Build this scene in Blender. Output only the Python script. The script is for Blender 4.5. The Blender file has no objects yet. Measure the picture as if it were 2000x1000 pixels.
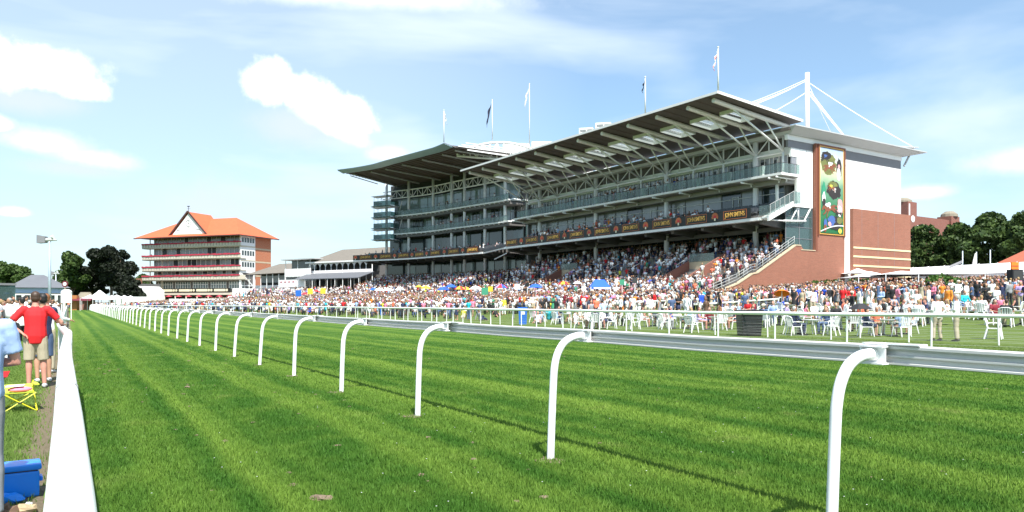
import bpy, bmesh, math, random
import numpy as np
from mathutils import Vector, Matrix, noise as mnoise

random.seed(7)
RNG = np.random.default_rng(7)
scene = bpy.context.scene
COL = scene.collection
R = math.radians

# ------------------------------------------------------------------ camera
EYE = 1.52                      # metres above the turf
FOC = 1444.4                    # 26 mm lens, in pixels of a 2000 pixel wide frame
YAW = math.atan(867 / FOC)      # the course runs this far left of the view axis
CY, SY = math.cos(YAW), math.sin(YAW)
cam_d = bpy.data.cameras.new('camera')
cam = bpy.data.objects.new('camera', cam_d)
COL.objects.link(cam)
cam.location = (0, 0, EYE)
cam.rotation_euler = (R(90), 0, -YAW)
cam_d.lens = 26.0
cam_d.sensor_width = 36.0
cam_d.shift_y = 92 / 2000
cam_d.clip_start = 0.05
cam_d.clip_end = 6000
scene.camera = cam

# ------------------------------------------------------------------ sky and sun
SUN_DIR = Vector((-0.15, -0.62, 1.0)).normalized()
sun_el = math.asin(SUN_DIR.z)
sun_az = math.atan2(SUN_DIR.x, SUN_DIR.y)
world = bpy.data.worlds.new('World')
scene.world = world
world.use_nodes = True
wt = world.node_tree
wt.nodes.clear()


def nd(t, kind, **kw):
    n = t.nodes.new(kind)
    for k, v in kw.items():
        if k == 'inp':
            for kk, vv in v.items():
                n.inputs[kk].default_value = vv
        else:
            setattr(n, k, v)
    return n


def mth(t, op, a, b=None, c=None, clamp=False):
    n = t.nodes.new('ShaderNodeMath')
    n.operation = op
    n.use_clamp = clamp
    for i, v in enumerate((a, b, c)):
        if v is None:
            continue
        if isinstance(v, (int, float)):
            n.inputs[i].default_value = v
        else:
            t.links.new(v, n.inputs[i])
    return n.outputs[0]


def vdot(t, v, vec):
    n = t.nodes.new('ShaderNodeVectorMath')
    n.operation = 'DOT_PRODUCT'
    t.links.new(v, n.inputs[0])
    n.inputs[1].default_value = vec
    return n.outputs['Value']


def sstep(t, v, lo, hi):
    n = t.nodes.new('ShaderNodeMapRange')
    n.interpolation_type = 'SMOOTHSTEP'
    t.links.new(v, n.inputs['Value'])
    n.inputs['From Min'].default_value = lo
    n.inputs['From Max'].default_value = hi
    return n.outputs['Result']


def mixc(t, fac, a, b, blend='MIX'):
    n = t.nodes.new('ShaderNodeMix')
    n.data_type = 'RGBA'
    n.blend_type = blend
    for s, v in ((n.inputs['Factor'], fac), (n.inputs['A'], a), (n.inputs['B'], b)):
        if isinstance(v, (int, float)):
            s.default_value = v
        elif isinstance(v, tuple):
            s.default_value = v if len(v) == 4 else v + (1,)
        else:
            t.links.new(v, s)
    return n.outputs['Result']


sky = nd(wt, 'ShaderNodeTexSky', sky_type='NISHITA')
sky.sun_disc = False
sky.sun_elevation = sun_el
sky.sun_rotation = sun_az
sky.altitude = 20
sky.air_density = 1.0
sky.dust_density = 1.2
sky.ozone_density = 1.3
tc = nd(wt, 'ShaderNodeTexCoord')
DIR = tc.outputs['Generated']
SKY_STR = 0.088


def sky_dir(az, el):            # azimuth clockwise from the course direction, degrees
    a, e = R(az), R(el)
    return Vector((math.sin(a) * math.cos(e), math.cos(a) * math.cos(e), math.sin(e)))


n1 = nd(wt, 'ShaderNodeTexNoise', inp={'Scale': 26.0, 'Detail': 6.0, 'Roughness': 0.55})
wt.links.new(DIR, n1.inputs['Vector'])
n2 = nd(wt, 'ShaderNodeTexNoise', inp={'Scale': 90.0, 'Detail': 6.0, 'Roughness': 0.6})
wt.links.new(DIR, n2.inputs['Vector'])
wob = mth(wt, 'ADD', mth(wt, 'MULTIPLY', mth(wt, 'SUBTRACT', n1.outputs['Fac'], 0.5), 1.25),
          mth(wt, 'MULTIPLY', mth(wt, 'SUBTRACT', n2.outputs['Fac'], 0.5), 0.55))
# cumulus heads: azimuth, elevation, half widths (degrees), tilt (degrees), softness
CUMULUS = [
    (-1.8, 14.9, 3.6, 1.35, 0, .22), (-5.0, 14.8, 3.2, 1.6, 0, .22), (.6, 14.2, 1.7, .9, -8, .25),
    (12.8, 15.7, 1.7, 1.7, 0, .18), (15.4, 15.1, 2.1, 1.45, -15, .18), (18.6, 13.9, 1.9, 1.3, -20, .2), (17.2, 13.2, 2.7, .8, -24, .3),
    (-.9, 10.3, 2.2, .75, -3, .5), (1.2, 9.7, 2.2, .55, -4, .55), (-4.5, 11.2, 1.2, .5, 0, .4),
    (-2.9, 5.8, .7, .3, 0, .4), (21.5, 11.2, 1.3, .5, 0, .5), (60.0, 7.4, 1.4, .4, 0, .6), (66.0, 9.0, 2.6, .7, 0, .7),
    (20.0, 22.2, 8, .8, 2, .6),
]
total = None
for az, el, wa, wb, tilt, soft in CUMULUS:
    cdir = sky_dir(az, el)
    ea = Vector((math.cos(R(az)), -math.sin(R(az)), 0))
    eb = ea.cross(cdir) * -1
    if eb.z < 0:
        eb = -eb
    ct, st = math.cos(R(tilt)), math.sin(R(tilt))
    ta, tb = ea * ct + eb * st, eb * ct - ea * st
    ua = mth(wt, 'DIVIDE', vdot(wt, DIR, ta), math.sin(R(wa)))
    off = cdir.dot(tb)
    ub = mth(wt, 'DIVIDE', vdot(wt, DIR, tb), math.sin(R(wb)))
    ua = mth(wt, 'SUBTRACT', ua, cdir.dot(ta) / math.sin(R(wa)))
    ub = mth(wt, 'SUBTRACT', ub, off / math.sin(R(wb)))
    # flatter under side
    ub = mth(wt, 'MULTIPLY', ub, mth(wt, 'ADD', 1.0, mth(wt, 'MULTIPLY', mth(wt, 'LESS_THAN', ub, 0.0), .35)))
    d2 = mth(wt, 'SQRT', mth(wt, 'ADD', mth(wt, 'POWER', mth(wt, 'ABSOLUTE', ua), 2.0), mth(wt, 'POWER', mth(wt, 'ABSOLUTE', ub), 2.0)))
    d2 = mth(wt, 'ADD', d2, wob)
    front = mth(wt, 'GREATER_THAN', vdot(wt, DIR, cdir), 0.5)
    m = mth(wt, 'MULTIPLY', sstep(wt, d2, 1.12 + soft * 1.3, .86 - soft * 1.3), front)
    m = mth(wt, 'MULTIPLY', m, 1.0 if soft < .3 else (.8 if soft < .5 else .5))
    total = m if total is None else mth(wt, 'MAXIMUM', total, m)
# thin high cloud, drawn out along the wind
mp = nd(wt, 'ShaderNodeMapping')
mp.inputs['Rotation'].default_value = (R(12), 0, R(25))
mp.inputs['Scale'].default_value = (1.0, 1.6, 4.6)
wt.links.new(DIR, mp.inputs['Vector'])
n3 = nd(wt, 'ShaderNodeTexNoise', inp={'Scale': 1.6, 'Detail': 5.0, 'Roughness': 0.5, 'Distortion': 0.35})
wt.links.new(mp.outputs[0], n3.inputs['Vector'])
leftness = sstep(wt, vdot(wt, DIR, tuple(sky_dir(2, 14))), .72, 1.0)
cirrus = mth(wt, 'MULTIPLY', sstep(wt, n3.outputs['Fac'], .30, .80), mth(wt, 'ADD', .78, mth(wt, 'MULTIPLY', leftness, .22)))
veil = mth(wt, 'MAXIMUM', mth(wt, 'MULTIPLY', leftness, .45), .16)
lowband = mth(wt, 'MULTIPLY', sstep(wt, vdot(wt, DIR, (0, 0, 1)), .22, .0), .26)
thin = mth(wt, 'MAXIMUM', mth(wt, 'MAXIMUM', cirrus, veil), lowband)
col = mixc(wt, 1.0, sky.outputs[0], (1.02, 1.30, 1.38), 'MULTIPLY')
col = mixc(wt, thin, col, (6.7, 7.6, 8.5))
shade = None
for az, el, wa, wb in ((15.0, 12.9, 3.6, 1.5), (-2.2, 13.0, 3.2, .9), (.5, 8.9, 3.2, .6), (9.5, 6.5, 6, 2.5)):
    cdir = sky_dir(az, el)
    ea = Vector((math.cos(R(az)), -math.sin(R(az)), 0))
    eb = cdir.cross(ea)
    if eb.z < 0:
        eb = -eb
    ua = mth(wt, 'DIVIDE', vdot(wt, DIR, ea), math.sin(R(wa)))
    ub = mth(wt, 'DIVIDE', mth(wt, 'SUBTRACT', vdot(wt, DIR, eb), cdir.dot(eb)), math.sin(R(wb)))
    dd_ = mth(wt, 'ADD', mth(wt, 'SQRT', mth(wt, 'ADD', mth(wt, 'POWER', mth(wt, 'ABSOLUTE', ua), 2.0), mth(wt, 'POWER', mth(wt, 'ABSOLUTE', ub), 2.0))), mth(wt, 'MULTIPLY', wob, .6))
    m = mth(wt, 'MULTIPLY', sstep(wt, dd_, 1.5, .2), mth(wt, 'GREATER_THAN', vdot(wt, DIR, cdir), .5))
    shade = m if shade is None else mth(wt, 'MAXIMUM', shade, m)
col = mixc(wt, mth(wt, 'MULTIPLY', shade, .75), col, (5.7, 6.3, 7.6))
col = mixc(wt, total, col, (11.0, 11.0, 11.0))
bgn = nd(wt, 'ShaderNodeBackground', inp={'Strength': SKY_STR})
wt.links.new(col, bgn.inputs['Color'])
wo = nd(wt, 'ShaderNodeOutputWorld')
wt.links.new(bgn.outputs[0], wo.inputs['Surface'])

sun_d = bpy.data.lights.new('sun', 'SUN')
sun_d.energy = 5.0
sun_d.angle = R(.53)
sun_d.color = (1.0, .965, .90)
sun = bpy.data.objects.new('sun', sun_d)
COL.objects.link(sun)
sun.rotation_euler = SUN_DIR.to_track_quat('Z', 'Y').to_euler()

vs = scene.view_settings
vs.view_transform = 'Standard'
vs.look = 'None'
vs.gamma = 1.0
vs.exposure = 0.80
vs.use_curve_mapping = False
scene.cycles.max_bounces = 6
scene.cycles.transparent_max_bounces = 16
scene.cycles.caustics_reflective = False
scene.cycles.caustics_refractive = False


# ------------------------------------------------------------------ placing
def ray_world(px, d):
    r = (px - 1000) / FOC * d
    return r * CY + d * SY, -r * SY + d * CY


def at(px, d, z):
    x, y = ray_world(px, d)
    return Vector((x, y, z))


def zat(py, d):
    return EYE + (592 - py) / FOC * d


def fence_x(y):
    return float(np.interp(y, [6, 10, 14.3, 20, 28.6, 38, 60, 80, 100, 126, 150, 190, 258], [26.9, 26.0, 25.3, 24.3, 23.75, 24.0, 24.2, 23.3, 20.5, 14.5, 10.2, 6.6, 5.6]))


def terrain(x, y):
    """height of the ground: flat course, lawn banked up towards the stands"""
    x += max(0.0, 24 - fence_x(y)) if y > 60 else 0
    if x < 28:
        return 0.0
    t = min(x, 82) - 28
    e = min(1, t / 8)
    return .05 * t * e + .0


# ------------------------------------------------------------------ materials
MATS = {}


def mat(name, rgb, rough=.6, metal=0.0, vary=.12, scale=3.0, bump=0.0, spec=.5, sheet=None, trans=0.0, coord='Object', streak=None):
    if name in MATS:
        return MATS[name]
    m = bpy.data.materials.new(name)
    m.use_nodes = True
    t = m.node_tree
    b = t.nodes['Principled BSDF']
    b.inputs['Roughness'].default_value = rough
    b.inputs['Metallic'].default_value = metal
    b.inputs['Specular IOR Level'].default_value = spec
    tcn = nd(t, 'ShaderNodeTexCoord')
    vec = tcn.outputs[coord]
    if streak:
        mpn = nd(t, 'ShaderNodeMapping')
        mpn.inputs['Scale'].default_value = streak
        t.links.new(vec, mpn.inputs['Vector'])
        vec = mpn.outputs[0]
    n = nd(t, 'ShaderNodeTexNoise', inp={'Scale': scale, 'Detail': 5.0, 'Roughness': .6})
    t.links.new(vec, n.inputs['Vector'])
    f = mth(t, 'ADD', 1 - vary, mth(t, 'MULTIPLY', n.outputs['Fac'], 2 * vary))
    c = mixc(t, 1.0, tuple(rgb), (1, 1, 1), 'MULTIPLY')
    vm = nd(t, 'ShaderNodeVectorMath', operation='SCALE')
    t.links.new(c, vm.inputs[0])
    t.links.new(f, vm.inputs['Scale'])
    t.links.new(vm.outputs[0], b.inputs['Base Color'])
    if bump:
        bn = nd(t, 'ShaderNodeBump', inp={'Strength': bump, 'Distance': .02})
        t.links.new(n.outputs['Fac'], bn.inputs['Height'])
        t.links.new(bn.outputs[0], b.inputs['Normal'])
    MATS[name] = m
    return m


def brick_mat(name, c1, c2, mortar, scale=1.0):
    if name in MATS:
        return MATS[name]
    m = bpy.data.materials.new(name)
    m.use_nodes = True
    t = m.node_tree
    b = t.nodes['Principled BSDF']
    b.inputs['Roughness'].default_value = .85
    tcn = nd(t, 'ShaderNodeTexCoord')
    sx = nd(t, 'ShaderNodeSeparateXYZ')
    t.links.new(tcn.outputs['Object'], sx.inputs[0])
    cx = nd(t, 'ShaderNodeCombineXYZ')
    t.links.new(mth(t, 'ADD', sx.outputs[0], sx.outputs[1]), cx.inputs[0])
    t.links.new(sx.outputs[2], cx.inputs[1])
    bt = nd(t, 'ShaderNodeTexBrick', inp={'Scale': scale, 'Mortar Size': .012, 'Brick Width': .23, 'Row Height': .075, 'Bias': 0.0})
    bt.inputs['Color1'].default_value = c1 + (1,)
    bt.inputs['Color2'].default_value = c2 + (1,)
    bt.inputs['Mortar'].default_value = mortar + (1,)
    t.links.new(cx.outputs[0], bt.inputs['Vector'])
    n = nd(t, 'ShaderNodeTexNoise', inp={'Scale': .9, 'Detail': 8.0, 'Roughness': .75})
    t.links.new(tcn.outputs['Object'], n.inputs['Vector'])
    mp_ = nd(t, 'ShaderNodeMapping')
    mp_.inputs['Scale'].default_value = (.5, 1, 5)
    t.links.new(cx.outputs[0], mp_.inputs['Vector'])
    mp_.inputs['Scale'].default_value = (.6, 6, 1)
    n2_ = nd(t, 'ShaderNodeTexNoise', inp={'Scale': 1.2, 'Detail': 4.0, 'Roughness': .6})
    t.links.new(mp_.outputs[0], n2_.inputs['Vector'])
    f = mth(t, 'ADD', .62, mth(t, 'ADD', mth(t, 'MULTIPLY', n.outputs['Fac'], .36), mth(t, 'MULTIPLY', n2_.outputs['Fac'], .40)))
    vm = nd(t, 'ShaderNodeVectorMath', operation='SCALE')
    t.links.new(bt.outputs['Color'], vm.inputs[0])
    t.links.new(f, vm.inputs['Scale'])
    t.links.new(vm.outputs[0], b.inputs['Base Color'])
    MATS[name] = m
    return m


def glass_mat(name, tint=(.6, .8, .78), see=.6, rough=.03, body=(.05, .08, .08)):
    if name in MATS:
        return MATS[name]
    m = bpy.data.materials.new(name)
    m.use_nodes = True
    t = m.node_tree
    b = t.nodes['Principled BSDF']
    b.inputs['Base Color'].default_value = body + (1,)
    b.inputs['Roughness'].default_value = rough
    b.inputs['Specular IOR Level'].default_value = 1.0
    tr = nd(t, 'ShaderNodeBsdfTransparent')
    tr.inputs[0].default_value = tint + (1,)
    mx = nd(t, 'ShaderNodeMixShader')
    mx.inputs[0].default_value = see
    t.links.new(b.outputs[0], mx.inputs[1])
    t.links.new(tr.outputs[0], mx.inputs[2])
    t.links.new(mx.outputs[0], t.nodes['Material Output'].inputs['Surface'])
    MATS[name] = m
    return m


def M_(n):
    return MATS[n]


mat('white_steel', (.82, .82, .80), .35, vary=.05, scale=1.5)
mat('white_panel', (.80, .80, .78), .5, vary=.05, scale=.6)
mat('white_plastic', (.84, .84, .84), .32, vary=.04, scale=4)
mat('rail_plastic', (.60, .585, .57), .3, vary=.07, scale=2.2, streak=(1, .25, 6))
mat('grey_steel', (.42, .43, .42), .5, vary=.1)
mat('pale_grey_steel', (.80, .77, .77), .5, vary=.08, scale=.8)
mat('louvre_grey', (.20, .20, .215), .6, vary=.1, scale=2)
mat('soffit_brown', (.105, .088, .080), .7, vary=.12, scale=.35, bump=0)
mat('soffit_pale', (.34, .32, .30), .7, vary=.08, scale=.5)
mat('roof_metal', (.45, .46, .46), .45, vary=.08, scale=.6)
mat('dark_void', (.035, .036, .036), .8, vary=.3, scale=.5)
mat('dark_glazing', (.028, .040, .042), .08, vary=.5, scale=.25, spec=.9)
mat('blue_grey_glazing', (.17, .215, .22), .10, vary=.55, scale=.18, spec=.9)
mat('grey_glazing', (.25, .25, .265), .16, vary=.28, scale=.5, spec=.8)
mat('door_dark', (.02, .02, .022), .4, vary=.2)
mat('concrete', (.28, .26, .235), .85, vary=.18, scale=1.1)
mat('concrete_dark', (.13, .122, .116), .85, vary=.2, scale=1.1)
mat('cream_concrete', (.56, .51, .41), .8, vary=.14, scale=.7)
mat('buff_stone', (.50, .40, .27), .8, vary=.15, scale=1)
mat('cream_stripe', (.74, .62, .36), .7, vary=.08)
mat('seat_grey', (.10, .105, .115), .6, vary=.3, scale=6)
mat('sign_black', (.012, .013, .012), .45, vary=.2)
mat('sign_gold', (.80, .46, .10), .45, vary=.15, scale=8)
mat('sign_orange', (.45, .13, .04), .5, vary=.2, scale=8)
mat('sign_cream', (.75, .68, .48), .5, vary=.1)
mat('roof_orange', (.66, .115, .045), .8, vary=.16, scale=.8, bump=.0)
mat('roof_orange_tile', (.36, .10, .055), .8, vary=.25, scale=2.5)
mat('roof_slate', (.13, .125, .125), .8, vary=.22, scale=1.3)
mat('roof_slate_brown', (.17, .15, .125), .85, vary=.25, scale=1.3)
mat('lead_roof', (.13, .135, .15), .6, vary=.15, scale=.8)
mat('dark_trim', (.08, .04, .03), .6)
mat('frame_brown', (.20, .065, .035), .6, vary=.15)
mat('teal_louvre', (.20, .33, .38), .3, vary=.2, scale=1, spec=.8)
mat('flower_red', (.42, .03, .06), .8, vary=.5, scale=4)
mat('canvas_white', (.86, .86, .86), .8, vary=.03)
mat('canvas_blue', (.02, .11, .62), .75, vary=.12)
mat('canvas_yellow', (.80, .58, .04), .75, vary=.1)
mat('canvas_red', (.68, .03, .04), .75, vary=.1)
mat('canvas_orange', (.85, .20, .02), .75, vary=.1)
mat('canvas_black', (.018, .018, .022), .75, vary=.2)
mat('cool_blue', (.006, .22, .80), .35, vary=.05)
mat('bin_blue', (.02, .13, .50), .45, vary=.1)
mat('bin_black', (.014, .014, .016), .5, vary=.2)
mat('chair_lime', (.52, .60, .05), .7, vary=.15, scale=12)
mat('chair_pole_yellow', (.66, .62, .02), .45)
mat('soil', (.17, .125, .085), .95, vary=.4, scale=14, bump=.6)
mat('bark', (.09, .065, .045), .9, vary=.3, scale=6)
mat('wood_orange', (.40, .16, .05), .7)
mat('thatch', (.24, .21, .16), .95, vary=.3, scale=5)
mat('maroon', (.14, .02, .03), .6)
mat('pale_blue_wall', (.40, .50, .72), .7, vary=.1)
mat('lamp_black', (.04, .04, .04), .5)
mat('pole_blue_grey', (.40, .47, .53), .4, metal=.3)
mat('sign_red', (.55, .02, .03), .5)
mat('asphalt_path', (.22, .21, .20), .9, vary=.15, scale=2)
mat('cardboard', (.40, .30, .18), .9, vary=.3, scale=6)
glass_mat('balcony_glass', (.72, .82, .79), .68, body=(.22, .27, .265))
glass_mat('screen_glass', (.42, .60, .58), .45, body=(.10, .16, .16))
brick_mat('brick_red', (.315, .098, .054), (.25, .074, .042), (.28, .17, .12))
brick_mat('brick_orange', (.48, .13, .05), (.42, .11, .045), (.42, .24, .15))
brick_mat('brick_dark', (.24, .07, .045), (.20, .055, .04), (.22, .14, .11))


# ------------------------------------------------------------------ mesh builder
class MB:
    def __init__(s):
        s.v, s.f, s.mi, s.cuts = [], [], [], []

    def add(s, vs_, fs, mi=0):
        o = len(s.v)
        s.cuts.append((o, len(s.f)))
        s.v += [tuple(p) for p in vs_]
        s.f += [tuple(i + o for i in f) for f in fs]
        s.mi += [mi] * len(fs)
        return s

    def box(s, x0, x1, y0, y1, z0, z1, mi=0):
        p = [(x0, y0, z0), (x1, y0, z0), (x1, y1, z0), (x0, y1, z0), (x0, y0, z1), (x1, y0, z1), (x1, y1, z1), (x0, y1, z1)]
        return s.add(p, [(0, 3, 2, 1), (4, 5, 6, 7), (0, 1, 5, 4), (1, 2, 6, 5), (2, 3, 7, 6), (3, 0, 4, 7)], mi)

    def quad(s, a, b, c, d, mi=0):
        return s.add([a, b, c, d], [(0, 1, 2, 3)], mi)

    def beam(s, a, b, w, h, mi=0, up=(0, 0, 1)):
        a, b = Vector(a), Vector(b)
        d = (b - a).normalized()
        u = Vector(up)
        if abs(d.dot(u)) > .98:
            u = Vector((1, 0, 0))
        x = d.cross(u).normalized()
        u = x.cross(d)
        p = []
        for q in (a, b):
            for sx, sy in ((-1, -1), (1, -1), (1, 1), (-1, 1)):
                p.append(q + x * sx * w / 2 + u * sy * h / 2)
        return s.add(p, [(3, 2, 1, 0), (4, 5, 6, 7), (0, 1, 5, 4), (1, 2, 6, 5), (2, 3, 7, 6), (3, 0, 4, 7)], mi)

    def tube(s, pts, rad, seg=8, mi=0, caps=True, squash=None):
        pts = [Vector(p) for p in pts]
        n = len(pts)
        s.cuts.append((len(s.v), len(s.f)))
        if not hasattr(rad, '__len__'):
            rad = [rad] * n
        o = len(s.v)
        prev = None
        for i, p in enumerate(pts):
            d = (pts[min(i + 1, n - 1)] - pts[max(i - 1, 0)]).normalized()
            if prev is None:
                u = Vector((0, 0, 1)) if abs(d.z) < .9 else Vector((0, 1, 0))
            else:
                u = prev
            x = d.cross(u).normalized()
            u = x.cross(d).normalized()
            prev = u
            r = rad[i]
            rx, ry = r if hasattr(r, '__len__') else (r, r)
            for k in range(seg):
                a = 2 * math.pi * k / seg
                s.v.append(tuple(p + x * math.cos(a) * rx + u * math.sin(a) * ry))
        for i in range(n - 1):
            for k in range(seg):
                a, b = o + i * seg + k, o + i * seg + (k + 1) % seg
                s.f.append((a, b, b + seg, a + seg))
                s.mi.append(mi)
        if caps:
            s.f.append(tuple(o + k for k in range(seg))[::-1])
            s.f.append(tuple(o + (n - 1) * seg + k for k in range(seg)))
            s.mi += [mi, mi]
        return s

    def rings(s, rings, mi=0, cap0=True, cap1=True):
        """rings: list of (cx,cy,z,rx,ry)"""
        seg = 12
        o = len(s.v)
        for cx, cy, z, rx, ry in rings:
            for k in range(seg):
                a = 2 * math.pi * k / seg
                s.v.append((cx + rx * math.cos(a), cy + ry * math.sin(a), z))
        for i in range(len(rings) - 1):
            for k in range(seg):
                a, b = o + i * seg + k, o + i * seg + (k + 1) % seg
                s.f.append((a, b, b + seg, a + seg))
                s.mi.append(mi)
        if cap0:
            s.f.append(tuple(o + k for k in range(seg))[::-1]); s.mi.append(mi)
        if cap1:
            s.f.append(tuple(o + (len(rings) - 1) * seg + k for k in range(seg))); s.mi.append(mi)
        return s

    def ell(s, c, r, seg=10, rg=7, mi=0, M=None):
        c = Vector(c)
        o = len(s.v)
        vs_ = []
        for i in range(1, rg):
            ph = math.pi * i / rg
            for k in range(seg):
                a = 2 * math.pi * k / seg
                vs_.append(Vector((r[0] * math.sin(ph) * math.cos(a), r[1] * math.sin(ph) * math.sin(a), r[2] * math.cos(ph))))
        vs_.append(Vector((0, 0, r[2])))
        vs_.append(Vector((0, 0, -r[2])))
        if M is not None:
            vs_ = [M @ q for q in vs_]
        s.v += [tuple(c + q) for q in vs_]
        for i in range(rg - 2):
            for k in range(seg):
                a, b = o + i * seg + k, o + i * seg + (k + 1) % seg
                s.f.append((a, a + seg, b + seg, b)); s.mi.append(mi)
        T, B = o + (rg - 1) * seg, o + (rg - 1) * seg + 1
        for k in range(seg):
            s.f.append((T, o + k, o + (k + 1) % seg)); s.mi.append(mi)
            l = o + (rg - 2) * seg
            s.f.append((B, l + (k + 1) % seg, l + k)); s.mi.append(mi)
        return s

    def prism(s, poly, z0, z1, mi=0, axis='z'):
        """extrude a polygon given in a plane; axis names the extrusion direction"""
        def pt(a, b, c):
            return {'z': (a, b, c), 'y': (a, c, b), 'x': (c, a, b)}[axis]
        n = len(poly)
        v = [pt(a, b, z0) for a, b in poly] + [pt(a, b, z1) for a, b in poly]
        f = [tuple(range(n))[::-1], tuple(range(n, 2 * n))] + [(i, (i + 1) % n, n + (i + 1) % n, n + i) for i in range(n)]
        return s.add(v, f, mi)

    def each(s, name, mats, parent=None, smooth=False):
        """one object for every piece that was added"""
        cuts = s.cuts + [(len(s.v), len(s.f))]
        out = []
        for (v0, f0), (v1, f1) in zip(cuts, cuts[1:]):
            m = MB()
            m.v = s.v[v0:v1]
            m.f = [tuple(i - v0 for i in f) for f in s.f[f0:f1]]
            m.mi = s.mi[f0:f1]
            out.append(m.build(name, mats, parent, smooth))
        return out

    def mesh(s, name, mats):
        me = bpy.data.meshes.new(name)
        me.from_pydata(s.v, [], s.f)
        for m in mats:
            me.materials.append(m)
        if len(mats) > 1:
            me.polygons.foreach_set('material_index', s.mi)
        bm = bmesh.new()
        bm.from_mesh(me)
        bmesh.ops.recalc_face_normals(bm, faces=bm.faces)
        bm.to_mesh(me)
        bm.free()
        return me

    def build(s, name, mats, parent=None, smooth=False, loc=None):
        if not isinstance(mats, (list, tuple)):
            mats = [mats]
        mats = [M_(m) if isinstance(m, str) else m for m in mats]
        me = s.mesh(name, mats)
        if smooth:
            me.polygons.foreach_set('use_smooth', [True] * len(me.polygons))
        return put(name, me, parent, loc)


def put(name, data, parent=None, loc=None, rot=None):
    o = bpy.data.objects.new(name, data)
    COL.objects.link(o)
    if parent is not None:
        o.parent = parent
    if loc is not None:
        o.location = loc
    if rot is not None:
        o.rotation_euler = rot
    return o


def tag(o, label=None, cat=None, group=None, kind=None):
    if label:
        o['label'] = label
    if cat:
        o['category'] = cat
    if group:
        o['group'] = group
    if kind:
        o['kind'] = kind
    return o


def thing(name, label, cat, loc=(0, 0, 0), rz=0.0, group=None):
    o = put(name, None, None, loc, (0, 0, rz))
    o.empty_display_size = .3
    return tag(o, label, cat, group)


def copy_tree(o, parent=None):
    c = o.copy()
    COL.objects.link(c)
    c.parent = parent
    for ch in list(o.children):
        copy_tree(ch, c)
    return c


def autosmooth(me, ang=40):
    me.polygons.foreach_set('use_smooth', [True] * len(me.polygons))
    me.set_sharp_from_angle(angle=R(ang))

# ------------------------------------------------------------------ people: shapes grown once, then copied
def remesh(mb, voxel, smooth=1, name='body', dec=None):
    me = mb.mesh(name + '_src', [])
    o = bpy.data.objects.new('tmp', me)
    COL.objects.link(o)
    m = o.modifiers.new('r', 'REMESH')
    m.mode = 'VOXEL'
    m.voxel_size = voxel
    s = o.modifiers.new('s', 'SMOOTH')
    s.factor = .5
    s.iterations = smooth
    if dec:
        dd = o.modifiers.new('d', 'DECIMATE')
        dd.ratio = dec
    dg = bpy.context.evaluated_depsgraph_get()
    out = bpy.data.meshes.new_from_object(o.evaluated_get(dg))
    bpy.data.objects.remove(o)
    bpy.data.meshes.remove(me)
    out.name = name
    out.polygons.foreach_set('use_smooth', [True] * len(out.polygons))
    out.materials.clear()
    return out


SKINS = [('skin_fair', (.52, .29, .20)), ('skin_rosy', (.56, .26, .19)), ('skin_tan', (.45, .24, .15)), ('skin_brown', (.20, .10, .06))]
HAIRS = [('hair_brown', (.055, .030, .018)), ('hair_black', (.014, .012, .012)), ('hair_fair', (.36, .24, .11)), ('hair_grey', (.42, .41, .39)),
         ('hair_ginger', (.22, .085, .03))]
CLOTH = {
    'white': (.84, .84, .84), 'pale blue': (.34, .46, .70), 'navy': (.018, .025, .075), 'black': (.015, .015, .018), 'red': (.70, .015, .02),
    'pink': (.80, .24, .36), 'coral': (.85, .20, .11), 'khaki': (.44, .38, .27), 'turquoise': (.02, .45, .55), 'lilac': (.42, .32, .62),
    'grey': (.26, .27, .29), 'orange': (.85, .27, .03), 'yellow': (.75, .68, .05), 'green': (.05, .28, .16), 'royal blue': (.02, .08, .55),
    'cream': (.78, .70, .55), 'maroon': (.22, .015, .03), 'denim': (.07, .11, .21), 'brown': (.13, .075, .045), 'pale pink': (.85, .62, .60),
}
for n_, c_ in SKINS + HAIRS:
    mat(n_, c_, .55, vary=.10, scale=18)
for n_, c_ in CLOTH.items():
    mat('cloth ' + n_, c_, .8, vary=.10, scale=9, bump=.15)
mat('shoe_black', (.02, .02, .02), .5)
mat('shoe_pale', (.55, .55, .55), .6)


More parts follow.
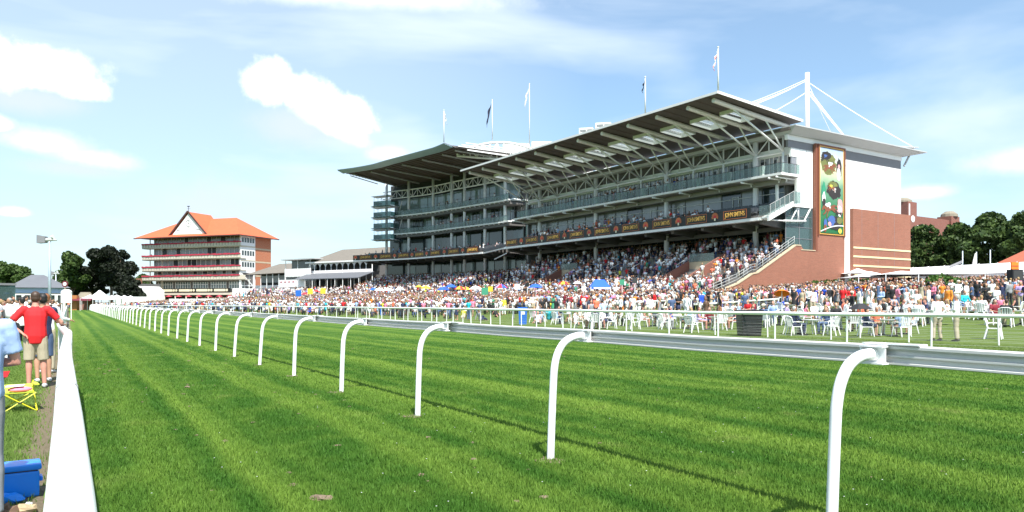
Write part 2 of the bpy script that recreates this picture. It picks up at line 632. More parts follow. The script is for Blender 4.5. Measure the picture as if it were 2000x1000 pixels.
def pose(kind):
    """joint positions, person faces -y, left is +x"""
    J = dict(pel=(0, 0, .95), wst=(0, 0, 1.12), che=(0, 0, 1.32), nck=(0, .01, 1.50), hed=(0, -.01, 1.64))
    for s, k in ((1, 'L'), (-1, 'R')):
        J['sh' + k] = (s * .185, .01, 1.43)
        J['el' + k] = (s * .235, .03, 1.15)
        J['wr' + k] = (s * .235, -.06, .90)
        J['hip' + k] = (s * .085, 0, .93)
        J['kn' + k] = (s * .10, -.01, .50)
        J['an' + k] = (s * .11, .03, .08)
    up = lambda **k: J.update(k)
    if kind == 'drink':
        up(elR=(-.24, -.02, 1.16), wrR=(-.12, -.25, 1.25), knL=(.12, -.03, .5), anL=(.16, .0, .08))
    elif kind == 'folded':
        up(elR=(-.25, -.02, 1.17), wrR=(.02, -.20, 1.17), elL=(.25, -.02, 1.17), wrL=(-.02, -.22, 1.13))
    elif kind == 'hips':
        up(elL=(.37, .06, 1.20), wrL=(.19, -.03, 1.03), elR=(-.24, .02, 1.15), anR=(-.17, .02, .08))
    elif kind == 'pockets':
        up(elL=(.30, .08, 1.17), wrL=(.20, -.04, .97), elR=(-.30, .08, 1.17), wrR=(-.20, -.04, .97), anL=(.15, -.03, .08), knL=(.12, -.06, .5))
    elif kind == 'point':
        up(elR=(-.33, -.12, 1.34), wrR=(-.38, -.34, 1.46), elL=(.24, .03, 1.15))
    elif kind == 'walk':
        up(knL=(.10, -.20, .54), anL=(.10, -.24, .09), knR=(-.10, .05, .50), anR=(-.10, .30, .14), elL=(.23, .14, 1.17), wrL=(.23, .13, .92),
           elR=(-.23, -.08, 1.16), wrR=(-.22, -.25, .98))
    elif kind == 'phone':
        up(elR=(-.22, -.06, 1.16), wrR=(-.06, -.26, 1.30), elL=(.22, -.06, 1.16), wrL=(.06, -.26, 1.27), hed=(0, -.05, 1.62))
    elif kind == 'sit':
        dz = -.45
        for k in ('pel', 'wst', 'che', 'nck', 'hed', 'shL', 'shR', 'elL', 'elR'):
            x, y, z = J[k]
            J[k] = (x, y + .04 - (z - .95) * .06, z + dz)
        for s, k in ((1, 'L'), (-1, 'R')):
            J['hip' + k] = (s * .09, .02, .50)
            J['kn' + k] = (s * .14, -.42, .50)
            J['an' + k] = (s * .13, -.40, .08)
            J['el' + k] = (s * .27, -.06, .72)
            J['wr' + k] = (s * .12, -.30, .68)
    elif kind == 'sit_ground':
        dz = -.82
        for k in ('pel', 'wst', 'che', 'nck', 'hed', 'shL', 'shR'):
            x, y, z = J[k]
            J[k] = (x, y + (z - .95) * .28, z + dz)
        for s, k in ((1, 'L'), (-1, 'R')):
            J['hip' + k] = (s * .09, 0, .12)
            J['kn' + k] = (s * .12, -.38, .40 if s > 0 else .22)
            J['an' + k] = (s * .14, -.62, .07)
            J['el' + k] = (s * .27, .22, .38)
            J['wr' + k] = (s * .28, .30, .12)
    elif kind == 'lean_rail':      # right hand out on a rail at 1.1 m, left hand on the hip, seen from behind
        up(elR=(-.40, -.04, 1.19), wrR=(-.40, -.28, 1.15), elL=(.40, .05, 1.17), wrL=(.20, .10, 1.01), hed=(0, -.03, 1.635),
           anL=(.10, .03, .08), anR=(-.14, .02, .08), knR=(-.12, -.02, .5))
    elif kind == 'arm_rail':
        up(elR=(-.26, -.14, 1.20), wrR=(-.34, -.32, 1.17), elL=(.22, -.05, 1.15), wrL=(.10, -.24, 1.12), anL=(.10, .08, .08))
    elif kind == 'stoop':
        up(wst=(0, -.03, 1.11), che=(0, -.10, 1.28), nck=(0, -.17, 1.45), hed=(0, -.24, 1.57), shL=(.2, -.12, 1.39), shR=(-.2, -.12, 1.39),
           elL=(.27, -.10, 1.12), wrL=(.20, -.26, .95), elR=(-.27, -.10, 1.12), wrR=(-.20, -.30, .96))
    return {k: Vector(v) for k, v in J.items()}


def limb(mb, pts, rad, seg=8):
    """limb with rounded joints"""
    P, Q = [], []
    for i in range(len(pts) - 1):
        a, b = Vector(pts[i]), Vector(pts[i + 1])
        for t in (0, .3, .6) if i < len(pts) - 2 else (0, .3, .6, 1):
            P.append(a.lerp(b, t))
            Q.append(rad[i] * (1 - t) + rad[i + 1] * t + (.006 if t == .3 else 0))
    mb.tube(P, Q, seg)


def hand(mb, el, wr, fine, curl=.5):
    d = (wr - el).normalized()
    side = d.cross(Vector((0, 0, 1)))
    if side.length < .1:
        side = Vector((1, 0, 0))
    side.normalize()
    pal = side.cross(d).normalized()
    c = wr + d * .05
    mb.tube([wr - d * .01, c, wr + d * .095], [(.026, .018), (.040, .016), (.036, .013)], 8)
    if not fine:
        mb.tube([wr + d * .09, wr + d * .14 - pal * .02, wr + d * .16 - pal * .045], [(.036, .012), (.032, .011), (.022, .010)], 8)
        mb.tube([wr + d * .02 + side * .03, wr + d * .06 + side * .055, wr + d * .09 + side * .05], [.012, .011, .008], 6)
        return
    for i, (o, L) in enumerate(((-.030, .062), (-.010, .075), (.010, .080), (.029, .072))):
        p = wr + d * .09 + side * o
        q = p + d * L * .45 - pal * L * .25 * curl
        r = q + d * L * .28 - pal * L * .45 * curl
        t = r - d * L * .02 - pal * L * .40 * curl
        mb.tube([p, q, r, t], [.010, .0095, .009, .007], 6)
    p = wr + d * .025 + side * .035
    mb.tube([p, p + d * .03 + side * .022, p + d * .058 + side * .022 - pal * .012], [.013, .011, .008], 6)


def torso_rings(mb, J, g=0.0, low=0.0, fat=0.0, neck=True, seg=12, top=1.0):
    w, c, n, p = J['wst'], J['che'], J['nck'], J['pel']
    pts = [p - (w - p) * (.55 + low), p, w, c, c.lerp(n, .45), c.lerp(n, .78)]
    rad = [(.150 + g, .105 + g), (.160 + g + fat * .6, .115 + g + fat), (.140 + g + fat, .100 + g + fat * 1.3), (.168 + g + fat * .5, .115 + g + fat * .5),
           (.165 + g, .100 + g), (.095 + g, .075 + g)]
    if neck:
        pts.append(n)
        rad.append((.056 + g * .5, .056 + g * .5))
    mb.tube(pts, rad, seg)
    for k in 'LR':
        s = J['sh' + k]
        mb.ell(s.lerp(c.lerp(n, .5), .12), (.062 + g, .062 + g, .06 + g), 8, 6)


def build_body(J, fine=False, female=False):
    mb = MB()
    h = J['hed']
    nod = Matrix.Rotation(0, 3, 'X')
    mb.ell(h + Vector((0, .012, .022)), (.076, .092, .094), 12, 9)
    mb.ell(h + Vector((0, -.022, -.045)), (.056, .066, .070), 10, 8)
    mb.tube([h + Vector((0, -.085, .01)), h + Vector((0, -.112, -.022)), h + Vector((0, -.088, -.03))], [.009, .015, .012], 6)
    for s in (1, -1):
        mb.ell(h + Vector((s * .077, .012, -.005)), (.012, .020, .032), 6, 5)
    if fine:
        mb.ell(h + Vector((0, -.080, -.060)), (.026, .012, .010), 8, 5)
        for s in (1, -1):
            mb.ell(h + Vector((s * .030, -.082, .012)), (.017, .010, .008), 6, 5)
    mb.tube([J['nck'] - Vector((0, 0, .05)), J['nck'], h - Vector((0, -.015, .04))], [.060, .053, .056], 10)
    torso_rings(mb, J, -.006)
    for k in 'LR':
        limb(mb, [J['sh' + k], J['el' + k], J['wr' + k]], [.050, .038, .026])
        hand(mb, J['el' + k], J['wr' + k], fine)
        limb(mb, [J['hip' + k], J['kn' + k], J['an' + k]], [.084, .055, .036], 10)
        a = J['an' + k]
        mb.tube([a + Vector((0, .05, -.045)), a + Vector((0, -.03, -.04)), a + Vector((0, -.13, -.055)), a + Vector((0, -.17, -.06))],
                [.030, (.036, .034), (.042, .024), (.030, .018)], 8)
    return mb


def build_shirt(J, long=False, fat=0.0, hang=0.0, strap=False):
    mb = MB()
    torso_rings(mb, J, .010, .30 if fat else hang, fat, neck=False)
    n = J['nck']
    mb.tube([J['che'].lerp(n, .6), J['che'].lerp(n, .95)], [(.10, .08), (.064, .062)], 10)
    if strap:
        return mb
    for k in 'LR':
        s, e, w = J['sh' + k], J['el' + k], J['wr' + k]
        mb.ell(s, (.070, .070, .068), 8, 6)
        if long:
            limb(mb, [s, e, w], [.062, .052, .040])
        else:
            limb(mb, [s, s.lerp(e, .72)], [.066, .064])
    return mb


def build_legwear(J, kind):
    mb = MB()
    p, w = J['pel'], J['wst']
    mb.tube([p.lerp(w, .35), p, p - (w - p) * .5], [(.152, .112), (.166, .124), (.150, .115)], 12)
    if kind in ('skirt', 'dress'):
        sit = abs(J['knL'].z - J['hipL'].z) < .2
        km = (J['knL'] + J['knR']) / 2
        if sit:
            mb.tube([p, p.lerp(km, .5), km], [(.17, .12), (.18, .11), (.17, .09)], 12)
        else:
            mb.tube([p, p.lerp(km, .5), km - Vector((0, 0, .02))], [(.168, .125), (.185, .15), (.20, .17)], 12)
        if kind == 'dress':
            torso_rings(mb, J, .008, neck=False)
        return mb
    for k in 'LR':
        h, n, a = J['hip' + k], J['kn' + k], J['an' + k]
        mb.ell(h, (.095, .10, .10), 8, 6)
        if kind == 'shorts':
            limb(mb, [h, h.lerp(n, .98)], [.100, .092], 10)
        else:
            limb(mb, [h, n, a.lerp(n, .02)], [.096, .074, .066], 10)
    return mb


def build_hair(J, style):
    mb = MB()
    h = J['hed']
    mb.ell(h + Vector((0, .028, .040)), (.083, .092, .088), 10, 8)
    mb.ell(h + Vector((0, .055, -.005)), (.076, .062, .075), 10, 7)
    if style == 'long':
        mb.tube([h + Vector((0, .05, .03)), h + Vector((0, .085, -.08)), h + Vector((0, .095, -.20)), h + Vector((0, .085, -.27))],
                [(.085, .05), (.09, .05), (.085, .04), (.05, .02)], 10)
    if style == 'hat':
        mb.tube([h + Vector((0, .01, .055)), h + Vector((0, .01, .068))], [(.17, .18), (.165, .175)], 14)
        mb.tube([h + Vector((0, .01, .06)), h + Vector((0, .01, .14))], [(.092, .105), (.082, .092)], 12)
    return mb


def build_shoes(J, big=0.0):
    mb = MB()
    for k in 'LR':
        a = J['an' + k]
        mb.tube([a + Vector((0, .075, -.04)), a + Vector((0, .03, -.032)), a + Vector((0, -.06, -.035)), a + Vector((0, -.15, -.05)), a + Vector((0, -.185, -.055))],
                [.028, (.044, .042), (.047, .040), (.048, .026), (.03, .018)], 8)
    return mb


POSES = ['stand', 'drink', 'folded', 'hips', 'pockets', 'point', 'walk', 'phone', 'sit', 'sit_ground']
SHAPES = {}


def shape(kind, posek, opt, vox=.024):
    key = (kind, posek, opt, vox)
    if key in SHAPES:
        return SHAPES[key]
    J = pose(posek)
    fine = vox < .015
    if kind == 'body':
        me = remesh(build_body(J, fine), vox, 1, 'body')
    elif kind == 'shirt':
        me = remesh(build_shirt(J, opt == 'long', .02 if opt == 'wide' else 0, strap=(opt == 'strap')), vox, 1, 'shirt')
    elif kind == 'legwear':
        me = remesh(build_legwear(J, opt), vox, 1, 'legwear')
    elif kind == 'hair':
        me = remesh(build_hair(J, opt), vox * .8, 1, 'hair')
    elif kind == 'shoes':
        me = remesh(build_shoes(J), vox * .8, 0, 'shoes')
    me.materials.append(None)
    SHAPES[key] = me
    return me


def put_part(name, me, material, parent=None):
    o = put(name, me, parent)
    o.material_slots[0].link = 'OBJECT'
    o.material_slots[0].material = M_(material)
    return o


LEGNAME = {'trousers': 'trousers', 'shorts': 'shorts', 'skirt': 'skirt', 'dress': 'dress'}


def make_person(loc, rz, label, posek='stand', top=('short', 'white'), leg=('trousers', 'navy'), hair=('short', 'hair_brown'), skin='skin_fair',
                h=1.0, group=None, vox=.024, shoes='shoe_black', parts=True, category='person'):
    body = put_part('person', shape('body', posek, '', vox), skin)
    body.location = loc
    body.rotation_euler = (0, 0, rz)
    body.scale = (h, h, h)
    tag(body, label, category, group)
    if leg[0] != 'dress':
        put_part('shirt', shape('shirt', posek, top[0], vox), 'cloth ' + top[1], body)
    put_part(LEGNAME[leg[0]], shape('legwear', posek, leg[0], vox), 'cloth ' + leg[1], body)
    put_part('hair' if hair[0] != 'hat' else 'hat', shape('hair', posek, hair[0], vox), hair[1], body)
    if parts:
        put_part('shoes', shape('shoes', posek, '', vox), shoes, body)
    return body


# the distant crowd: plain figures of about a hundred faces each, gathered in one mesh
def low_figure(posek, female):
    J = pose(posek)
    parts = []

    def grab(fn, tagc, *a, **k):
        mb = MB()
        fn(mb, *a, **k)
        parts.append((mb, tagc))
    h = J['hed']
    grab(lambda m: m.ell(h, (.085, .10, .125), 6, 4), 'skin')
    grab(lambda m: m.ell(h + Vector((0, .03, .045)), (.095, .10, .10), 6, 4), 'hair')
    if female:
        grab(lambda m: m.tube([h + Vector((0, .07, .05)), h + Vector((0, .09, -.2))], [.09, .06], 5), 'hair')
    p, w, c, n = J['pel'], J['wst'], J['che'], J['nck']
    grab(lambda m: m.tube([p, w, c, c.lerp(n, .55), n], [(.17, .125), (.155, .115), (.185, .13), (.175, .11), (.06, .06)], 6), 'top')
    for k in 'LR':
        s, e, wr = J['sh' + k], J['el' + k], J['wr' + k]
        grab(lambda m: m.tube([s, s.lerp(e, .7)], [.070, .062], 4), 'top')
        grab(lambda m: m.tube([s.lerp(e, .6), e, wr + (wr - e).normalized() * .12], [.045, .042, .032], 4), 'skin')
        hp, kn, an = J['hip' + k], J['kn' + k], J['an' + k]
        if female:
            grab(lambda m: m.tube([kn, an - Vector((0, 0, .06))], [.055, .04], 4), 'skin')
        else:
            grab(lambda m: m.tube([hp, kn, an - Vector((0, 0, .07))], [.09, .075, .06], 4), 'leg')
    if female:
        km = (J['knL'] + J['knR']) / 2
        grab(lambda m: m.tube([p, km], [(.17, .13), (.19, .16)], 6), 'leg')
    V, F, T = [], [], []
    for mb, tg in parts:
        o = len(V)
        V += mb.v
        for f in mb.f:
            f = [i + o for i in f]
            for k in range(1, len(f) - 1):
                F.append((f[0], f[k], f[k + 1]))
                T.append(tg)
    return np.array(V), np.array(F), np.array([('skin', 'hair', 'top', 'leg').index(t) for t in T])


LOW = [low_figure(k, fm) for k in ('stand', 'drink', 'folded', 'hips', 'point', 'phone', 'sit') for fm in (False, True)]
TOPW = [('white', 62), ('pale blue', 8), ('navy', 12), ('black', 18), ('red', 3), ('pink', 4), ('coral', 3), ('khaki', 2), ('turquoise', 2), ('lilac', 2), ('grey', 6),
        ('orange', 2), ('yellow', 1.5), ('green', 1.5), ('royal blue', 2), ('cream', 3), ('maroon', 4), ('pale pink', 3), ('brown', 4), ('denim', 4)]
LEGW = [('navy', 7), ('black', 9), ('khaki', 6), ('grey', 5), ('denim', 6), ('white', 3), ('cream', 2), ('brown', 2)]


def pick(ws, rng=random):
    t = rng.random() * sum(w for _, w in ws)
    for n, w in ws:
        t -= w
        if t <= 0:
            return n
    return ws[0][0]


def crowd_mesh(name, spots, label):
    """spots: (x, y, z, heading, sitting)"""
    Vs, Fs, Cs = [], [], []
    o = 0
    for x, y, z, hd, sit in spots:
        fm = random.random() < .45
        k = (6 if sit else random.randrange(6)) * 2 + int(fm)
        V, F, T = LOW[k]
        s = random.uniform(.92, 1.06) * (.95 if fm else 1)
        c_, s_ = math.cos(hd) * s, math.sin(hd) * s
        W = np.empty_like(V)
        W[:, 0] = V[:, 0] * c_ - V[:, 1] * s_ + x
        W[:, 1] = V[:, 0] * s_ + V[:, 1] * c_ + y
        W[:, 2] = V[:, 2] * s + z
        top = CLOTH[pick(TOPW)]
        leg = top if (fm and random.random() < .6) else CLOTH[pick(LEGW)]
        sk = random.choice(SKINS[:3])[1]
        hr = random.choice(HAIRS)[1]
        pal = np.array([np.array(sk) * .8, np.array(hr) * .8, top, leg]) * random.uniform(.85, 1.0)
        Vs.append(W)
        Fs.append(F + o)
        Cs.append(pal[T])
        o += len(V)
    V = np.concatenate(Vs)
    F = np.concatenate(Fs)
    C = np.concatenate(Cs)
    me = bpy.data.meshes.new(name)
    me.vertices.add(len(V))
    me.vertices.foreach_set('co', V.ravel())
    me.loops.add(F.size)
    me.loops.foreach_set('vertex_index', F.ravel().astype(np.int32))
    me.polygons.add(len(F))
    me.polygons.foreach_set('loop_start', np.arange(0, F.size, 3, dtype=np.int32))
    me.polygons.foreach_set('loop_total', np.full(len(F), 3, dtype=np.int32))
    me.update(calc_edges=True)
    me.polygons.foreach_set('use_smooth', [True] * len(F))
    ca = me.color_attributes.new('cloth', 'FLOAT_COLOR', 'CORNER')
    cc = np.ones((F.size, 4), dtype=np.float32)
    cc[:, :3] = np.repeat(np.clip(C, 0, .9), 3, axis=0)
    ca.data.foreach_set('color', cc.ravel())
    if 'crowd_cloth' not in MATS:
        m = bpy.data.materials.new('crowd_cloth')
        m.use_nodes = True
        b = m.node_tree.nodes['Principled BSDF']
        a = m.node_tree.nodes.new('ShaderNodeAttribute')
        a.attribute_name = 'cloth'
        m.node_tree.links.new(a.outputs['Color'], b.inputs['Base Color'])
        b.inputs['Roughness'].default_value = .8
        MATS['crowd_cloth'] = m
    me.materials.append(MATS['crowd_cloth'])
    ob = put(name, me)
    tag(ob, label, 'crowd', None, 'stuff')
    return ob

# ------------------------------------------------------------------ ground
def grass_colour(t):
    """turf colour from world position: mowing bands along the course, worn patches, fine mottling"""
    g = nd(t, 'ShaderNodeNewGeometry')
    sx = nd(t, 'ShaderNodeSeparateXYZ')
    t.links.new(g.outputs['Position'], sx.inputs[0])
    X, Y = sx.outputs[0], sx.outputs[1]

    def noise(vx, vy, scale, det=3.0, dist=0.0, rough=.55):
        c = nd(t, 'ShaderNodeCombineXYZ')
        t.links.new(mth(t, 'MULTIPLY', X, vx), c.inputs[0])
        t.links.new(mth(t, 'MULTIPLY', Y, vy), c.inputs[1])
        n = nd(t, 'ShaderNodeTexNoise', inp={'Scale': scale, 'Detail': det, 'Distortion': dist, 'Roughness': rough})
        t.links.new(c.outputs[0], n.inputs['Vector'])
        return n.outputs['Fac']
    wv = mth(t, 'MULTIPLY', mth(t, 'SUBTRACT', noise(.25, .4, 1.0), .5), .5)
    Xw = mth(t, 'ADD', X, wv)
    cb = nd(t, 'ShaderNodeCombineXYZ')
    t.links.new(mth(t, 'MULTIPLY', Xw, 1.25), cb.inputs[0])
    t.links.new(mth(t, 'MULTIPLY', Y, .014), cb.inputs[1])
    nb_ = nd(t, 'ShaderNodeTexNoise', inp={'Scale': 1.0, 'Detail': 2.0, 'Roughness': .6})
    t.links.new(cb.outputs[0], nb_.inputs['Vector'])
    bands = sstep(t, nb_.outputs['Fac'], .30, .66)
    for x0, w in ((1.15, .14), (2.32, .30), (3.60, .16), (5.75, .22), (7.3, .25), (9.2, .35), (11.6, .4), (14.5, .5), (18, .6)):
        d = mth(t, 'ABSOLUTE', mth(t, 'SUBTRACT', Xw, x0))
        bands = mth(t, 'MULTIPLY', bands, mth(t, 'ADD', .0, mth(t, 'MULTIPLY', sstep(t, d, w * .2, w * 1.9), 1.0)))
    patch = noise(.8, .8, 1.4, 5.0, .4)
    fine = noise(1, 1, 17.0, 4.0, 0, .7)
    grain = noise(1, 1, 70.0, 2.0)
    c = mixc(t, bands, (.040, .104, .014), (.120, .192, .030))
    c = mixc(t, mth(t, 'MULTIPLY', sstep(t, patch, .42, .74), .42), c, (.140, .215, .034))
    wear = mth(t, 'MULTIPLY', sstep(t, patch, .60, .78), .5)
    c = mixc(t, wear, c, (.165, .185, .060))
    c = mixc(t, mth(t, 'MULTIPLY', sstep(t, fine, .54, .80), .45), c, (.030, .085, .010))
    # the lawn beyond the enclosure fence is paler
    lawn = mth(t, 'MULTIPLY', sstep(t, X, 24.6, 25.4), .75)
    c = mixc(t, lawn, c, (.105, .140, .040))
    # the worn spectators' side
    left = mth(t, 'MULTIPLY', sstep(t, X, .1, -.2), .45)
    c = mixc(t, left, c, (.105, .150, .045))
    f = mth(t, 'ADD', .70, mth(t, 'MULTIPLY', grain, .62))
    vm = nd(t, 'ShaderNodeVectorMath', operation='SCALE')
    t.links.new(c, vm.inputs[0])
    t.links.new(f, vm.inputs['Scale'])
    return vm.outputs[0], X, Y, noise


gm = bpy.data.materials.new('turf')
gm.use_nodes = True
t = gm.node_tree
b = t.nodes['Principled BSDF']
b.inputs['Roughness'].default_value = .95
b.inputs['Specular IOR Level'].default_value = .1
c, X, Y, gnoise = grass_colour(t)
edge = mth(t, 'ADD', X, mth(t, 'MULTIPLY', mth(t, 'SUBTRACT', gnoise(1, 1, 3.0, 5.0), .5), .55))
soil = mth(t, 'MULTIPLY', sstep(t, edge, -.50, -.32), sstep(t, edge, .22, .02))
fadey = sstep(t, Y, 60, 20)
c = mixc(t, mth(t, 'MULTIPLY', soil, .9), c, mixc(t, gnoise(1, 1, 22.0, 6.0), (.10, .075, .05), (.27, .21, .155)))
paved = mth(t, 'MULTIPLY', sstep(t, X, 39, 46), mth(t, 'MAXIMUM', sstep(t, Y, 52, 62), sstep(t, X, 62, 70)))
c = mixc(t, paved, c, mixc(t, gnoise(1, 1, .7, 5.0), (.17, .16, .15), (.27, .255, .235)))
far = mth(t, 'MULTIPLY', sstep(t, Y, 330, 420), 1.0)
c = mixc(t, far, c, (.07, .11, .04))
t.links.new(c, b.inputs['Base Color'])
bn = nd(t, 'ShaderNodeBump', inp={'Strength': .9, 'Distance': .03})
t.links.new(gnoise(1, 1, 34.0, 6.0, 0, .75), bn.inputs['Height'])
t.links.new(bn.outputs[0], b.inputs['Normal'])
MATS['turf'] = gm

bm_ = bpy.data.materials.new('grass_blade')
bm_.use_nodes = True
t = bm_.node_tree
b = t.nodes['Principled BSDF']
c, X, Y, gn = grass_colour(t)
hs = nd(t, 'ShaderNodeHueSaturation', inp={'Value': 1.58, 'Saturation': 1.0})
t.links.new(c, hs.inputs['Color'])
t.links.new(hs.outputs[0], b.inputs['Base Color'])
b.inputs['Roughness'].default_value = .6
b.inputs['Specular IOR Level'].default_value = .15
tl = nd(t, 'ShaderNodeBsdfTranslucent')
t.links.new(hs.outputs[0], tl.inputs[0])
mx = nd(t, 'ShaderNodeMixShader', inp={0: .35})
t.links.new(b.outputs[0], mx.inputs[1])
t.links.new(tl.outputs[0], mx.inputs[2])
t.links.new(mx.outputs[0], t.nodes['Material Output'].inputs['Surface'])
MATS['grass_blade'] = bm_

xs = sorted(set([-3000, -1200, -500, -200, -90, -40, -15, -5] + list(range(0, 28, 4)) + list(range(28, 84, 2)) + [90, 120, 200, 400, 900, 3000]))
ys = sorted(set([-400, -100, -30, -8] + list(range(0, 320, 8)) + [360, 420, 520, 800, 1500, 4000]))
v = [(x, y, terrain(x, y)) for y in ys for x in xs]
nx = len(xs)
f = [(j * nx + i, j * nx + i + 1, (j + 1) * nx + i + 1, (j + 1) * nx + i) for j in range(len(ys) - 1) for i in range(nx - 1)]
me = bpy.data.meshes.new('ground')
me.from_pydata(v, [], f)
me.materials.append(gm)
me.polygons.foreach_set('use_smooth', [True] * len(f))
tag(put('ground', me), None, None, None, 'structure')


def blades(n, dmax, seed):   # blades thin out with distance
    r = np.random.default_rng(seed)
    d = 2.4 * (dmax / 2.4) ** (r.random(n) ** .85)
    a = r.uniform(-.72, .72, n) * 1.02
    rr = d * np.tan(a)
    x = rr * CY + d * SY
    y = -rr * SY + d * CY
    soilx = x + r.normal(0, .07, n)
    ok = (r.random(n) < np.clip((dmax - d) / (dmax * .55), 0, 1)) & ~((soilx > -.38) & (soilx < .02) & (r.random(n) < .93))
    x, y, d = x[ok], y[ok], d[ok]
    n = len(x)
    h = r.uniform(.018, .048, n) * np.where(x < 0, 1.35, 1.0) * np.clip(1.15 - d / dmax, .35, 1)
    w = r.uniform(.0022, .0042, n) * (1 + d * .16)
    an = r.uniform(0, 2 * math.pi, n)
    le = r.uniform(0, .75, n) * h
    la = r.uniform(0, 2 * math.pi, n)
    P = np.empty((n, 3, 3))
    P[:, 0] = np.stack([x - w * np.cos(an), y - w * np.sin(an), np.full(n, -.003)], 1)
    P[:, 1] = np.stack([x + w * np.cos(an), y + w * np.sin(an), np.full(n, -.003)], 1)
    P[:, 2] = np.stack([x + le * np.cos(la), y + le * np.sin(la), h], 1)
    me = bpy.data.meshes.new('grass')
    me.vertices.add(3 * n)
    me.vertices.foreach_set('co', P.ravel())
    me.loops.add(3 * n)
    me.loops.foreach_set('vertex_index', np.arange(3 * n, dtype=np.int32))
    me.polygons.add(n)
    me.polygons.foreach_set('loop_start', np.arange(0, 3 * n, 3, dtype=np.int32))
    me.polygons.foreach_set('loop_total', np.full(n, 3, dtype=np.int32))
    me.update(calc_edges=True)
    me.materials.append(bm_)
    return me


tag(put('grass', blades(800000, 48, 3)), 'short mown grass of the racecourse beside the rails', 'grass', None, 'stuff')

# ------------------------------------------------------------------ white rails along the course
POST_PROFILE = [(0, -.12), (.005, .05), (.018, .35), (.04, .75), (.055, .90), (.09, 1.02), (.155, 1.115), (.235, 1.165), (.32, 1.188), (.40, 1.193), (.455, 1.190)]
RAILX = 4.03
_pp = []
for i in range(len(POST_PROFILE) - 1):
    p0, p1, p2, p3 = (Vector(POST_PROFILE[max(0, min(len(POST_PROFILE) - 1, j))]) for j in (i - 1, i, i + 1, i + 2))
    for k in range(4):
        q = k / 4
        _pp.append(tuple(.5 * ((2 * p1) + (-p0 + p2) * q + (2 * p0 - 5 * p1 + 4 * p2 - p3) * q * q + (-p0 + 3 * p1 - 3 * p2 + p3) * q ** 3)))
POST_PROFILE = _pp + [POST_PROFILE[-1]]
rail = thing('running_rail', 'white plastic running rail on curved posts dividing the mown turf', 'rail', (RAILX, 6.0, 0))
pm = MB()
pm.tube([(x, 0, z) for x, z in POST_PROFILE], [(.038, .034)] * len(POST_PROFILE), 20)
pmesh = pm.mesh('post', [M_('white_plastic')])
autosmooth(pmesh)
brm = MB()
brm.box(.435, .445, -.075, .075, 1.138, 1.245)
brm.box(.395, .475, -.080, .080, 1.240, 1.252)
brm.box(.395, .470, -.078, .078, 1.130, 1.140)
brm.box(.40, .47, .068, .078, 1.14, 1.24)
brm.tube([(.43, 0, 1.19), (.448, 0, 1.19)], .012, 8)
brmesh = brm.mesh('bracket', [M_('white_plastic')])
SP = 3.195
y0 = 2.89
post_ys = [y0] + [5.99 + i * SP for i in range(79)]
for y in post_ys:
    wob = random.uniform(-.02, .02)
    p = put('post', pmesh, rail, (random.uniform(-.015, .015), y - 6.0, 0), (0, R(random.uniform(-1.1, 1.1)), 0))
    put('bracket', brmesh, p)
wp = MB()
rp = random.Random(3)
for k, y in enumerate(post_ys[:14]):
    cx, cy, r_ = RAILX - rp.uniform(.0, .12), y - rp.uniform(-.02, .08), rp.uniform(.06, .13)
    pts = [(cx + r_ * rp.uniform(.6, 1.3) * math.cos(a) , cy + r_ * 1.3 * rp.uniform(.6, 1.3) * math.sin(a), .006) for a in np.linspace(0, 6.28, 13)[:-1]]
    wp.add(pts, [tuple(range(12))])
tag(wp.build('worn_turf', 'soil'), None, None, None, 'structure')
# profile of the rail: lipped channel (x from the rail face, z)
PR = [(.012, 1.252), (.085, 1.252), (.105, 1.225), (.105, 1.14), (.085, 1.124), (.012, 1.124), (.0, 1.130), (.0, 1.140), (.022, 1.146), (.022, 1.168), (.004, 1.178),
      (.004, 1.188), (.030, 1.194), (.030, 1.213), (.016, 1.222), (.0, 1.230), (.0, 1.246)]
rm = MB()
yy = [1.0] + post_ys + [post_ys[-1] + SP]
yy = sorted(yy)
V, n = [], len(PR)
yl = []
for i in range(len(yy) - 1):
    for k in (0, .5):
        yl.append(yy[i] * (1 - k) + yy[i + 1] * k)
for k, y in enumerate(yl):
    sag = -.006 if k % 2 else 0
    wx = .012 * math.sin(y * .9) + .01 * math.sin(y * .23)
    V += [(x + wx + .455, y - 6.0, z + sag) for x, z in PR]
F = []
for k in range(len(yl) - 1):
    for i in range(n):
        a, b_ = k * n + i, k * n + (i + 1) % n
        F.append((a, b_, b_ + n, a + n))
rm.add(V, F)
rm.build('rail', 'rail_plastic', rail)
jm = MB()
for y in post_ys[::2]:
    jm.box(.452, .55, y - 6.0 - .28, y - 6.0 + .10, 1.2535, 1.262)
jm.build('joint_cover', 'white_plastic', rail)

# near rail, the one the spectators lean on
near = thing('boundary_rail', 'broad white boundary rail in the near left corner beside the cool box', 'rail', (0, 3, 0))
nm = MB()
NP = []
for y in [-1.5, -.5, .3, 1, 2, 3.5, 5, 7, 9, 11, 13, 14.5, 16, 20, 28, 40, 55, 70, 90, 120, 160, 220]:
    wx = .012 * math.sin(y * .55 + .4)
    if y > 13:
        wx -= .16 * min(1, (y - 13) / 6)
    NP.append((wx - .008, y - 3, 1.052 + (.012 if 10 < y < 14 else 0)))
PN = [(-.054, -.03), (-.05, .02), (-.036, .038), (-.01, .046), (.015, .046), (.038, .038), (.05, .02), (.053, -.03), (.045, -.05), (-.045, -.05)]
V, F, n = [], [], len(PN)
for x, y, z in NP:
    V += [(x + a, y, z + b_) for a, b_ in PN]
for k in range(len(NP) - 1):
    for i in range(n):
        a, b_ = k * n + i, k * n + (i + 1) % n
        F.append((a, b_, b_ + n, a + n))
F.append(tuple(range(n)))
nm.add(V, F)
o = nm.build('rail', 'white_plastic', near)
autosmooth(o.data, 50)
sl = MB()
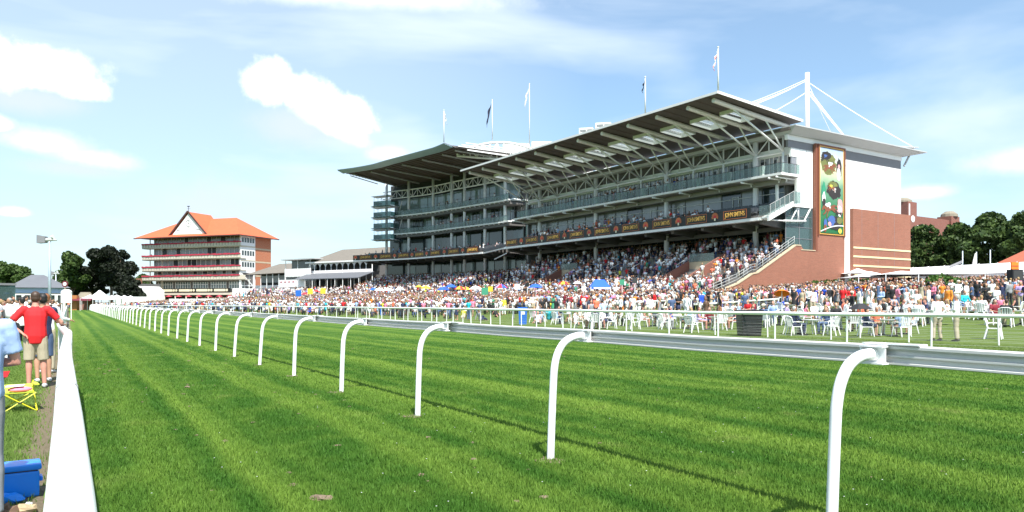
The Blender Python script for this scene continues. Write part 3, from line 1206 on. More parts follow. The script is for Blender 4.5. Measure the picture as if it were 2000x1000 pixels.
for y in (4.6, 9.2, 13.6, 18.2):
    sl.add([(a * 1.03 + .012 * math.sin(y * .55 + .4) - .008, y - 3 + dy, 1.052 + b_ * 1.03 + .001) for dy in (-.07, .07) for a, b_ in PN], [(i, (i + 1) % 10, 10 + (i + 1) % 10, 10 + i) for i in range(10)])
sl.each('joint_sleeve', 'rail_plastic', near)
npm = MB()
npm.tube([(0, 0, -.1), (0, 0, 1.01)], [(.034, .03)] * 2, 10)
npost = npm.mesh('post', [M_('white_plastic')])
y = 3.6
while y < 200:
    dx = -.16 * max(0, min(1, (y - 13) / 6))
    put('post', npost, near, (-.005 + dx, y - 3, 0))
    y += 2.75

# enclosure fence on the far side
fen = thing('enclosure_fence', 'tall white tubular fence with mesh along the front of the lawn', 'fence', (24, 14, 0))
fm = MB()
pts = [(fence_x(y) - 24, y - 14, 1.115 + .01 * math.sin(y)) for y in list(range(4, 60, 2)) + list(range(60, 262, 6))]
fm.tube(pts, .062, 10)
autosmooth(fm.build('top_rail', 'white_plastic', fen).data)
fp = MB()
fp.tube([(0, 0, -.1), (0, 0, 1.07)], .034, 8)
fpm = fp.mesh('post', [M_('white_steel')])
y = 14.3 - 2.85 * 3
i = 0
while y < 258:
    o = put('post', fpm, fen, (fence_x(y) - 24, y - 14, 0), (R(random.uniform(-.8, .8)), R(random.uniform(-1.2, 1.2)), 0))
    y += 2.85
wm = MB()
for z in (.12, .24, .36, .48, .60, .74, .90):
    wm.tube([(fence_x(y) - 24 + .04, y - 14, z + .008 * math.sin(y * 2.1 + z * 9)) for y in range(4, 80, 2)], .0032, 4, caps=False)
wm.build('wire', 'grey_steel', fen)

fen2 = thing('inner_lawn_fence', 'lower row of white posts and grey wires close behind the front fence', 'fence', (27, 14, 0))
def fx2(y):
    return fence_x(y) + float(np.interp(y, [8, 14, 22, 34, 60], [3.3, 3.1, 2.6, 2.4, 2.2]))
fm = MB()
fm.tube([(fx2(y) - 27, y - 14, 1.02) for y in range(6, 76, 2)], .035, 8)
fm.build('top_rail', 'white_steel', fen2)
fp = MB()
fp.tube([(0, 0, -.1), (0, 0, 1.03)], .03, 8)
fpm2 = fp.mesh('post', [M_('white_steel')])
y = 7.9
while y < 76:
    put('post', fpm2, fen2, (fx2(y) - 27, y - 14, 0), (R(random.uniform(-1.5, 1.5)), R(random.uniform(-2, 2)), 0))
    y += 2.9
wm = MB()
for z in (.15, .30, .45, .60, .75, .88):
    wm.tube([(fx2(y) - 27 + .03, y - 14, z) for y in range(6, 76, 2)], .003, 4, caps=False)
wm.build('wire', 'grey_steel', fen2)


# ------------------------------------------------------------------ the long straight grandstand
PH = R(2.2)
GX, GY = 70.45, 56.7


def gl(x, y, z=0.0):
    return Vector((GX + x * math.cos(PH) - y * math.sin(PH), GY + x * math.sin(PH) + y * math.cos(PH), z))


GS = thing('straight_grandstand', 'large white steel and brick grandstand with a tilted brown canopy and black fascia signs', 'grandstand', (GX, GY, 0), PH)
BEAMS = [0.03, 3.68, 8.52, 13.42, 18.3, 23.2, 28.1, 33.0, 37.95, 42.8, 47.7, 51.9]
NODES = [0.03, 3.88, 8.71, 13.68, 18.57, 23.5, 28.4, 33.5, 38.4, 43.3, 48.3, 52.2]
MAIN = [3.88, 18.57, 33.5, 48.3]
YE = 52.6


def zr(x):
    return 23.34 - .075 * (x + 12.6)


def slab(mb, x0, x1, y0, y1, th=.20, mi=0):
    p = [(x0, y0, zr(x0)), (x1, y0, zr(x1)), (x1, y1, zr(x1)), (x0, y1, zr(x0))]
    q = [(a, b, c + th) for a, b, c in p]
    mb.add(p + q, [(3, 2, 1, 0), (4, 5, 6, 7), (0, 1, 5, 4), (1, 2, 6, 5), (2, 3, 7, 6), (3, 0, 4, 7)], mi)


cm = MB()
ya, yb = -1.3, 53.4
slab(cm, -12.6, -7.6, ya, yb)
slab(cm, -3.9, 1.6, ya, yb)
SKY = [((BEAMS[i] + BEAMS[i + 1]) / 2, min(1.2, (BEAMS[i + 1] - BEAMS[i]) / 2 - .85)) for i in range(11)]
last = ya
for yc, hw in SKY:
    slab(cm, -7.6, -3.9, last, yc - hw)
    last = yc + hw
slab(cm, -7.6, -3.9, last, yb)
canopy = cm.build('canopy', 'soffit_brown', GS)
em = MB()
em.beam((-12.62, ya, zr(-12.6) + .12), (-12.62, yb, zr(-12.6) + .12), .06, .26)
em.beam((-12.6, ya - .03, zr(-12.6) + .12), (1.6, ya - .03, zr(1.6) + .12), .06, .28)
em.build('edge_trim', 'pale_grey_steel', canopy)
jm = MB()
for k in range(1, 34):
    yj = ya + (yb - ya) * k / 34
    jm.box(-12.5, -7.7, yj - .02, yj + .02, 0, .02)
for o in range(0, len(jm.v)):
    x, y, z = jm.v[o]
    jm.v[o] = (x, y, zr(x) - .03 + z)
jm.build('seam', 'dark_trim', canopy)
sm = MB()
gmb = MB()
sm.box(-1.85, -1.75, -1, 1, -.42, .25); sm.box(1.75, 1.85, -1, 1, -.42, .25)
sm.box(-1.75, 1.75, -1.06, -1, -.42, .25); sm.box(-1.75, 1.75, 1, 1.06, -.42, .25)
for k in range(-3, 4):
    gmb.box(-1.75, 1.75, k * .28 - .02, k * .28 + .02, .2, .26)
smesh = sm.mesh('skylight', [M_('white_panel')])
gmesh = gmb.mesh('glazing_bar', [M_('white_steel')])
pane = MB().box(-1.75, 1.75, -.98, .98, .27, .275).mesh('pane', [glass_mat('sky_glass', (.80, .84, .86), .72, body=(.3, .32, .32))])
for yc, hw in SKY:
    s = put('skylight', smesh, GS, (-5.75, yc, zr(-5.75)), (0, R(4.3), 0))
    s.scale = (1, hw, 1)
    put('glazing_bar', gmesh, s)
    put('pane', pane, s)
bmb = MB()
bmb.tube([(-11.75, 0, 23.04), (1.5, 0, 21.78)], [.26, .26], 14)
bmesh_ = bmb.mesh('roof_beam', [M_('pale_grey_steel')])
autosmooth(bmesh_)
for y in BEAMS:
    put('roof_beam', bmesh_, GS, (0, y, 0))
for y, n_ in zip(BEAMS, NODES):
    for (x, z, r_) in ((-8.84, 22.62, .11), (-3.29, 22.15, .095)):
        s = MB().tube([(x, y, z), (-.15, n_ - .05, 18.95)], r_, 8)
        s.build('strut', 'white_steel', GS, True)
    MB().tube([(.1, y, 21.2), (.1, y, 21.95)], .07, 6).build('strut', 'white_steel', GS)
    MB().tube([(.1, y, 21.2), (1.2, y, 21.8)], .05, 6).build('strut', 'white_steel', GS)
tm = MB()
tm.tube([(-.15, NODES[0], 20.72), (-.15, NODES[-1], 20.72)], .12, 8)
tm.tube([(-.15, NODES[0], 18.85), (-.15, NODES[-1], 18.85)], .13, 8)
for i, n_ in enumerate(NODES):
    tm.tube([(-.15, n_, 18.85), (-.15, n_, 20.75)], .10, 8)
    if i < len(NODES) - 1:
        m_ = (n_ + NODES[i + 1]) / 2
        tm.tube([(-.15, m_, 18.85), (-.15, m_, 20.75)], .07, 6)
        tm.tube([(-.15, n_, 18.9), (-.15, m_, 20.7)], .075, 6)
        tm.tube([(-.15, NODES[i + 1], 18.9), (-.15, m_, 20.7)], .075, 6)
tm.build('truss', 'pale_grey_steel', GS, True)
for y in MAIN:
    MB().tube([(-.1, y, 7.0), (-.1, y, 20.9)], .33, 16).build('column', 'pale_grey_steel', GS, True)
for y in NODES:
    if y not in MAIN:
        MB().tube([(-.15, y, 16.1), (-.15, y, 18.8)], .14, 10).build('column', 'white_steel', GS, True)
MB().tube([(-.2, .8, 12.6), (-.2, .8, 15.9)], .2, 12).build('column', 'white_steel', GS, True)

# eaves and recessed band behind the truss
mm = MB()
mm.box(-1.3, .9, -1.6, YE, 20.98, 21.28)
mm.box(.5, .9, -.6, YE, 19.5, 20.97)
mm.build('eaves', 'soffit_brown', GS)
mm = MB().box(.42, .9, -.6, YE, 18.62, 19.48)
mm.build('spandrel_panel', 'white_panel', GS)
mm = MB()
for k in range(1, 44):
    mm.box(.49, .52, k * 1.2 - .03, k * 1.2 + .03, 19.5, 20.9)
mm.build('louvre_mullion', 'louvre_grey', GS)

# upper boxes: glazing with doors standing open
wm_ = MB()
dm = MB()
mu = MB()
bays = [(NODES[i], NODES[i + 1]) for i in range(11)]
rr = random.Random(4)
for a, b_ in bays:
    w = b_ - a
    wm_.box(.75, .8, a, b_, 16.1, 18.62)
    off = .28 * w
    d0 = a + w * .30
    dm.box(.70, .76, d0, d0 + .85, 16.12, 18.3)
    if rr.random() < .6:
        dm.box(.70, .76, a + w * .78, a + w * .78 + .75, 16.12, 18.3)
    mu.beam((.55, d0 - .02, 16.12), (.55, d0 - .02, 18.35), .5, .05, up=(0, 1, 0))
    for q in (.0, .16, .30, .5, .64, .82):
        mu.box(.62, .72, a + w * q - .035, a + w * q + .035, 16.1, 18.62)
wm_.each('upper_window', 'grey_glazing', GS)
dm.each('open_doorway', 'door_dark', GS)
mu.build('mullion', 'pale_grey_steel', GS)

# upper balcony
bb = MB()
bb.box(-2.6, .7, -1.6, YE, 15.82, 16.08)
balc = bb.build('balcony', 'white_panel', GS)
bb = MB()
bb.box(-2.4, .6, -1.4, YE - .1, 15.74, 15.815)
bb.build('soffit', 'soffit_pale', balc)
bg = MB()
y = -1.5
while y < YE - 1:
    bg.box(-2.56, -2.54, y + .04, y + 1.36, 16.15, 17.15)
    y += 1.4
bg.box(-2.5, -.2, -1.56, -1.54, 16.15, 17.15)
bg.box(.0, .7, -1.56, -1.54, 16.15, 17.15)
bg.each('glass_panel', 'balcony_glass', balc)
hr = MB()
hr.tube([(.7, -1.55, 17.2), (-2.55, -1.55, 17.2), (-2.55, YE, 17.2)], .03, 6)
hr.build('handrail', 'lamp_black', balc)
fn = MB()
fn.add([(-.16, -.16, 0), (.16, -.16, 0), (.16, .16, 0), (-.16, .16, 0), (-.26, -.26, 1.15), (.26, -.26, 1.15), (.26, .26, 1.15), (-.26, .26, 1.15)],
       [(3, 2, 1, 0), (4, 5, 6, 7), (0, 1, 5, 4), (1, 2, 6, 5), (2, 3, 7, 6), (3, 0, 4, 7)])
fnm = fn.mesh('planter', [M_('white_panel')])
for a, b_ in bays[:]:
    put('planter', fnm, balc, (-2.2, a + 1.3 if a < 1 else a + 2.2, 16.08))
brk = MB()
for y in NODES + [-1.0]:
    brk.tube([(-2.75, y, 15.62), (.4, y, 15.62)], .11, 8)
    brk.tube([(-.9, y, 15.62), (-.9, y, 15.25)], .08, 8)
brk.build('bracket', 'white_steel', balc, True)

# middle level behind the raked seats
g1, g2, g3, g4 = MB(), MB(), MB(), MB()
y = .6
k = 0
while y < YE - .5:
    w = rr.choice((1.5, 2.3, 3.1, 2.6))
    y2 = min(y + w, YE - .3)
    tgt = g1 if k % 2 == 0 else g2
    (g1 if rr.random() < .66 else g2).box(.9, .95, y, y2, 12.4, 15.75)
    g3.box(.82, .9, y - .05, y + .05, 12.4, 15.75)
    if rr.random() < .35:
        g4.box(.80, .88, y + .3, y + .36, 12.6, 14.6)
        g4.box(.80, .88, y + 1.25, y + 1.31, 12.6, 14.6)
        g4.box(.80, .88, y + .3, y + 1.31, 14.55, 14.62)
    y = y2
    k += 1
g4.box(.80, .90, .6, YE - .3, 14.35, 14.41)
g1.each('restaurant_window', 'grey_glazing', GS)
g2.each('dark_restaurant_window', 'dark_glazing', GS)
g3.build('mullion', 'louvre_grey', GS)
g4.build('transom', 'pale_grey_steel', GS)
MB().box(-2.3, .95, -.6, YE, 15.2, 15.72).build('downstand', 'soffit_pale', GS).location.x = 1.7

# raked seating and the deck
rk = MB()
for i in range(6):
    rk.box(-4.0 + i * .8, 1.0, .4, YE, 11.15 + i * .24, 11.39 + i * .24)
rk.build('raked_deck', 'concrete_dark', GS)
st = MB()
for i in range(6):
    y = .8
    while y < YE - .5:
        if not (12 < y < 40 and i < 4):
            xx = -3.75 + i * .8
            zz = 11.4 + i * .24
            st.box(xx, xx + .06, y, y + .46, zz + .15, zz + .72)
            st.box(xx - .38, xx, y, y + .46, zz + .32, zz + .40)
        y += .56
tag(st.build('seat_row', 'seat_grey', GS), kind='stuff')
sc = MB()
for k in range(14):
    y = 12.5 + k * 2.0
    sc.box(-3.7 + (k % 3) * .9, -3.66 + (k % 3) * .9, y, y + 1.5, 11.5 + (k % 3) * .24, 12.45 + (k % 3) * .24)
    sc.box(-3.6 + (k % 3) * .9, -2.8 + (k % 3) * .9, y + 1.6, y + 1.63, 11.5 + (k % 3) * .24, 12.5 + (k % 3) * .24)
sc.each('glass_screen', 'balcony_glass', GS)
for k in range(12):
    tb = MB()
    y = 13 + k * 2.2
    z0 = 11.4 + (k % 2) * .24
    tb.box(-2.9, -2.2, y, y + .7, z0 + .7, z0 + .74)
    tb.box(-2.58, -2.52, y + .32, y + .38, z0, z0 + .7)
    tb.build('terrace_table', 'white_plastic', GS)

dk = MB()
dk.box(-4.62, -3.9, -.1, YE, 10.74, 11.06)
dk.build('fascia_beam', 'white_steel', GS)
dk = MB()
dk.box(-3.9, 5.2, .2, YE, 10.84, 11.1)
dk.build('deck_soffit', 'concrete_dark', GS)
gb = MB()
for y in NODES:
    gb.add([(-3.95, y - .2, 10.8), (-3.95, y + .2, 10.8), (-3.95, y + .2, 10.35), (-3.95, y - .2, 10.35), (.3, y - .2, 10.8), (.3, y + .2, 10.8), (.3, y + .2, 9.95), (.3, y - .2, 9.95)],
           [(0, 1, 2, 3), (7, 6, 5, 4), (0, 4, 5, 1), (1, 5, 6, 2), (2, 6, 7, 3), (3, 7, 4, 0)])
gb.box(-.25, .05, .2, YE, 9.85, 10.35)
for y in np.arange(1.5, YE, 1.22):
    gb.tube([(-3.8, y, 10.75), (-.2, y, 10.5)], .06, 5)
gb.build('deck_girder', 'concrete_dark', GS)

board = MB()
board.box(-4.70, -4.62, .9, 51.8, 11.10, 12.26)
board = board.build('fascia_board', 'sign_black', GS)
txt_c = bpy.data.curves.new('lettering', 'FONT')
txt_c.body = "JOHN SMITH'S"
txt_c.align_x = 'CENTER'
txt_c.align_y = 'CENTER'
txt_c.size = .74
txt_c.offset = .006
txt_c.extrude = .012
txt_c.space_character = .92
txt_c.resolution_u = 3
_o = bpy.data.objects.new('tmp', txt_c)
COL.objects.link(_o)
txt = bpy.data.meshes.new_from_object(_o.evaluated_get(bpy.context.evaluated_depsgraph_get()))
bpy.data.objects.remove(_o)
_xs = [v.co.x for v in txt.vertices]
_k = 2.86 / (max(_xs) - min(_xs))
for v_ in txt.vertices:
    v_.co.x *= _k
txt.materials.clear()
txt.materials.append(M_('sign_gold'))
frm = MB()
W2, H2 = 1.66, .50
for (x0, x1, z0, z1) in ((-W2, W2, H2 - .055, H2), (-W2, W2, -H2, -H2 + .055), (-W2, -W2 + .055, -H2 + .055, H2 - .055), (W2 - .055, W2, -H2 + .055, H2 - .055)):
    frm.box(-.02, .0, x0, x1, z0, z1)
frmm = frm.mesh('sign_border', [M_('sign_orange')])
eb = MB()
N = 11
for k in range(N):          # a fan of ribs over a pale stem, like a horseshoe magnet
    a = math.pi * (-.12 + 1.24 * k / (N - 1))
    ca, sa = math.cos(a), math.sin(a)
    w = .085
    p = [(ca * .16 - sa * w * .6, sa * .16 + ca * w * .6), (ca * .46 - sa * w, sa * .46 + ca * w), (ca * .52, sa * .52), (ca * .46 + sa * w, sa * .46 - ca * w), (ca * .16 + sa * w * .6, sa * .16 - ca * w * .6)]
    eb.prism(p, -.018 - .002 * (k % 2), .0, 0, 'x')
eb.prism([(math.cos(i * .5236) * .2, math.sin(i * .5236) * .2 + .02) for i in range(12)], -.03, .0, 1, 'x')
eb.prism([(-.10, -.46), (.10, -.46), (.13, -.10), (-.13, -.10)], -.03, .0, 2, 'x')
ebm = eb.mesh('emblem', [M_('sign_orange'), M_('sign_red'), M_('sign_cream')])


for k in range(9):
    y = 3.12 + 5.86 * k
    if y < 51:
        # lettering and borders hang on the board as its pieces
        b1 = put('sign_border', frmm, board, (-4.705, y, 11.69))
        put('lettering', txt, board, (-4.73, y, 11.69), (R(90), 0, R(-90)))
        if y + 2.93 < 51.2:
            put('emblem', ebm, board, (-4.71, y + 2.93, 11.69))

# concourse under the deck
cz = MB()
cz.box(.3, 6.2, -.6, YE, 7.9, 8.15)
cz.build('concourse_floor', 'concrete_dark', GS)
cz = MB().box(5.0, 5.2, .0, YE, 8.15, 10.84)
cz.build('concourse_glazing', 'dark_glazing', GS)
mu = MB()
for y in np.arange(1, YE, 2.45):
    mu.box(4.94, 5.0, y - .05, y + .05, 8.15, 10.84)
mu.box(4.92, 5.0, .1, YE, 10.0, 10.08)
mu.build('mullion', 'louvre_grey', GS)
core = MB()
core.box(5.25, 22.4, .2, YE, 1.0, 20.9)
core.box(.96, 5.24, .2, YE, 11.1, 20.9)
core.build('core', 'concrete_dark', GS)
cz = MB().box(.5, 22.5, YE + .01, YE + .25, 8, 21)
cz.build('far_gable', 'louvre_grey', GS)

# standing terrace
mj = MB()
for x in (12.9, 16.4, 20.1):
    mj.box(x, x + .035, -1.556, -1.55, 1.0, 13.0)
mj.build('movement_joint', 'louvre_grey', GS)
te = MB()
n_st = 25
for i in range(n_st):
    x0 = -17.6 + i * .72
    z = 1.75 + max(0, i - 2) * .2 if i < 0 else None
    zz = float(np.interp(x0, [-17.6, -9.45, .4], [1.55, 3.45, 8.0]))
    te.box(x0, x0 + .74, -.98, 51.5, zz - 1.6, zz)
ter = te.build('terrace', 'concrete', GS)


def tz(x):
    return float(np.interp(x, [-17.6, -9.45, .4], [1.55, 3.45, 8.0]))


for yv in (6.0, 32.0):
    vm_ = MB()
    for s_ in (0, 4.2):
        vm_.add([(-9.6, yv + s_, tz(-9.6) - .3), (-9.6, yv + s_ + .3, tz(-9.6) - .3), (-1.5, yv + s_ + .3, tz(-1.5) - .3), (-1.5, yv + s_, tz(-1.5) - .3),
                 (-9.6, yv + s_, tz(-9.6) + 1.0), (-9.6, yv + s_ + .3, tz(-9.6) + 1.0), (-1.5, yv + s_ + .3, tz(-1.5) + 1.0), (-1.5, yv + s_, tz(-1.5) + 1.0)],
                [(3, 2, 1, 0), (4, 5, 6, 7), (0, 1, 5, 4), (1, 2, 6, 5), (2, 3, 7, 6), (3, 0, 4, 7)])
    w = vm_.build('vomitory_wall', 'brick_dark', ter)
    MB().box(-4.6, -4.3, yv + .3, yv + 4.2, 4.6, 6.55).build('vomitory_lintel', 'buff_stone', ter)
    MB().box(-4.7, -4.62, yv + .3, yv + 4.2, 6.56, 7.5).build('vomitory_balustrade', 'balcony_glass', ter)
    MB().box(-4.75, -4.61, yv + .3, yv + 4.2, 3.2, 4.59).build('vomitory_opening', 'door_dark', ter)
hm = MB()
for yv in (2.5, 5.2, 11.5, 15.0, 19.5, 24.0, 28.5, 37.5, 42.5, 47.0):
    for xa, xb in ((-15.5, -13.2), (-10.8, -8.6), (-5.5, -3.4)):
        if rr.random() < .75:
            hm.tube([(xa, yv, tz(xa)), (xa, yv, tz(xa) + .95), (xb, yv, tz(xb) + .95), (xb, yv, tz(xb))], .045, 6)
hm.each('handrail', 'white_steel', ter, True)

# ---- end wall towards the camera (local y about -1)
E_ = MB
E_().box(-.6, 3.9, -1.0, -.7, 19.22, 20.02).box(9.75, 22.6, -1.0, -.7, 18.95, 20.02).build('gable_louvre', 'louvre_grey', GS)
E_().box(-.8, 22.7, -1.06, -.65, 20.04, 20.62).build('gable_band', 'white_panel', GS)
w = E_()
w.box(-.1, 3.9, -1.0, -.7, 18.2, 19.2)
w.box(.95, 3.9, -1.0, -.7, 12.55, 18.18)
w.box(9.75, 22.6, -1.0, -.7, 13.0, 18.93)
gw = w.build('gable_wall', 'white_panel', GS)
w = E_()
for x in (1.5, 2.7):
    w.box(x, x + .03, -1.012, -1.0, 18.2, 19.2)
for x in np.arange(10.9, 22, 1.25):
    w.box(x, x + .03, -1.012, -1.0, 18.2, 18.93)
w.box(9.76, 22.6, -1.012, -1.0, 18.17, 18.2)
w.build('panel_joint', 'louvre_grey', gw)
E_().box(.05, .9, -.95, -.8, 16.1, 18.15).build('gable_window', 'grey_glazing', GS)
E_().box(9.72, 11.05, -1.15, -.7, 1.0, 12.98).build('gable_pier', 'white_panel', GS)
bw = E_()
bw.box(11.08, 23.9, -1.55, -.6, 1.0, 13.0)
bw = bw.build('brick_return', 'brick_red', GS)
s_ = E_()
for z in (8.27, 7.2, 6.08, 4.95):
    s_.box(11.1, 23.92, -1.6, -1.56, z - .11, z + .11)
s_.build('stone_band', 'cream_stripe', bw)
bs = E_()
poly = [(1.25, 8.05), (.36, 8.05), (-6.29, 4.75), (-7.14, 4.62), (-9.45, 3.55), (-14.2, 2.1), (-14.2, .6), (9.7, .6), (9.7, 20.1), (3.97, 20.1), (3.97, 7.55), (1.9, 7.55)]
bs.prism(poly, -1.32, -.99, 0, 'y')
bs = bs.build('brick_gable', 'brick_red', GS)
cp = E_()
cpts = [(1.25, 8.05), (.36, 8.05), (-6.29, 4.75), (-7.14, 4.62), (-9.45, 3.55), (-14.2, 2.1)]
for a, b_ in zip(cpts, cpts[1:]):
    cp.beam((a[0], -1.16, a[1] + .06), (b_[0], -1.16, b_[1] + .06), .44, .12)
cp.beam((1.25, -1.16, 7.62), (3.95, -1.16, 7.62), .44, .1)
cp.build('coping', 'buff_stone', bs)
hh = E_()
for a, b_ in zip(cpts[1:], cpts[2:]):
    for dz in (.45, .78, 1.08):
        hh.tube([(a[0], -1.1, a[1] + dz), (b_[0], -1.1, b_[1] + dz)], .028, 6)
    n_ = max(1, int(abs(a[0] - b_[0]) / 1.1))
    for k in range(n_ + 1):
        q = k / n_
        x, z = a[0] * (1 - q) + b_[0] * q, a[1] * (1 - q) + b_[1] * q
        hh.tube([(x, -1.1, z), (x, -1.1, z + 1.1)], .03, 6)
hh.build('stair_railing', 'grey_steel', bs, True)
E_().box(3.99, 4.35, -1.36, -1.325, 7.6, 20.1).build('brick_jamb', 'frame_brown', bs)
gg = E_()
gg.box(-1.0, 3.9, -.9, -.86, 7.7, 12.5)
gg = gg.build('glass_end_wall', 'screen_glass', GS)
fr = E_()
for x in (-1.0, 1.45, 3.85):
    fr.box(x, x + .07, -.95, -.9, 7.65, 12.5)
for z in (7.66, 8.9, 10.2, 11.4):
    fr.box(-.9, 3.85, -.94, -.9, z, z + .05)
fr.build('glass_frame', 'louvre_grey', gg)
E_().box(4.5, 5.0, -.7, 0.1, 7.6, 12.5).build('inner_wall', 'blue_grey_glazing', GS)

# mural: printed racing scenes, own generic drawing
MUR = bpy.data.materials.new('mural_print')
MUR.use_nodes = True
t = MUR.node_tree
tcn = nd(t, 'ShaderNodeTexCoord')
sxn = nd(t, 'ShaderNodeSeparateXYZ')
t.links.new(tcn.outputs['Object'], sxn.inputs[0])
rampn = nd(t, 'ShaderNodeValToRGB')
mrn = nd(t, 'ShaderNodeMapRange', inp={'From Min': 9.6, 'From Max': 19.9})
t.links.new(sxn.outputs[2], mrn.inputs[0])
nz = nd(t, 'ShaderNodeTexNoise', inp={'Scale': .8, 'Detail': 4.0})
t.links.new(tcn.outputs['Object'], nz.inputs['Vector'])
t.links.new(mth(t, 'ADD', mrn.outputs[0], mth(t, 'MULTIPLY', mth(t, 'SUBTRACT', nz.outputs['Fac'], .5), .12)), rampn.inputs[0])
cr = rampn.color_ramp
cr.elements[0].position = 0
cr.elements[0].color = (.01, .12, .035, 1)
cr.elements[1].position = 1
cr.elements[1].color = (.34, .44, .58, 1)
for p_, c_ in ((.3, (.03, .17, .07)), (.55, (.14, .30, .19)), (.66, (.42, .52, .32)), (.76, (.62, .58, .36)), (.88, (.50, .56, .56))):
    e = cr.elements.new(p_)
    e.color = c_ + (1,)
t.links.new(rampn.outputs[0], t.nodes['Principled BSDF'].inputs['Base Color'])
t.nodes['Principled BSDF'].inputs['Roughness'].default_value = .5
MATS['mural_print'] = MUR
mural = E_().box(4.72, 9.28, -1.40, -1.33, 9.75, 19.75).build('mural', 'mural_print', GS)
fr = E_()
fr.box(4.36, 4.56, -1.46, -1.325, 9.4, 20.1); fr.box(9.44, 9.69, -1.46, -1.325, 9.4, 20.1); fr.box(4.56, 9.44, -1.46, -1.325, 19.91, 20.1)
fr.build('mural_frame', 'frame_brown', mural)
fr = E_()
fr.box(4.63, 4.70, -1.44, -1.33, 9.6, 19.9); fr.box(9.30, 9.37, -1.44, -1.33, 9.6, 19.9); fr.box(4.7, 9.3, -1.44, -1.33, 19.83, 19.9); fr.box(4.7, 9.3, -1.44, -1.33, 9.6, 9.67)
fr.build('mural_border', 'sign_gold', mural)
HORSE = [(-1.0, .30), (-1.12, .16), (-1.05, .08), (-.86, .16), (-.72, .20), (-.60, .02), (-.72, -.12), (-1.0, -.22), (-1.02, -.34), (-.92, -.30), (-.60, -.24), (-.42, -.10), (-.30, -.16),
         (-.55, -.42), (-.62, -.62), (-.52, -.62), (-.40, -.40), (-.14, -.16), (.22, -.12), (.40, -.20), (.62, -.40), (.92, -.52), (.98, -.44), (.74, -.28), (.62, -.12),
         (.86, -.30), (1.12, -.34), (1.10, -.26), (.84, -.12), (.74, .08), (.95, .02), (1.15, -.06), (1.05, .12), (.72, .26), (.40, .24), (0, .20), (-.40, .26), (-.62, .44), (-.80, .48)]
RIDER = [(-.30, .24), (-.38, .36), (-.52, .42), (-.58, .56), (-.46, .66), (-.34, .60), (-.30, .52), (-.05, .60), (.22, .56), (.30, .40), (.14, .26), (.20, .06), (.06, .04), (-.02, .24)]
mat('print_bay', (.22, .07, .03), .5, vary=.5, scale=3)
mat('print_dark', (.03, .022, .02), .5, vary=.5, scale=3)
mat('print_white', (.75, .74, .72), .5, vary=.15, scale=3)
mat('print_blue', (.06, .12, .34), .5, vary=.2, scale=3)
mat('print_pink', (.7, .35, .35), .5, vary=.2, scale=3)
mat('print_olive', (.16, .17, .05), .6, vary=.6, scale=2.5)
mat('print_yellow', (.80, .68, .08), .5)
mat('print_green', (.03, .26, .14), .5, vary=.2, scale=3)


def blob(cx, cz, rx, rz, n=22, seed=1, rough=.16):
    q = random.Random(seed)
    return [(cx + rx * math.cos(2 * math.pi * k / n) * (1 + q.uniform(-rough, rough)), cz + rz * math.sin(2 * math.pi * k / n) * (1 + q.uniform(-rough, rough))) for k in range(n)]


layer = [0]


def printed(poly, m, name='print_figure'):
    layer[0] += 1
    y = -1.405 - layer[0] * .0016
    mb = MB()
    mb.add([(a, y, b_) for a, b_ in poly], [tuple(range(len(poly)))])
    # fan triangulation breaks on concave outlines: let bmesh do it
    me = bpy.data.meshes.new(name)
    me.from_pydata(mb.v, [], mb.f)
    me.materials.append(M_(m))
    bm = bmesh.new()
    bm.from_mesh(me)
    bmesh.ops.triangulate(bm, faces=bm.faces)
    bm.to_mesh(me)
    bm.free()
    put(name, me, mural)


def horse(cx, cz, s, hm_, rm_, flip=1, tilt=0):
    ct, st_ = math.cos(tilt), math.sin(tilt)
    tr = lambda P: [(cx + s * flip * (a * ct - b_ * st_), cz + s * (a * st_ + b_ * ct)) for a, b_ in P]
    printed(tr(HORSE), hm_)
    printed(tr(RIDER), rm_)
    printed(tr(blob(-.52, .60, .10, .10, 10, 3, .05)), 'print_dark' if rm_ != 'print_dark' else 'print_white')


printed(blob(6.3, 18.0, 1.5, 1.25, 26, 2), 'print_olive')
printed(blob(5.9, 18.9, .95, .45, 18, 5), 'print_dark')
horse(6.6, 17.5, 1.15, 'print_bay', 'print_white', -1)
horse(5.7, 18.5, .8, 'print_dark', 'print_blue', -1)
printed(blob(8.45, 17.5, .5, 1.3, 20, 7), 'print_dark')
printed(blob(8.35, 16.9, .42, .75, 18, 8), 'print_white')
printed(blob(8.4, 17.8, .22, .28, 14, 9), 'print_pink')
printed(blob(7.4, 14.9, 1.35, 1.05, 26, 12), 'print_dark')
printed(blob(7.2, 15.6, .9, .35, 20, 13), 'print_olive')
horse(7.5, 14.6, 1.05, 'print_dark', 'print_white', 1)
horse(6.9, 15.1, .7, 'print_bay', 'print_yellow', 1)
printed(blob(5.4, 14.5, .38, 1.2, 18, 14), 'print_green')
printed(blob(5.4, 13.8, .30, .75, 18, 15), 'print_white')
printed(blob(5.45, 13.3, .30, .55, 18, 16), 'print_dark')
horse(6.5, 12.6, 1.35, 'print_bay', 'print_white', 1, .25)
printed(blob(8.6, 13.0, .55, 1.0, 18, 18), 'print_pink')
printed(blob(8.5, 12.5, .38, .7, 18, 19), 'print_white')
horse(8.3, 12.2, .7, 'print_dark', 'print_pink', 1)
printed(blob(7.5, 11.9 - .9, 1.3, .85, 26, 20), 'print_dark')
printed(blob(6.9, 11.6 - .3, .72, .62, 20, 21), 'print_blue')
printed(blob(6.5, 11.1 - .25, .3, .3, 14, 22), 'print_pink')
printed(blob(8.5, 11.4, .55, .45, 18, 23), 'print_olive')
printed(blob(5.7, 10.9, .32, .5, 16, 24), 'print_blue')
printed(blob(5.65, 10.3, .28, .45, 16, 25), 'print_bay')
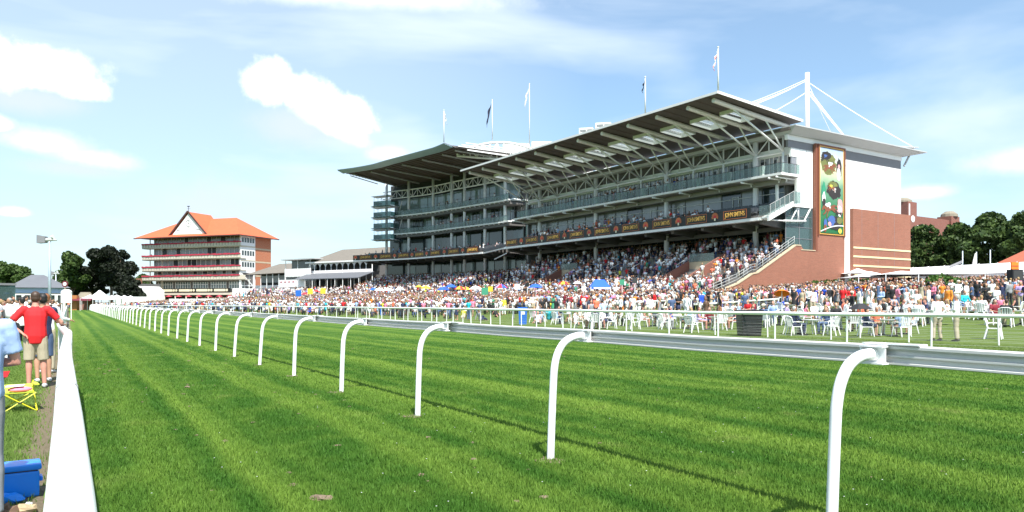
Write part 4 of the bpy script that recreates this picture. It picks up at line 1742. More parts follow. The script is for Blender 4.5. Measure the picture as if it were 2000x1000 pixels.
arc = [(4.75 + (i / 10) * 4.5, 9.85 + .85 * math.sin(i / 10 * 1.75)) for i in range(11)]
printed(arc + [(a, b_ + .13) for a, b_ in arc[::-1]], 'print_white')
printed(blob(8.55, 10.12, .34, .30, 20, 30, .02), 'print_yellow')

# main roof over the boxes
rf = E_()
rf.box(-1.2, 26.4, -2.4, YE + .8, 21.29, 21.42)
rf.add([(-.7, -1.4, 20.63), (23.2, -1.4, 20.63), (23.2, YE, 20.63), (-.7, YE, 20.63), (-1.15, -2.3, 21.28), (26.3, -2.3, 21.28), (26.3, YE, 21.28), (-1.15, YE, 21.28)],
       [(3, 2, 1, 0), (4, 5, 6, 7), (0, 1, 5, 4), (1, 2, 6, 5), (2, 3, 7, 6), (3, 0, 4, 7)])
rf.build('main_roof', 'roof_metal', GS)
rf = E_()
rf.add([(20.3, -.5, 21.75), (27.9, -.5, 22.45), (27.9, 20, 22.45), (20.3, 20, 21.75), (20.3, -.5, 21.95), (27.9, -.5, 22.6), (27.9, 20, 22.6), (20.3, 20, 21.95)],
       [(3, 2, 1, 0), (4, 5, 6, 7), (0, 1, 5, 4), (1, 2, 6, 5), (2, 3, 7, 6), (3, 0, 4, 7)])
rf.tube([(23.0, -1.2, 19.4), (24.6, -1.2, 21.3)], .13, 8)
rf.build('rear_canopy', 'roof_metal', GS)
for (x, y, sx, sy, sz, m) in ((6, 28, 2.2, 4, 1.2, 'roof_orange_tile'), (6, 36, 2.0, 4.5, 1.1, 'roof_orange_tile'), (6, 43, 2.0, 4, 1.1, 'roof_orange_tile'), (5.5, 32.2, 1.8, 2.4, 1.2, 'white_panel'), (5.5, 48, 1.8, 3, 1.2, 'white_panel')):
    E_().box(x, x + sx, y, y + sy, 21.42, 21.42 + sz).build('roof_housing', m, GS)

# stair at the near end of the raked seats
stt = E_()
stt.add([(-4.6, -1.5, 10.55), (-4.6, -1.25, 10.55), (-.3, -1.25, 12.45), (-.3, -1.5, 12.45), (-4.6, -1.5, 11.15), (-4.6, -1.25, 11.15), (-.3, -1.25, 13.05), (-.3, -1.5, 13.05)],
        [(3, 2, 1, 0), (4, 5, 6, 7), (0, 1, 5, 4), (1, 2, 6, 5), (2, 3, 7, 6), (3, 0, 4, 7)])
stt.box(-.3, .9, -1.5, -.1, 12.45, 12.75)
for k in range(12):
    stt.box(-4.5 + k * .35, -4.12 + k * .35, -1.25, -.2, 10.9 + k * .16, 11.0 + k * .16)
stair = stt.build('access_stair', 'white_panel', GS)
sg = E_()
sg.add([(-4.6, -1.52, 11.3), (-.3, -1.52, 13.15), (-.3, -1.52, 14.1), (-4.6, -1.52, 12.25), (-4.6, -1.54, 11.3), (-.3, -1.54, 13.15), (-.3, -1.54, 14.1), (-4.6, -1.54, 12.25)],
       [(0, 1, 2, 3), (7, 6, 5, 4), (0, 4, 5, 1), (1, 5, 6, 2), (2, 6, 7, 3), (3, 7, 4, 0)])
sg.box(-.26, .9, -1.54, -1.52, 12.8, 14.1)
sg.box(-4.64, -4.62, -1.5, -.2, 11.2, 12.3)
sg.build('stair_glass', 'balcony_glass', stair)
sp_ = E_()
for k in range(6):
    x = -4.5 + k * .83
    z = 11.1 + k * .365
    sp_.box(x, x + .06, -1.58, -1.545, z - .1, z + 1.2)
sp_.tube([(-4.6, -1.56, 12.3), (-.3, -1.56, 14.15), (.9, -1.56, 14.15)], .03, 6)
sp_.build('stair_post', 'grey_steel', stair)
tr_ = E_()
tr_.tube([(-1.7, -1.2, 10.75), (2.3, -1.2, 10.95)], .12, 8)
tr_.tube([(-1.7, -1.2, 10.75), (-4.2, -.6, 10.8)], .08, 8)
tr_.tube([(2.0, -1.2, 10.95), (3.6, -.9, 12.5)], .1, 8)
tr_.tube([(.9, -1.2, 10.9), (.9, -1.2, 12.5)], .09, 8)
tr_.tube([(-.4, -1.2, 10.85), (.8, -1.2, 12.4)], .08, 8)
tr_.build('stair_truss', 'white_steel', stair, True)


def top_thing(name, label, cat, mb, m, loc=(0, 0, 0), rz=0.0, group=None, smooth=False):
    o = mb.build(name, m, None, smooth)
    o.location = loc
    o.rotation_euler = (0, 0, rz)
    return tag(o, label, cat, group)


# mast and its stays
mast = thing('roof_mast', 'tall white mast with stay cables rising behind the straight grandstand roof', 'mast', gl(21.4, 12, 21.42), PH)
MB().tube([(0, 0, 0), (0, 0, 13.3)], [.34, .31], 16).build('pole', 'white_steel', mast, True)
cb = MB()
for a, b_, r_ in (((-.5, 0, 12.2), (-29.5, 8, 2.0), .05), ((-.5, -.3, 12.0), (-29.5, 3, 2.0), .05), ((-.5, .3, 11.9), (-29.0, -1.5, 2.0), .05), ((-.3, 0, 10.4), (-21.0, 2, 1.2), .06),
                  ((.5, 0, 11.9), (5.5, -12.5, .9), .065), ((.5, 0, 11.5), (16.6, 3, .5), .06), ((.4, .2, 10.6), (1.6, -7.5, .05), .10), ((.4, -.2, 10.6), (2.6, -7.0, .05), .08)):
    a, b_ = Vector(a), Vector(b_)
    pts = []
    for k in range(9):
        q = k / 8
        p = a.lerp(b_, q)
        p.z -= (a - b_).length * .035 * 4 * q * (1 - q) * (1 if abs(a.x - b_.x) > 8 else .4)
        pts.append(p)
    # continue down to the roof
    d = (pts[-1] - pts[-2]).normalized()
    z_end = 0.05
    mb = MB().tube(pts, r_, 6)
    mb.build('stay_cable', 'white_steel', mast, True)


def flag_pole(base, h, cloth, label, side=-1, fl=1.5, cols=('cloth black',)):
    t_ = thing('flagpole', label, 'flagpole', base)
    MB().tube([(0, 0, 0), (0, 0, h * .5), (0, 0, h)], [.09, .075, .05], 8).build('pole', 'white_steel', t_, True)
    MB().ell((0, 0, h + .08), (.1, .1, .1), 8, 6).build('finial', 'white_steel', t_, True)
    if cloth:
        v, f = [], []
        N = 9
        for i in range(N):
            q = i / (N - 1)
            for j in range(5):
                w = j / 4
                drop = fl * q * .95
                out = fl * (.05 + .20 * w * (1 - .4 * q) + .16 * q)
                v.append((side * out * CY + .12 * math.sin(i * 1.3 + j) * .5, -side * out * SY + .10 * math.cos(i + j * 2), h * .93 - drop - w * fl * .45))
        for i in range(N - 1):
            for j in range(4):
                a = i * 5 + j
                f.append((a, a + 1, a + 6, a + 5))
        me = bpy.data.meshes.new('flag')
        me.from_pydata(v, [], f)
        for c_ in cols:
            me.materials.append(M_(c_))
        me.polygons.foreach_set('material_index', [(k // 3) % len(cols) for k in range(len(f))])
        o = put('flag', me, t_)
        so = o.modifiers.new('s', 'SOLIDIFY')
        so.thickness = .02
    return t_


flag_pole(gl(-12.3, -1.1, 23.55), 4.6, True, 'flagpole with a white and red flag on the nearest canopy corner', -1, 1.5, ('cloth white', 'cloth red', 'cloth white'))
flag_pole(gl(-12.4, 9.7, 23.5), 4.3, True, 'flagpole with a limp dark flag midway along the brown canopy edge', -1, 1.1, ('cloth black', 'cloth navy'))
for px0, px1, pyt, lab in ((1131, 1158, 250, 'grey louvred plant box on the roof, the left one of the pair'), (1163, 1193, 240, 'grey louvred plant box on the roof, the taller one of the pair')):
    T_ = thing('roof_plant_box', lab, 'plant box', at(px0, 130, 21.42), -YAW + R(-12), 'louvred plant boxes on the grandstand roof')
    w_ = (px1 - px0) / FOC * 130
    h_ = zat(pyt, 130) - 21.42
    MB().box(.15, w_ - .15, .15, w_, 0, h_ - .3).build('louvred_body', 'white_panel', T_)
    pb = MB().box(0, w_, 0, w_ + .1, h_ - .29, h_)
    for x in (0, w_ * .5, w_ - .16):
        pb.box(x, x + .16, 0, .14, 0, h_ - .3)
    pb.build('frame', 'white_steel', T_)
    pb = MB()
    for k in range(9):
        pb.box(.2, w_ - .2, .08, .14, h_ - .6 - k * .35, h_ - .5 - k * .35)
    pb.build('louvre', 'louvre_grey', T_)

# ------------------------------------------------------------------ the curved grandstand beyond
CP = [(70.6, 112.5), (70.5, 119.9), (69.5, 125.9), (68.3, 132.2), (67.5, 136.4), (66.4, 143.0), (63.9, 150.2), (61.0, 156.0), (58.3, 161.0)]


def catmull(P, n=12):
    out = []
    P = [Vector(p) for p in P]
    for i in range(len(P) - 1):
        p0, p1, p2, p3 = P[max(i - 1, 0)], P[i], P[i + 1], P[min(i + 2, len(P) - 1)]
        for k in range(n):
            t_ = k / n
            out.append(.5 * ((2 * p1) + (-p0 + p2) * t_ + (2 * p0 - 5 * p1 + 4 * p2 - p3) * t_ * t_ + (-p0 + 3 * p1 - 3 * p2 + p3) * t_ ** 3))
    out.append(P[-1])
    return out


CC = catmull(CP)
CS = [0.0]
for a, b_ in zip(CC, CC[1:]):
    CS.append(CS[-1] + (b_ - a).length)
KS0 = (70.0, 115.0, 0)


def cpt(s):
    s = max(0, min(CS[-1] - 1e-4, s))
    i = max(0, np.searchsorted(CS, s) - 1)
    q = (s - CS[i]) / (CS[i + 1] - CS[i])
    p = CC[i].lerp(CC[i + 1], q)
    s0, s1 = max(0, s - 1.5), min(CS[-1] - 1e-4, s + 1.5)
    return p, None


def ctan(s):
    def P(u):
        u = max(0, min(CS[-1] - 1e-4, u))
        i = max(0, np.searchsorted(CS, u) - 1)
        return CC[i].lerp(CC[i + 1], (u - CS[i]) / (CS[i + 1] - CS[i]))
    return (P(s + 2) - P(s - 2)).normalized()


def cw(s, o, z):
    """curved stand: distance along, offset towards the course, height (relative to the stand's base)"""
    p = cpt(s)[0]
    t_ = ctan(s)
    n = Vector((-t_.y, t_.x))
    if n.x > 0:
        n = -n
    q = p + n * o
    return Vector((q.x - KS0[0], q.y - KS0[1], z))


def s_of(i, k=0.0):
    return CS[min(len(CS) - 1, int(i * 12 + k * 12))]


S_COL = [s_of(1), s_of(2), s_of(3), s_of(4), s_of(5), s_of(6), s_of(7)]
SA, SB = s_of(1) - 2.5, s_of(7) + 1.0
KS = thing('curved_grandstand', 'grandstand with a sweeping curved canopy edge and tall blue-grey glazing beyond the straight one', 'grandstand', KS0)


def sweep(mb, s0, s1, prof, mi=0, step=1.5):
    n = max(2, int((s1 - s0) / step) + 1)
    m_ = len(prof)
    V = []
    for k in range(n):
        s = s0 + (s1 - s0) * k / (n - 1)
        V += [cw(s, o, z) for o, z in prof]
    F = []
    for k in range(n - 1):
        for i in range(m_):
            a, b_ = k * m_ + i, k * m_ + (i + 1) % m_
            F.append((a, b_, b_ + m_, a + m_))
    F.append(tuple(range(m_))[::-1])
    F.append(tuple((n - 1) * m_ + i for i in range(m_)))
    return mb.add(V, F, mi)


def box_(o0, o1, z0, z1):
    return [(o0, z0), (o1, z0), (o1, z1), (o0, z1)]


RZ0, RZ1 = 28.15, 28.55      # canopy at the columns and at its front
SR0, SR1 = s_of(0) + 2.0, s_of(7) - .5
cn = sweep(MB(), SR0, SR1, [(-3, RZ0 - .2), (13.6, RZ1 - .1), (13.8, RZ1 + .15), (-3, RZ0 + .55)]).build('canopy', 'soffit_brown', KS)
lv = MB()
for k in range(4):
    o = 13.85 + k * .40
    sweep(lv, SR0, SR1 + .4, [(o, RZ1 - .22 + k * .10), (o + .43, RZ1 + .02 + k * .10), (o + .43, RZ1 + .08 + k * .10), (o, RZ1 - .14 + k * .10)])
lv.build('edge_louvre', 'teal_louvre', cn)
ri = MB()
k_ = SR0
while k_ < SR1:
    ri.beam(cw(k_, 13.2, RZ1 - .1), cw(k_, 15.4, RZ1 + .38), .06, .12)
    k_ += 1.6
ri.each('louvre_bracket', 'louvre_grey', cn)
ri = MB()
for s in np.linspace(SR0 + 1.5, SR1 - 1.5, 7):
    ri.tube([cw(s, 12.6, RZ1 - .35), cw(s, -1, RZ0 - .55)], .16, 8)
ri.each('roof_beam', 'grey_steel', KS)
ri = MB()
for o in np.arange(-1, 13.5, .95):
    sweep(ri, SR0 + .1, SR1 - .1, [(o, RZ0 - .27 + (o + 3) * .027), (o + .08, RZ0 - .27 + (o + 3) * .027), (o + .08, RZ0 - .15 + (o + 3) * .027), (o, RZ0 - .15 + (o + 3) * .027)])
ri.build('purlin', 'dark_trim', cn)
en = MB()
for s in (SR0 - .05, ):
    for dz, w in ((.12, .12), (.45, .12), (.85, .14)):
        en.beam(cw(s, 13.0 - dz * 2, RZ1 + dz), cw(s, -8, RZ1 + dz - .2), w, .14)
    en.beam(cw(s, 11.0, RZ1 - .35), cw(s, -8, RZ1 - .75), .2, .22)
en.beam(cw(SR1 + .05, 12.0, RZ1 - .4), cw(SR1 + .05, 3.5, RZ0 - .55), .12, .16)
en.each('edge_trim', 'white_steel', cn)

tr_ = MB()
sweep(tr_, SA, SB, box_(-.12, .12, 26.2, 26.42))
sweep(tr_, SA, SB, box_(-.12, .12, 24.6, 24.82))
s = SA
k = 0
while s < SB - .5:
    tr_.tube([cw(s, 0, 24.7), cw(s, 0, 26.3)], .07, 6)
    tr_.tube([cw(s, 0, 24.7 if k % 2 else 26.3), cw(s + 1.55, 0, 26.3 if k % 2 else 24.7)], .065, 6)
    s += 1.55
    k += 1
tr_.build('truss', 'pale_grey_steel', KS, True)
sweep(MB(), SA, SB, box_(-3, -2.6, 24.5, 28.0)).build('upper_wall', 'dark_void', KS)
for s in S_COL:
    MB().tube([cw(s, .05, 5.5), cw(s, .05, 28.2)], .30, 14).build('column', 'white_steel' if s == S_COL[0] else 'pale_grey_steel', KS, True)

# glazing and floors
sweep(MB(), SA, SB - 3, box_(-1.7, -1.5, 20.9, 24.6)).build('tall_glazing', 'blue_grey_glazing', KS)
mu = MB()
for s in np.arange(SA + .4, SB - 3, 2.9):
    mu.beam(cw(s, -1.45, 20.9), cw(s, -1.45, 24.6), .05, .05)
sweep(mu, SA, SB - 3, box_(-1.5, -1.42, 22.9, 22.94))
mu.build('mullion', 'louvre_grey', KS)
g1, g2 = MB(), MB()
for i in range(len(S_COL) - 1):
    a, b_ = S_COL[i], S_COL[i + 1]
    w = b_ - a
    sweep(g1, a + .15 * w, a + .72 * w, box_(-2.5, -2.3, 17.0, 20.2))
    sweep(g2, a + .02 * w, a + .15 * w, box_(-2.5, -2.3, 17.0, 20.2))
    sweep(g2, a + .72 * w, b_, box_(-2.5, -2.3, 17.0, 20.2))
g1.each('middle_window', 'blue_grey_glazing', KS)
g2.each('dark_middle_window', 'dark_glazing', KS)
mu = MB()
for s in np.arange(SA + .4, SB - 3, 1.15):
    mu.beam(cw(s, -2.26, 17.0), cw(s, -2.26, 20.2), .05, .05)
sweep(mu, SA, SB - 3, box_(-2.3, -2.22, 19.0, 19.06))
mu.build('mullion', 'louvre_grey', KS)
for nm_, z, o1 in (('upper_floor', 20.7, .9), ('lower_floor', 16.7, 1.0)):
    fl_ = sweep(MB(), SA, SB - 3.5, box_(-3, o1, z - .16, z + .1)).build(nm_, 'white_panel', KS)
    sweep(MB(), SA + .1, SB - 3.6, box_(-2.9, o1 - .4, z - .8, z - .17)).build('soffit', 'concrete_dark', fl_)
    rb = MB()
    for s in np.arange(SA + .5, SB - 4, 1.5):
        rb.beam(cw(s, o1 - .05, z - .26), cw(s, -2, z - .5), .08, .16)
    rb.build('rib', 'pale_grey_steel', fl_)
    gp = MB()
    s = SA + .1
    while s < SB - 5:
        gp.beam(cw(s, o1 - .05, z + .62), cw(s + 1.35, o1 - .05, z + .62), .02, .95)
        s += 1.42
    gp.each('glass_panel', 'balcony_glass', fl_)
    hr = MB()
    hr.tube([cw(s, o1 - .05, z + 1.15) for s in np.arange(SA, SB - 3.6, 1.2)], .03, 5)
    hr.build('handrail', 'lamp_black', fl_)
sweep(MB(), SA, SB, box_(-2.5, -2.3, 11.3, 16.0)).build('lower_glazing', 'dark_glazing', KS)
g1 = MB()
for i in range(1, 6):
    a, b_ = S_COL[i], S_COL[i + 1]
    sweep(g1, a + .25 * (b_ - a), a + .55 * (b_ - a), box_(-2.28, -2.2, 11.9, 15.6))
g1.each('lower_window', 'blue_grey_glazing', KS)
rk = MB()
for i in range(5):
    sweep(rk, SA + 2, SB + 5, box_(-2.5, 4.0 - i * .85, 11.0 + i * .22, 11.22 + i * .22))
rk.build('raked_deck', 'concrete_dark', KS)
st = MB()
for i in range(5):
    s = SA + 3
    while s < SB + 4:
        a, b_ = cw(s, 3.7 - i * .85, 11.65 + i * .22), cw(s + .46, 3.7 - i * .85, 11.65 + i * .22)
        st.beam(a, b_, .07, .5)
        s += .58
tag(st.build('seat_row', 'seat_grey', KS), kind='stuff')
SBD0, SBD1 = SA + 4.5, SB + 5.5
dk = sweep(MB(), SBD0 - 1, SBD1, box_(3.9, 4.65, 10.7, 10.98)).build('fascia_beam', 'white_steel', KS)
board2 = sweep(MB(), SBD0, SBD1, box_(4.62, 4.70, 11.0, 12.1)).build('fascia_board', 'sign_black', KS)
sweep(MB(), SA, SB + 5, box_(-3, 3.85, 10.75, 10.98)).build('deck_soffit', 'concrete_dark', KS)
gb = MB()
for s in np.arange(SA + 1, SB + 4, 3.2):
    gb.beam(cw(s, 3.8, 10.55), cw(s, -1, 10.25), .3, .4)
gb.build('deck_girder', 'concrete_dark', KS)
k = 0
s = SBD0 + 2.2
while s < SBD1 - 1.5:
    p = cw(s, 4.72, 11.55)
    t_ = ctan(s)
    rz = math.atan2(t_.y, t_.x) - math.pi / 2
    if k % 2 == 0:
        for (nme, dat) in (('sign_border', frmm),):
            put(nme, dat, board2, p, (0, 0, rz))
        q = p + Vector((-t_.y, t_.x, 0)).normalized() * (.03 if -t_.y < 0 else -.03)
        put('lettering', txt, board2, q, (R(90), 0, rz - math.pi / 2))
    else:
        put('emblem', ebm, board2, p, (0, 0, rz))
    k += 1
    s += 2.95
# step down between the two fascias
sd = MB()
a, b_ = gl(-4.3, 52.2, 11.0) - Vector(KS0), cw(SBD0 - 1.0, 4.2, 10.85)
sd.beam(a, b_, .3, .3)
sd.beam(a + Vector((0, 0, -1.0)), cw(SA, 3.9, 9.5), .16, .16)
sd.build('link_beam', 'white_steel', KS)
sd = MB()
for k in range(6):
    q0, q1 = a.lerp(b_, 0.02), a.lerp(b_, .98)
    sd.beam(q0 + Vector((k * .8, 0, .35 + k * .2)), q1 + Vector((k * .8, 0, .35 + k * .2)), .5, .5)
sd.build('link_seats', 'seat_grey', KS)

# ground level glazing, terrace
sweep(MB(), SA, SB + 2, box_(-3.2, -3.0, 6.3, 10.7)).build('concourse_glazing', 'dark_glazing', KS)
g1 = MB()
for i in range(0, 6):
    a, b_ = S_COL[i], S_COL[i + 1]
    sweep(g1, a + .12 * (b_ - a), a + .42 * (b_ - a), box_(-2.98, -2.9, 6.5, 9.9))
g1.each('concourse_window', 'blue_grey_glazing', KS)
te2 = MB()
for i in range(18):
    o = 15.5 - i * .9
    z = float(np.interp(o, [0, 15.5], [6.3, 2.2]))
    sweep(te2, SA - 2, SB + 2, box_(-3.3, o, z - .5, z))
te2.build('terrace', 'concrete', KS)
sweep(MB(), SA, SB - .5, box_(-14, -3.3, 2, 27.5)).build('core', 'louvre_grey', KS)

# side returning towards the straight stand
sd = MB()
sd.tube([cw(SA, .2, 20.75), cw(SA, -9, 20.6)], .22, 6)
sd.tube([cw(SA, .2, 16.75), cw(SA, -9, 16.6)], .22, 6)
sd.tube([cw(SA, 0, 25.9), cw(SA, -9, 25.7)], .2, 6)
sd.build('side_beam', 'white_steel', KS)
sd = MB()
p0, p1 = cw(SA + .1, -3.0, 0), cw(SA + .1, -12, 0)
for z0, z1, m in ((20.9, 25.6, 'louvre_grey'), (17.0, 20.3, 'dark_glazing'), (11.5, 16.3, 'screen_glass')):
    sd = MB()
    q0, q1 = Vector(p0), Vector(p1)
    q0.z = q1.z = (z0 + z1) / 2
    sd.beam(q0, q1, .1, z1 - z0)
    sd.build('side_wall', m, KS)

# stack of glazed boxes at the far end
for z in (15.5, 18.0, 20.45, 22.9):
    bx = MB()
    sweep(bx, SB - 4.2, SB + .6, box_(-.5, 2.6, z - .12, z + .05))
    bx_ = bx.build('end_balcony', 'pale_grey_steel', KS)
    g_ = MB()
    sweep(g_, SB - 4.2, SB + .6, box_(2.54, 2.58, z + .1, z + 1.1))
    g_.beam(cw(SB - 4.2, 2.5, z + .6), cw(SB - 4.2, -.3, z + .6), .03, 1.0)
    g_.beam(cw(SB + .6, 2.5, z + .6), cw(SB + .6, -.3, z + .6), .03, 1.0)
    g_.build('glass_panel', 'screen_glass', bx_)
    l_ = MB()
    sweep(l_, SB - 4.6, SB + .9, [(1.2, z - .25), (3.2, z - .02), (3.2, z + .03), (1.2, z - .2)])
    sweep(l_, SB - 4.4, SB + 1.0, [(1.0, z + 2.0), (3.0, z + 2.16), (3.0, z + 2.2), (1.0, z + 2.05)])
    l_.build('louvre_blade', 'teal_louvre', bx_)
    l_ = MB()
    for s in np.arange(SB - 4.1, SB + .7, 1.15):
        l_.tube([cw(s, 2.5, z), cw(s, 2.5, z + 2.2)], .05, 5)
    l_.build('mullion', 'pale_grey_steel', bx_)
st_ = MB()
for z in (16.8, 20.8):
    st_.tube([cw(SB - 4.5, .2, z), cw(SB - 5.6, .2, z + 3.2)], .07, 6)
st_.build('brace', 'pale_grey_steel', KS)

# white arched truss on the roof
ar = thing('roof_arch_truss', 'white arched roof truss rising behind the curved canopy', 'roof truss', (0, 0, 0))
A0, A1 = at(892, 133, 28.2), at(1075, 133, 27.6)
ar.location = A0
d_ = A1 - A0
am, aw = MB(), MB()
top, bot = [], []
N = 14
for k in range(N + 1):
    q = k / N
    p = d_ * q
    top.append(Vector((p.x, p.y, p.z + 2.5 * math.sin(math.pi * min(1, q * 1.02)) ** .8 if 0 < q < 1 else p.z)))
    bot.append(Vector((p.x, p.y, p.z - .2 - q * .8)))
am.tube(top, .22, 8)
am.tube(bot, .20, 8)
am.build('chord', 'white_steel', ar, True)
for k in range(1, N):
    aw.tube([bot[k], top[k]], .12, 6)
    aw.tube([bot[k] if k % 2 else top[k], top[k + 1] if k % 2 else bot[k + 1]], .10, 6)
aw.build('web', 'white_steel', ar, True)
sh = MB()
p = at(985, 136, 28.3) - A0
for k, (w, h) in enumerate(((4.6, 2.3), (4.4, 2.6), (4.2, 2.0))):
    q = p + Vector((CY * 5.0 * k, -SY * 5.0 * k, 0))
    sh.beam(q + Vector((0, 0, h / 2)), q + Vector((CY * w, -SY * w, h / 2)), 3.0, h)
sh.build('roof_housing', 'white_panel', ar)
flag_pole(at(867, 126, 28.9), 5.4, True, 'short flagpole with a white flag at the corner of the curved canopy', 1, 1.5, ('cloth white', 'cloth grey', 'cloth white'))
flag_pole(at(961.5, 133, 30.8), 7.2, True, 'flagpole with a long dark flag above the white roof arch', -1, 3.2, ('cloth black', 'cloth navy'))
flag_pole(at(1034, 133, 30.0), 10.9, True, 'tallest flagpole with a pale lilac flag above the white roof arch', -1, 2.6, ('cloth white', 'cloth lilac', 'cloth white'))

# ------------------------------------------------------------------ red-roofed stand with five balconies
def frame_of(px0, d0, px1, d1, base):
    a, b_ = at(px0, d0, base), at(px1, d1, base)
    v_ = b_ - a
    return a, math.atan2(v_.y, v_.x), math.hypot(v_.x, v_.y)


O2, rz2, L2 = frame_of(284, 243, 468, 230, 0)
CSX = thing('red_roofed_stand', 'five-storey stand with orange tiled roof, white clock gable and flower-trimmed balconies', 'grandstand', O2, rz2)
D2 = 15.0
EV = 22.7


def q_(n, mb, m, p=None, sm=False):
    return mb.build(n, m, p or CSX, sm)


q_('core', MB().box(2.2, L2 - .3, 2.2, D2 - .4, 1.5, EV - .05), 'concrete_dark')
q_('brick_wall', MB().box(L2 - .28, L2 + .05, 7.2, D2, 1.5, EV - .1).box(2, L2, D2 - .38, D2, 1.5, EV - .1), 'brick_orange')
s_ = MB()
for z in (18.9, 14.7, 10.2):
    s_.box(L2 + .05, L2 + .09, 7.2, D2, z - .25, z + .25)
q_('buff_band', s_, 'buff_stone')
sdw = q_('white_side_wall', MB().box(L2 - .28, L2 + .12, .3, 7.15, 11.0, EV - .1), 'white_panel')
w_, w2_ = MB(), MB()
for z in (20.6, 16.5, 12.9):
    for k in range(5):
        w_.box(L2 + .12, L2 + .15, .9 + k * 1.22, .9 + k * 1.22 + .85, z, z + 1.5)
for z in (19.6, 15.2):
    w2_.box(L2 + .12, L2 + .18, .3, 7.15, z - .45, z)
w_.each('side_window', 'dark_glazing', sdw)
w2_.each('side_band', 'cream_concrete', sdw)
side = MB()
side.beam((L2 - .2, .6, 1.5), (L2 - .2, .6, 11), .5, .5)
side.beam((L2 - .2, 6.8, 1.5), (L2 - .2, 6.8, 11), .5, .5)
side.beam((L2, .8, 10.8), (L2, 6.6, 6.6), .3, .3)
side.beam((L2, 6.6, 6.4), (L2 + 2.0, -3, 2.6), .5, .4)
side.beam((L2, 6.8, 7.0), (L2, .6, 7.0), .3, .3)
q_('side_stair', side, 'white_panel')
LEV = [(19.25, 20.75), (15.5, 16.95), (11.75, 13.3), (8.75, 10.3)]
rr = random.Random(12)
for i, (z0, z1) in enumerate(LEV):
    x0 = -1.4
    pb = MB()
    pb.box(x0, L2 + (.4 if i < 3 else 2.2), -.15, .05, z0 + .25, z1)
    pb.box(x0, x0 + .2, .05, 3, z0 + .25, z1)
    pb.box(x0, L2 + (.4 if i < 3 else 2.2), .0, 2.6, z0, z0 + .24)
    bal = q_('balcony', pb, 'cream_concrete')
    fl = MB()
    x = x0
    while x < L2 + .1:
        w = rr.uniform(.5, 1.1)
        fl.box(x, x + w, -.32, -.02, z1 - rr.uniform(.12, .3), z1 + rr.uniform(.10, .28))
        x += w
    q_('flower_box', fl, 'flower_red', bal)
    sl = MB()
    for x in np.arange(x0 + .6, L2, 1.15):
        sl.box(x, x + .10, -.19, -.15, z0 + .45, z1 - .25)
    q_('balcony_slats', sl, 'concrete_dark', bal)
    zt = LEV[i - 1][0] if i else EV - .1
    gl_, dl_, ml_ = MB(), MB(), MB()
    x = 1.6
    while x < L2 - .6:
        w = rr.uniform(1.5, 2.2)
        (dl_ if rr.random() < .22 else gl_).box(x, min(x + w, L2 - .3), 2.1, 2.18, z0 + .3, zt)
        ml_.box(x - .05, x + .07, 2.02, 2.1, z0 + .3, zt)
        x += w
    if i == 3:
        ml_.box(1.6, L2 - .4, 2.0, 2.1, z0 + 2.0, z0 + 2.1)
    gl_.each('window', 'grey_glazing', CSX)
    dl_.each('open_door', 'door_dark', CSX)
    q_('mullion', ml_, 'pale_grey_steel')
# first floor windows, banner, ground floor
gl_, ml_ = MB(), MB()
for k in range(5):
    a = 3.5 + k * 7.2
    gl_.box(a, a + 6.0, 2.05, 2.12, 5.9, 8.3)
    for j in range(7):
        ml_.box(a + j * 1.0 - .06, a + j * 1.0 + .06, 1.97, 2.05, 5.9, 8.3)
    ml_.box(a, a + 6, 1.96, 2.05, 7.45, 7.58)
gl_.each('dining_window', 'blue_grey_glazing', CSX)
q_('window_bar', ml_, 'white_steel')
q_('terrace_band', MB().box(-1.4, L2 - 1.5, -1.5, 2.0, 4.1, 4.9), 'cream_concrete')
bnr = q_('banner', MB().box(-1.3, L2 - 2.2, -1.62, -1.52, 4.95, 6.2), 'sign_black')
b1, b2 = MB(), MB()
for k in range(5):
    a = 1.6 + k * 7.0
    b1.box(a, a + 4.4, -1.66, -1.62, 5.2, 5.95)
    for dx in (-1.6, 5.3 - .9):
        b2.prism([(a + dx + .55 + .42 * math.cos(j * .628), 5.57 + .42 * math.sin(j * .628)) for j in range(10)], -1.67, -1.62, 0, 'y')
b1.each('banner_panel', 'sign_cream', bnr)
b2.each('banner_disc', 'sign_cream', bnr)
q_('ground_floor', MB().box(-1, L2 - 1.6, .4, 2.2, 1.5, 4.05), 'dark_void')
q_('white_stair_wall', MB().box(L2 - 1.4, L2 + 3.5, -1.6, 1.0, 1.5, 6.1), 'white_panel')
pl_ = MB()
for k in range(9):
    pl_.tube([(k * 4.4 + .5, -1.2, 1.3), (k * 4.4 + .5, -1.2, 4.1)], .18, 8)
for x in (1.0, 6.0):
    pl_.tube([(x, 1.0, 4.9), (x, 1.0, EV)], .16, 6)
pl_.each('column', 'cream_concrete', CSX, True)
# roof
ox, oy = 1.6, 2.2
rfm = MB()
e = [(-2.6, -oy, EV), (L2 + ox, -oy, EV), (L2 + ox, D2 + oy, EV), (-2.6, D2 + oy, EV)]
rdg = [(10.5, D2 / 2, 29.2), (L2 - 7.6, D2 / 2, 29.2)]
rfm.add(e + rdg, [(0, 1, 5, 4), (1, 2, 5), (2, 3, 4, 5), (3, 0, 4), (3, 2, 1, 0)])
roof2 = q_('roof', rfm, 'roof_orange')
q_('eaves_trim', MB().box(-2.7, L2 + ox + .08, -oy - .1, -oy + .1, EV - .3, EV + .04).box(L2 + ox - .1, L2 + ox + .09, -oy, D2 + oy, EV - .3, EV + .04), 'dark_trim', roof2)
gx, gw, gz0, gz1 = 18.8, 7.6, EV + .25, 30.6
gmf = MB()
gmf.add([(gx - gw, -1.2, gz0), (gx + gw, -1.2, gz0), (gx, -1.2, gz1), (gx - gw, 7.5, gz0), (gx + gw, 7.5, gz0), (gx, 9.0, gz1)], [(0, 2, 5, 3), (1, 4, 5, 2)])
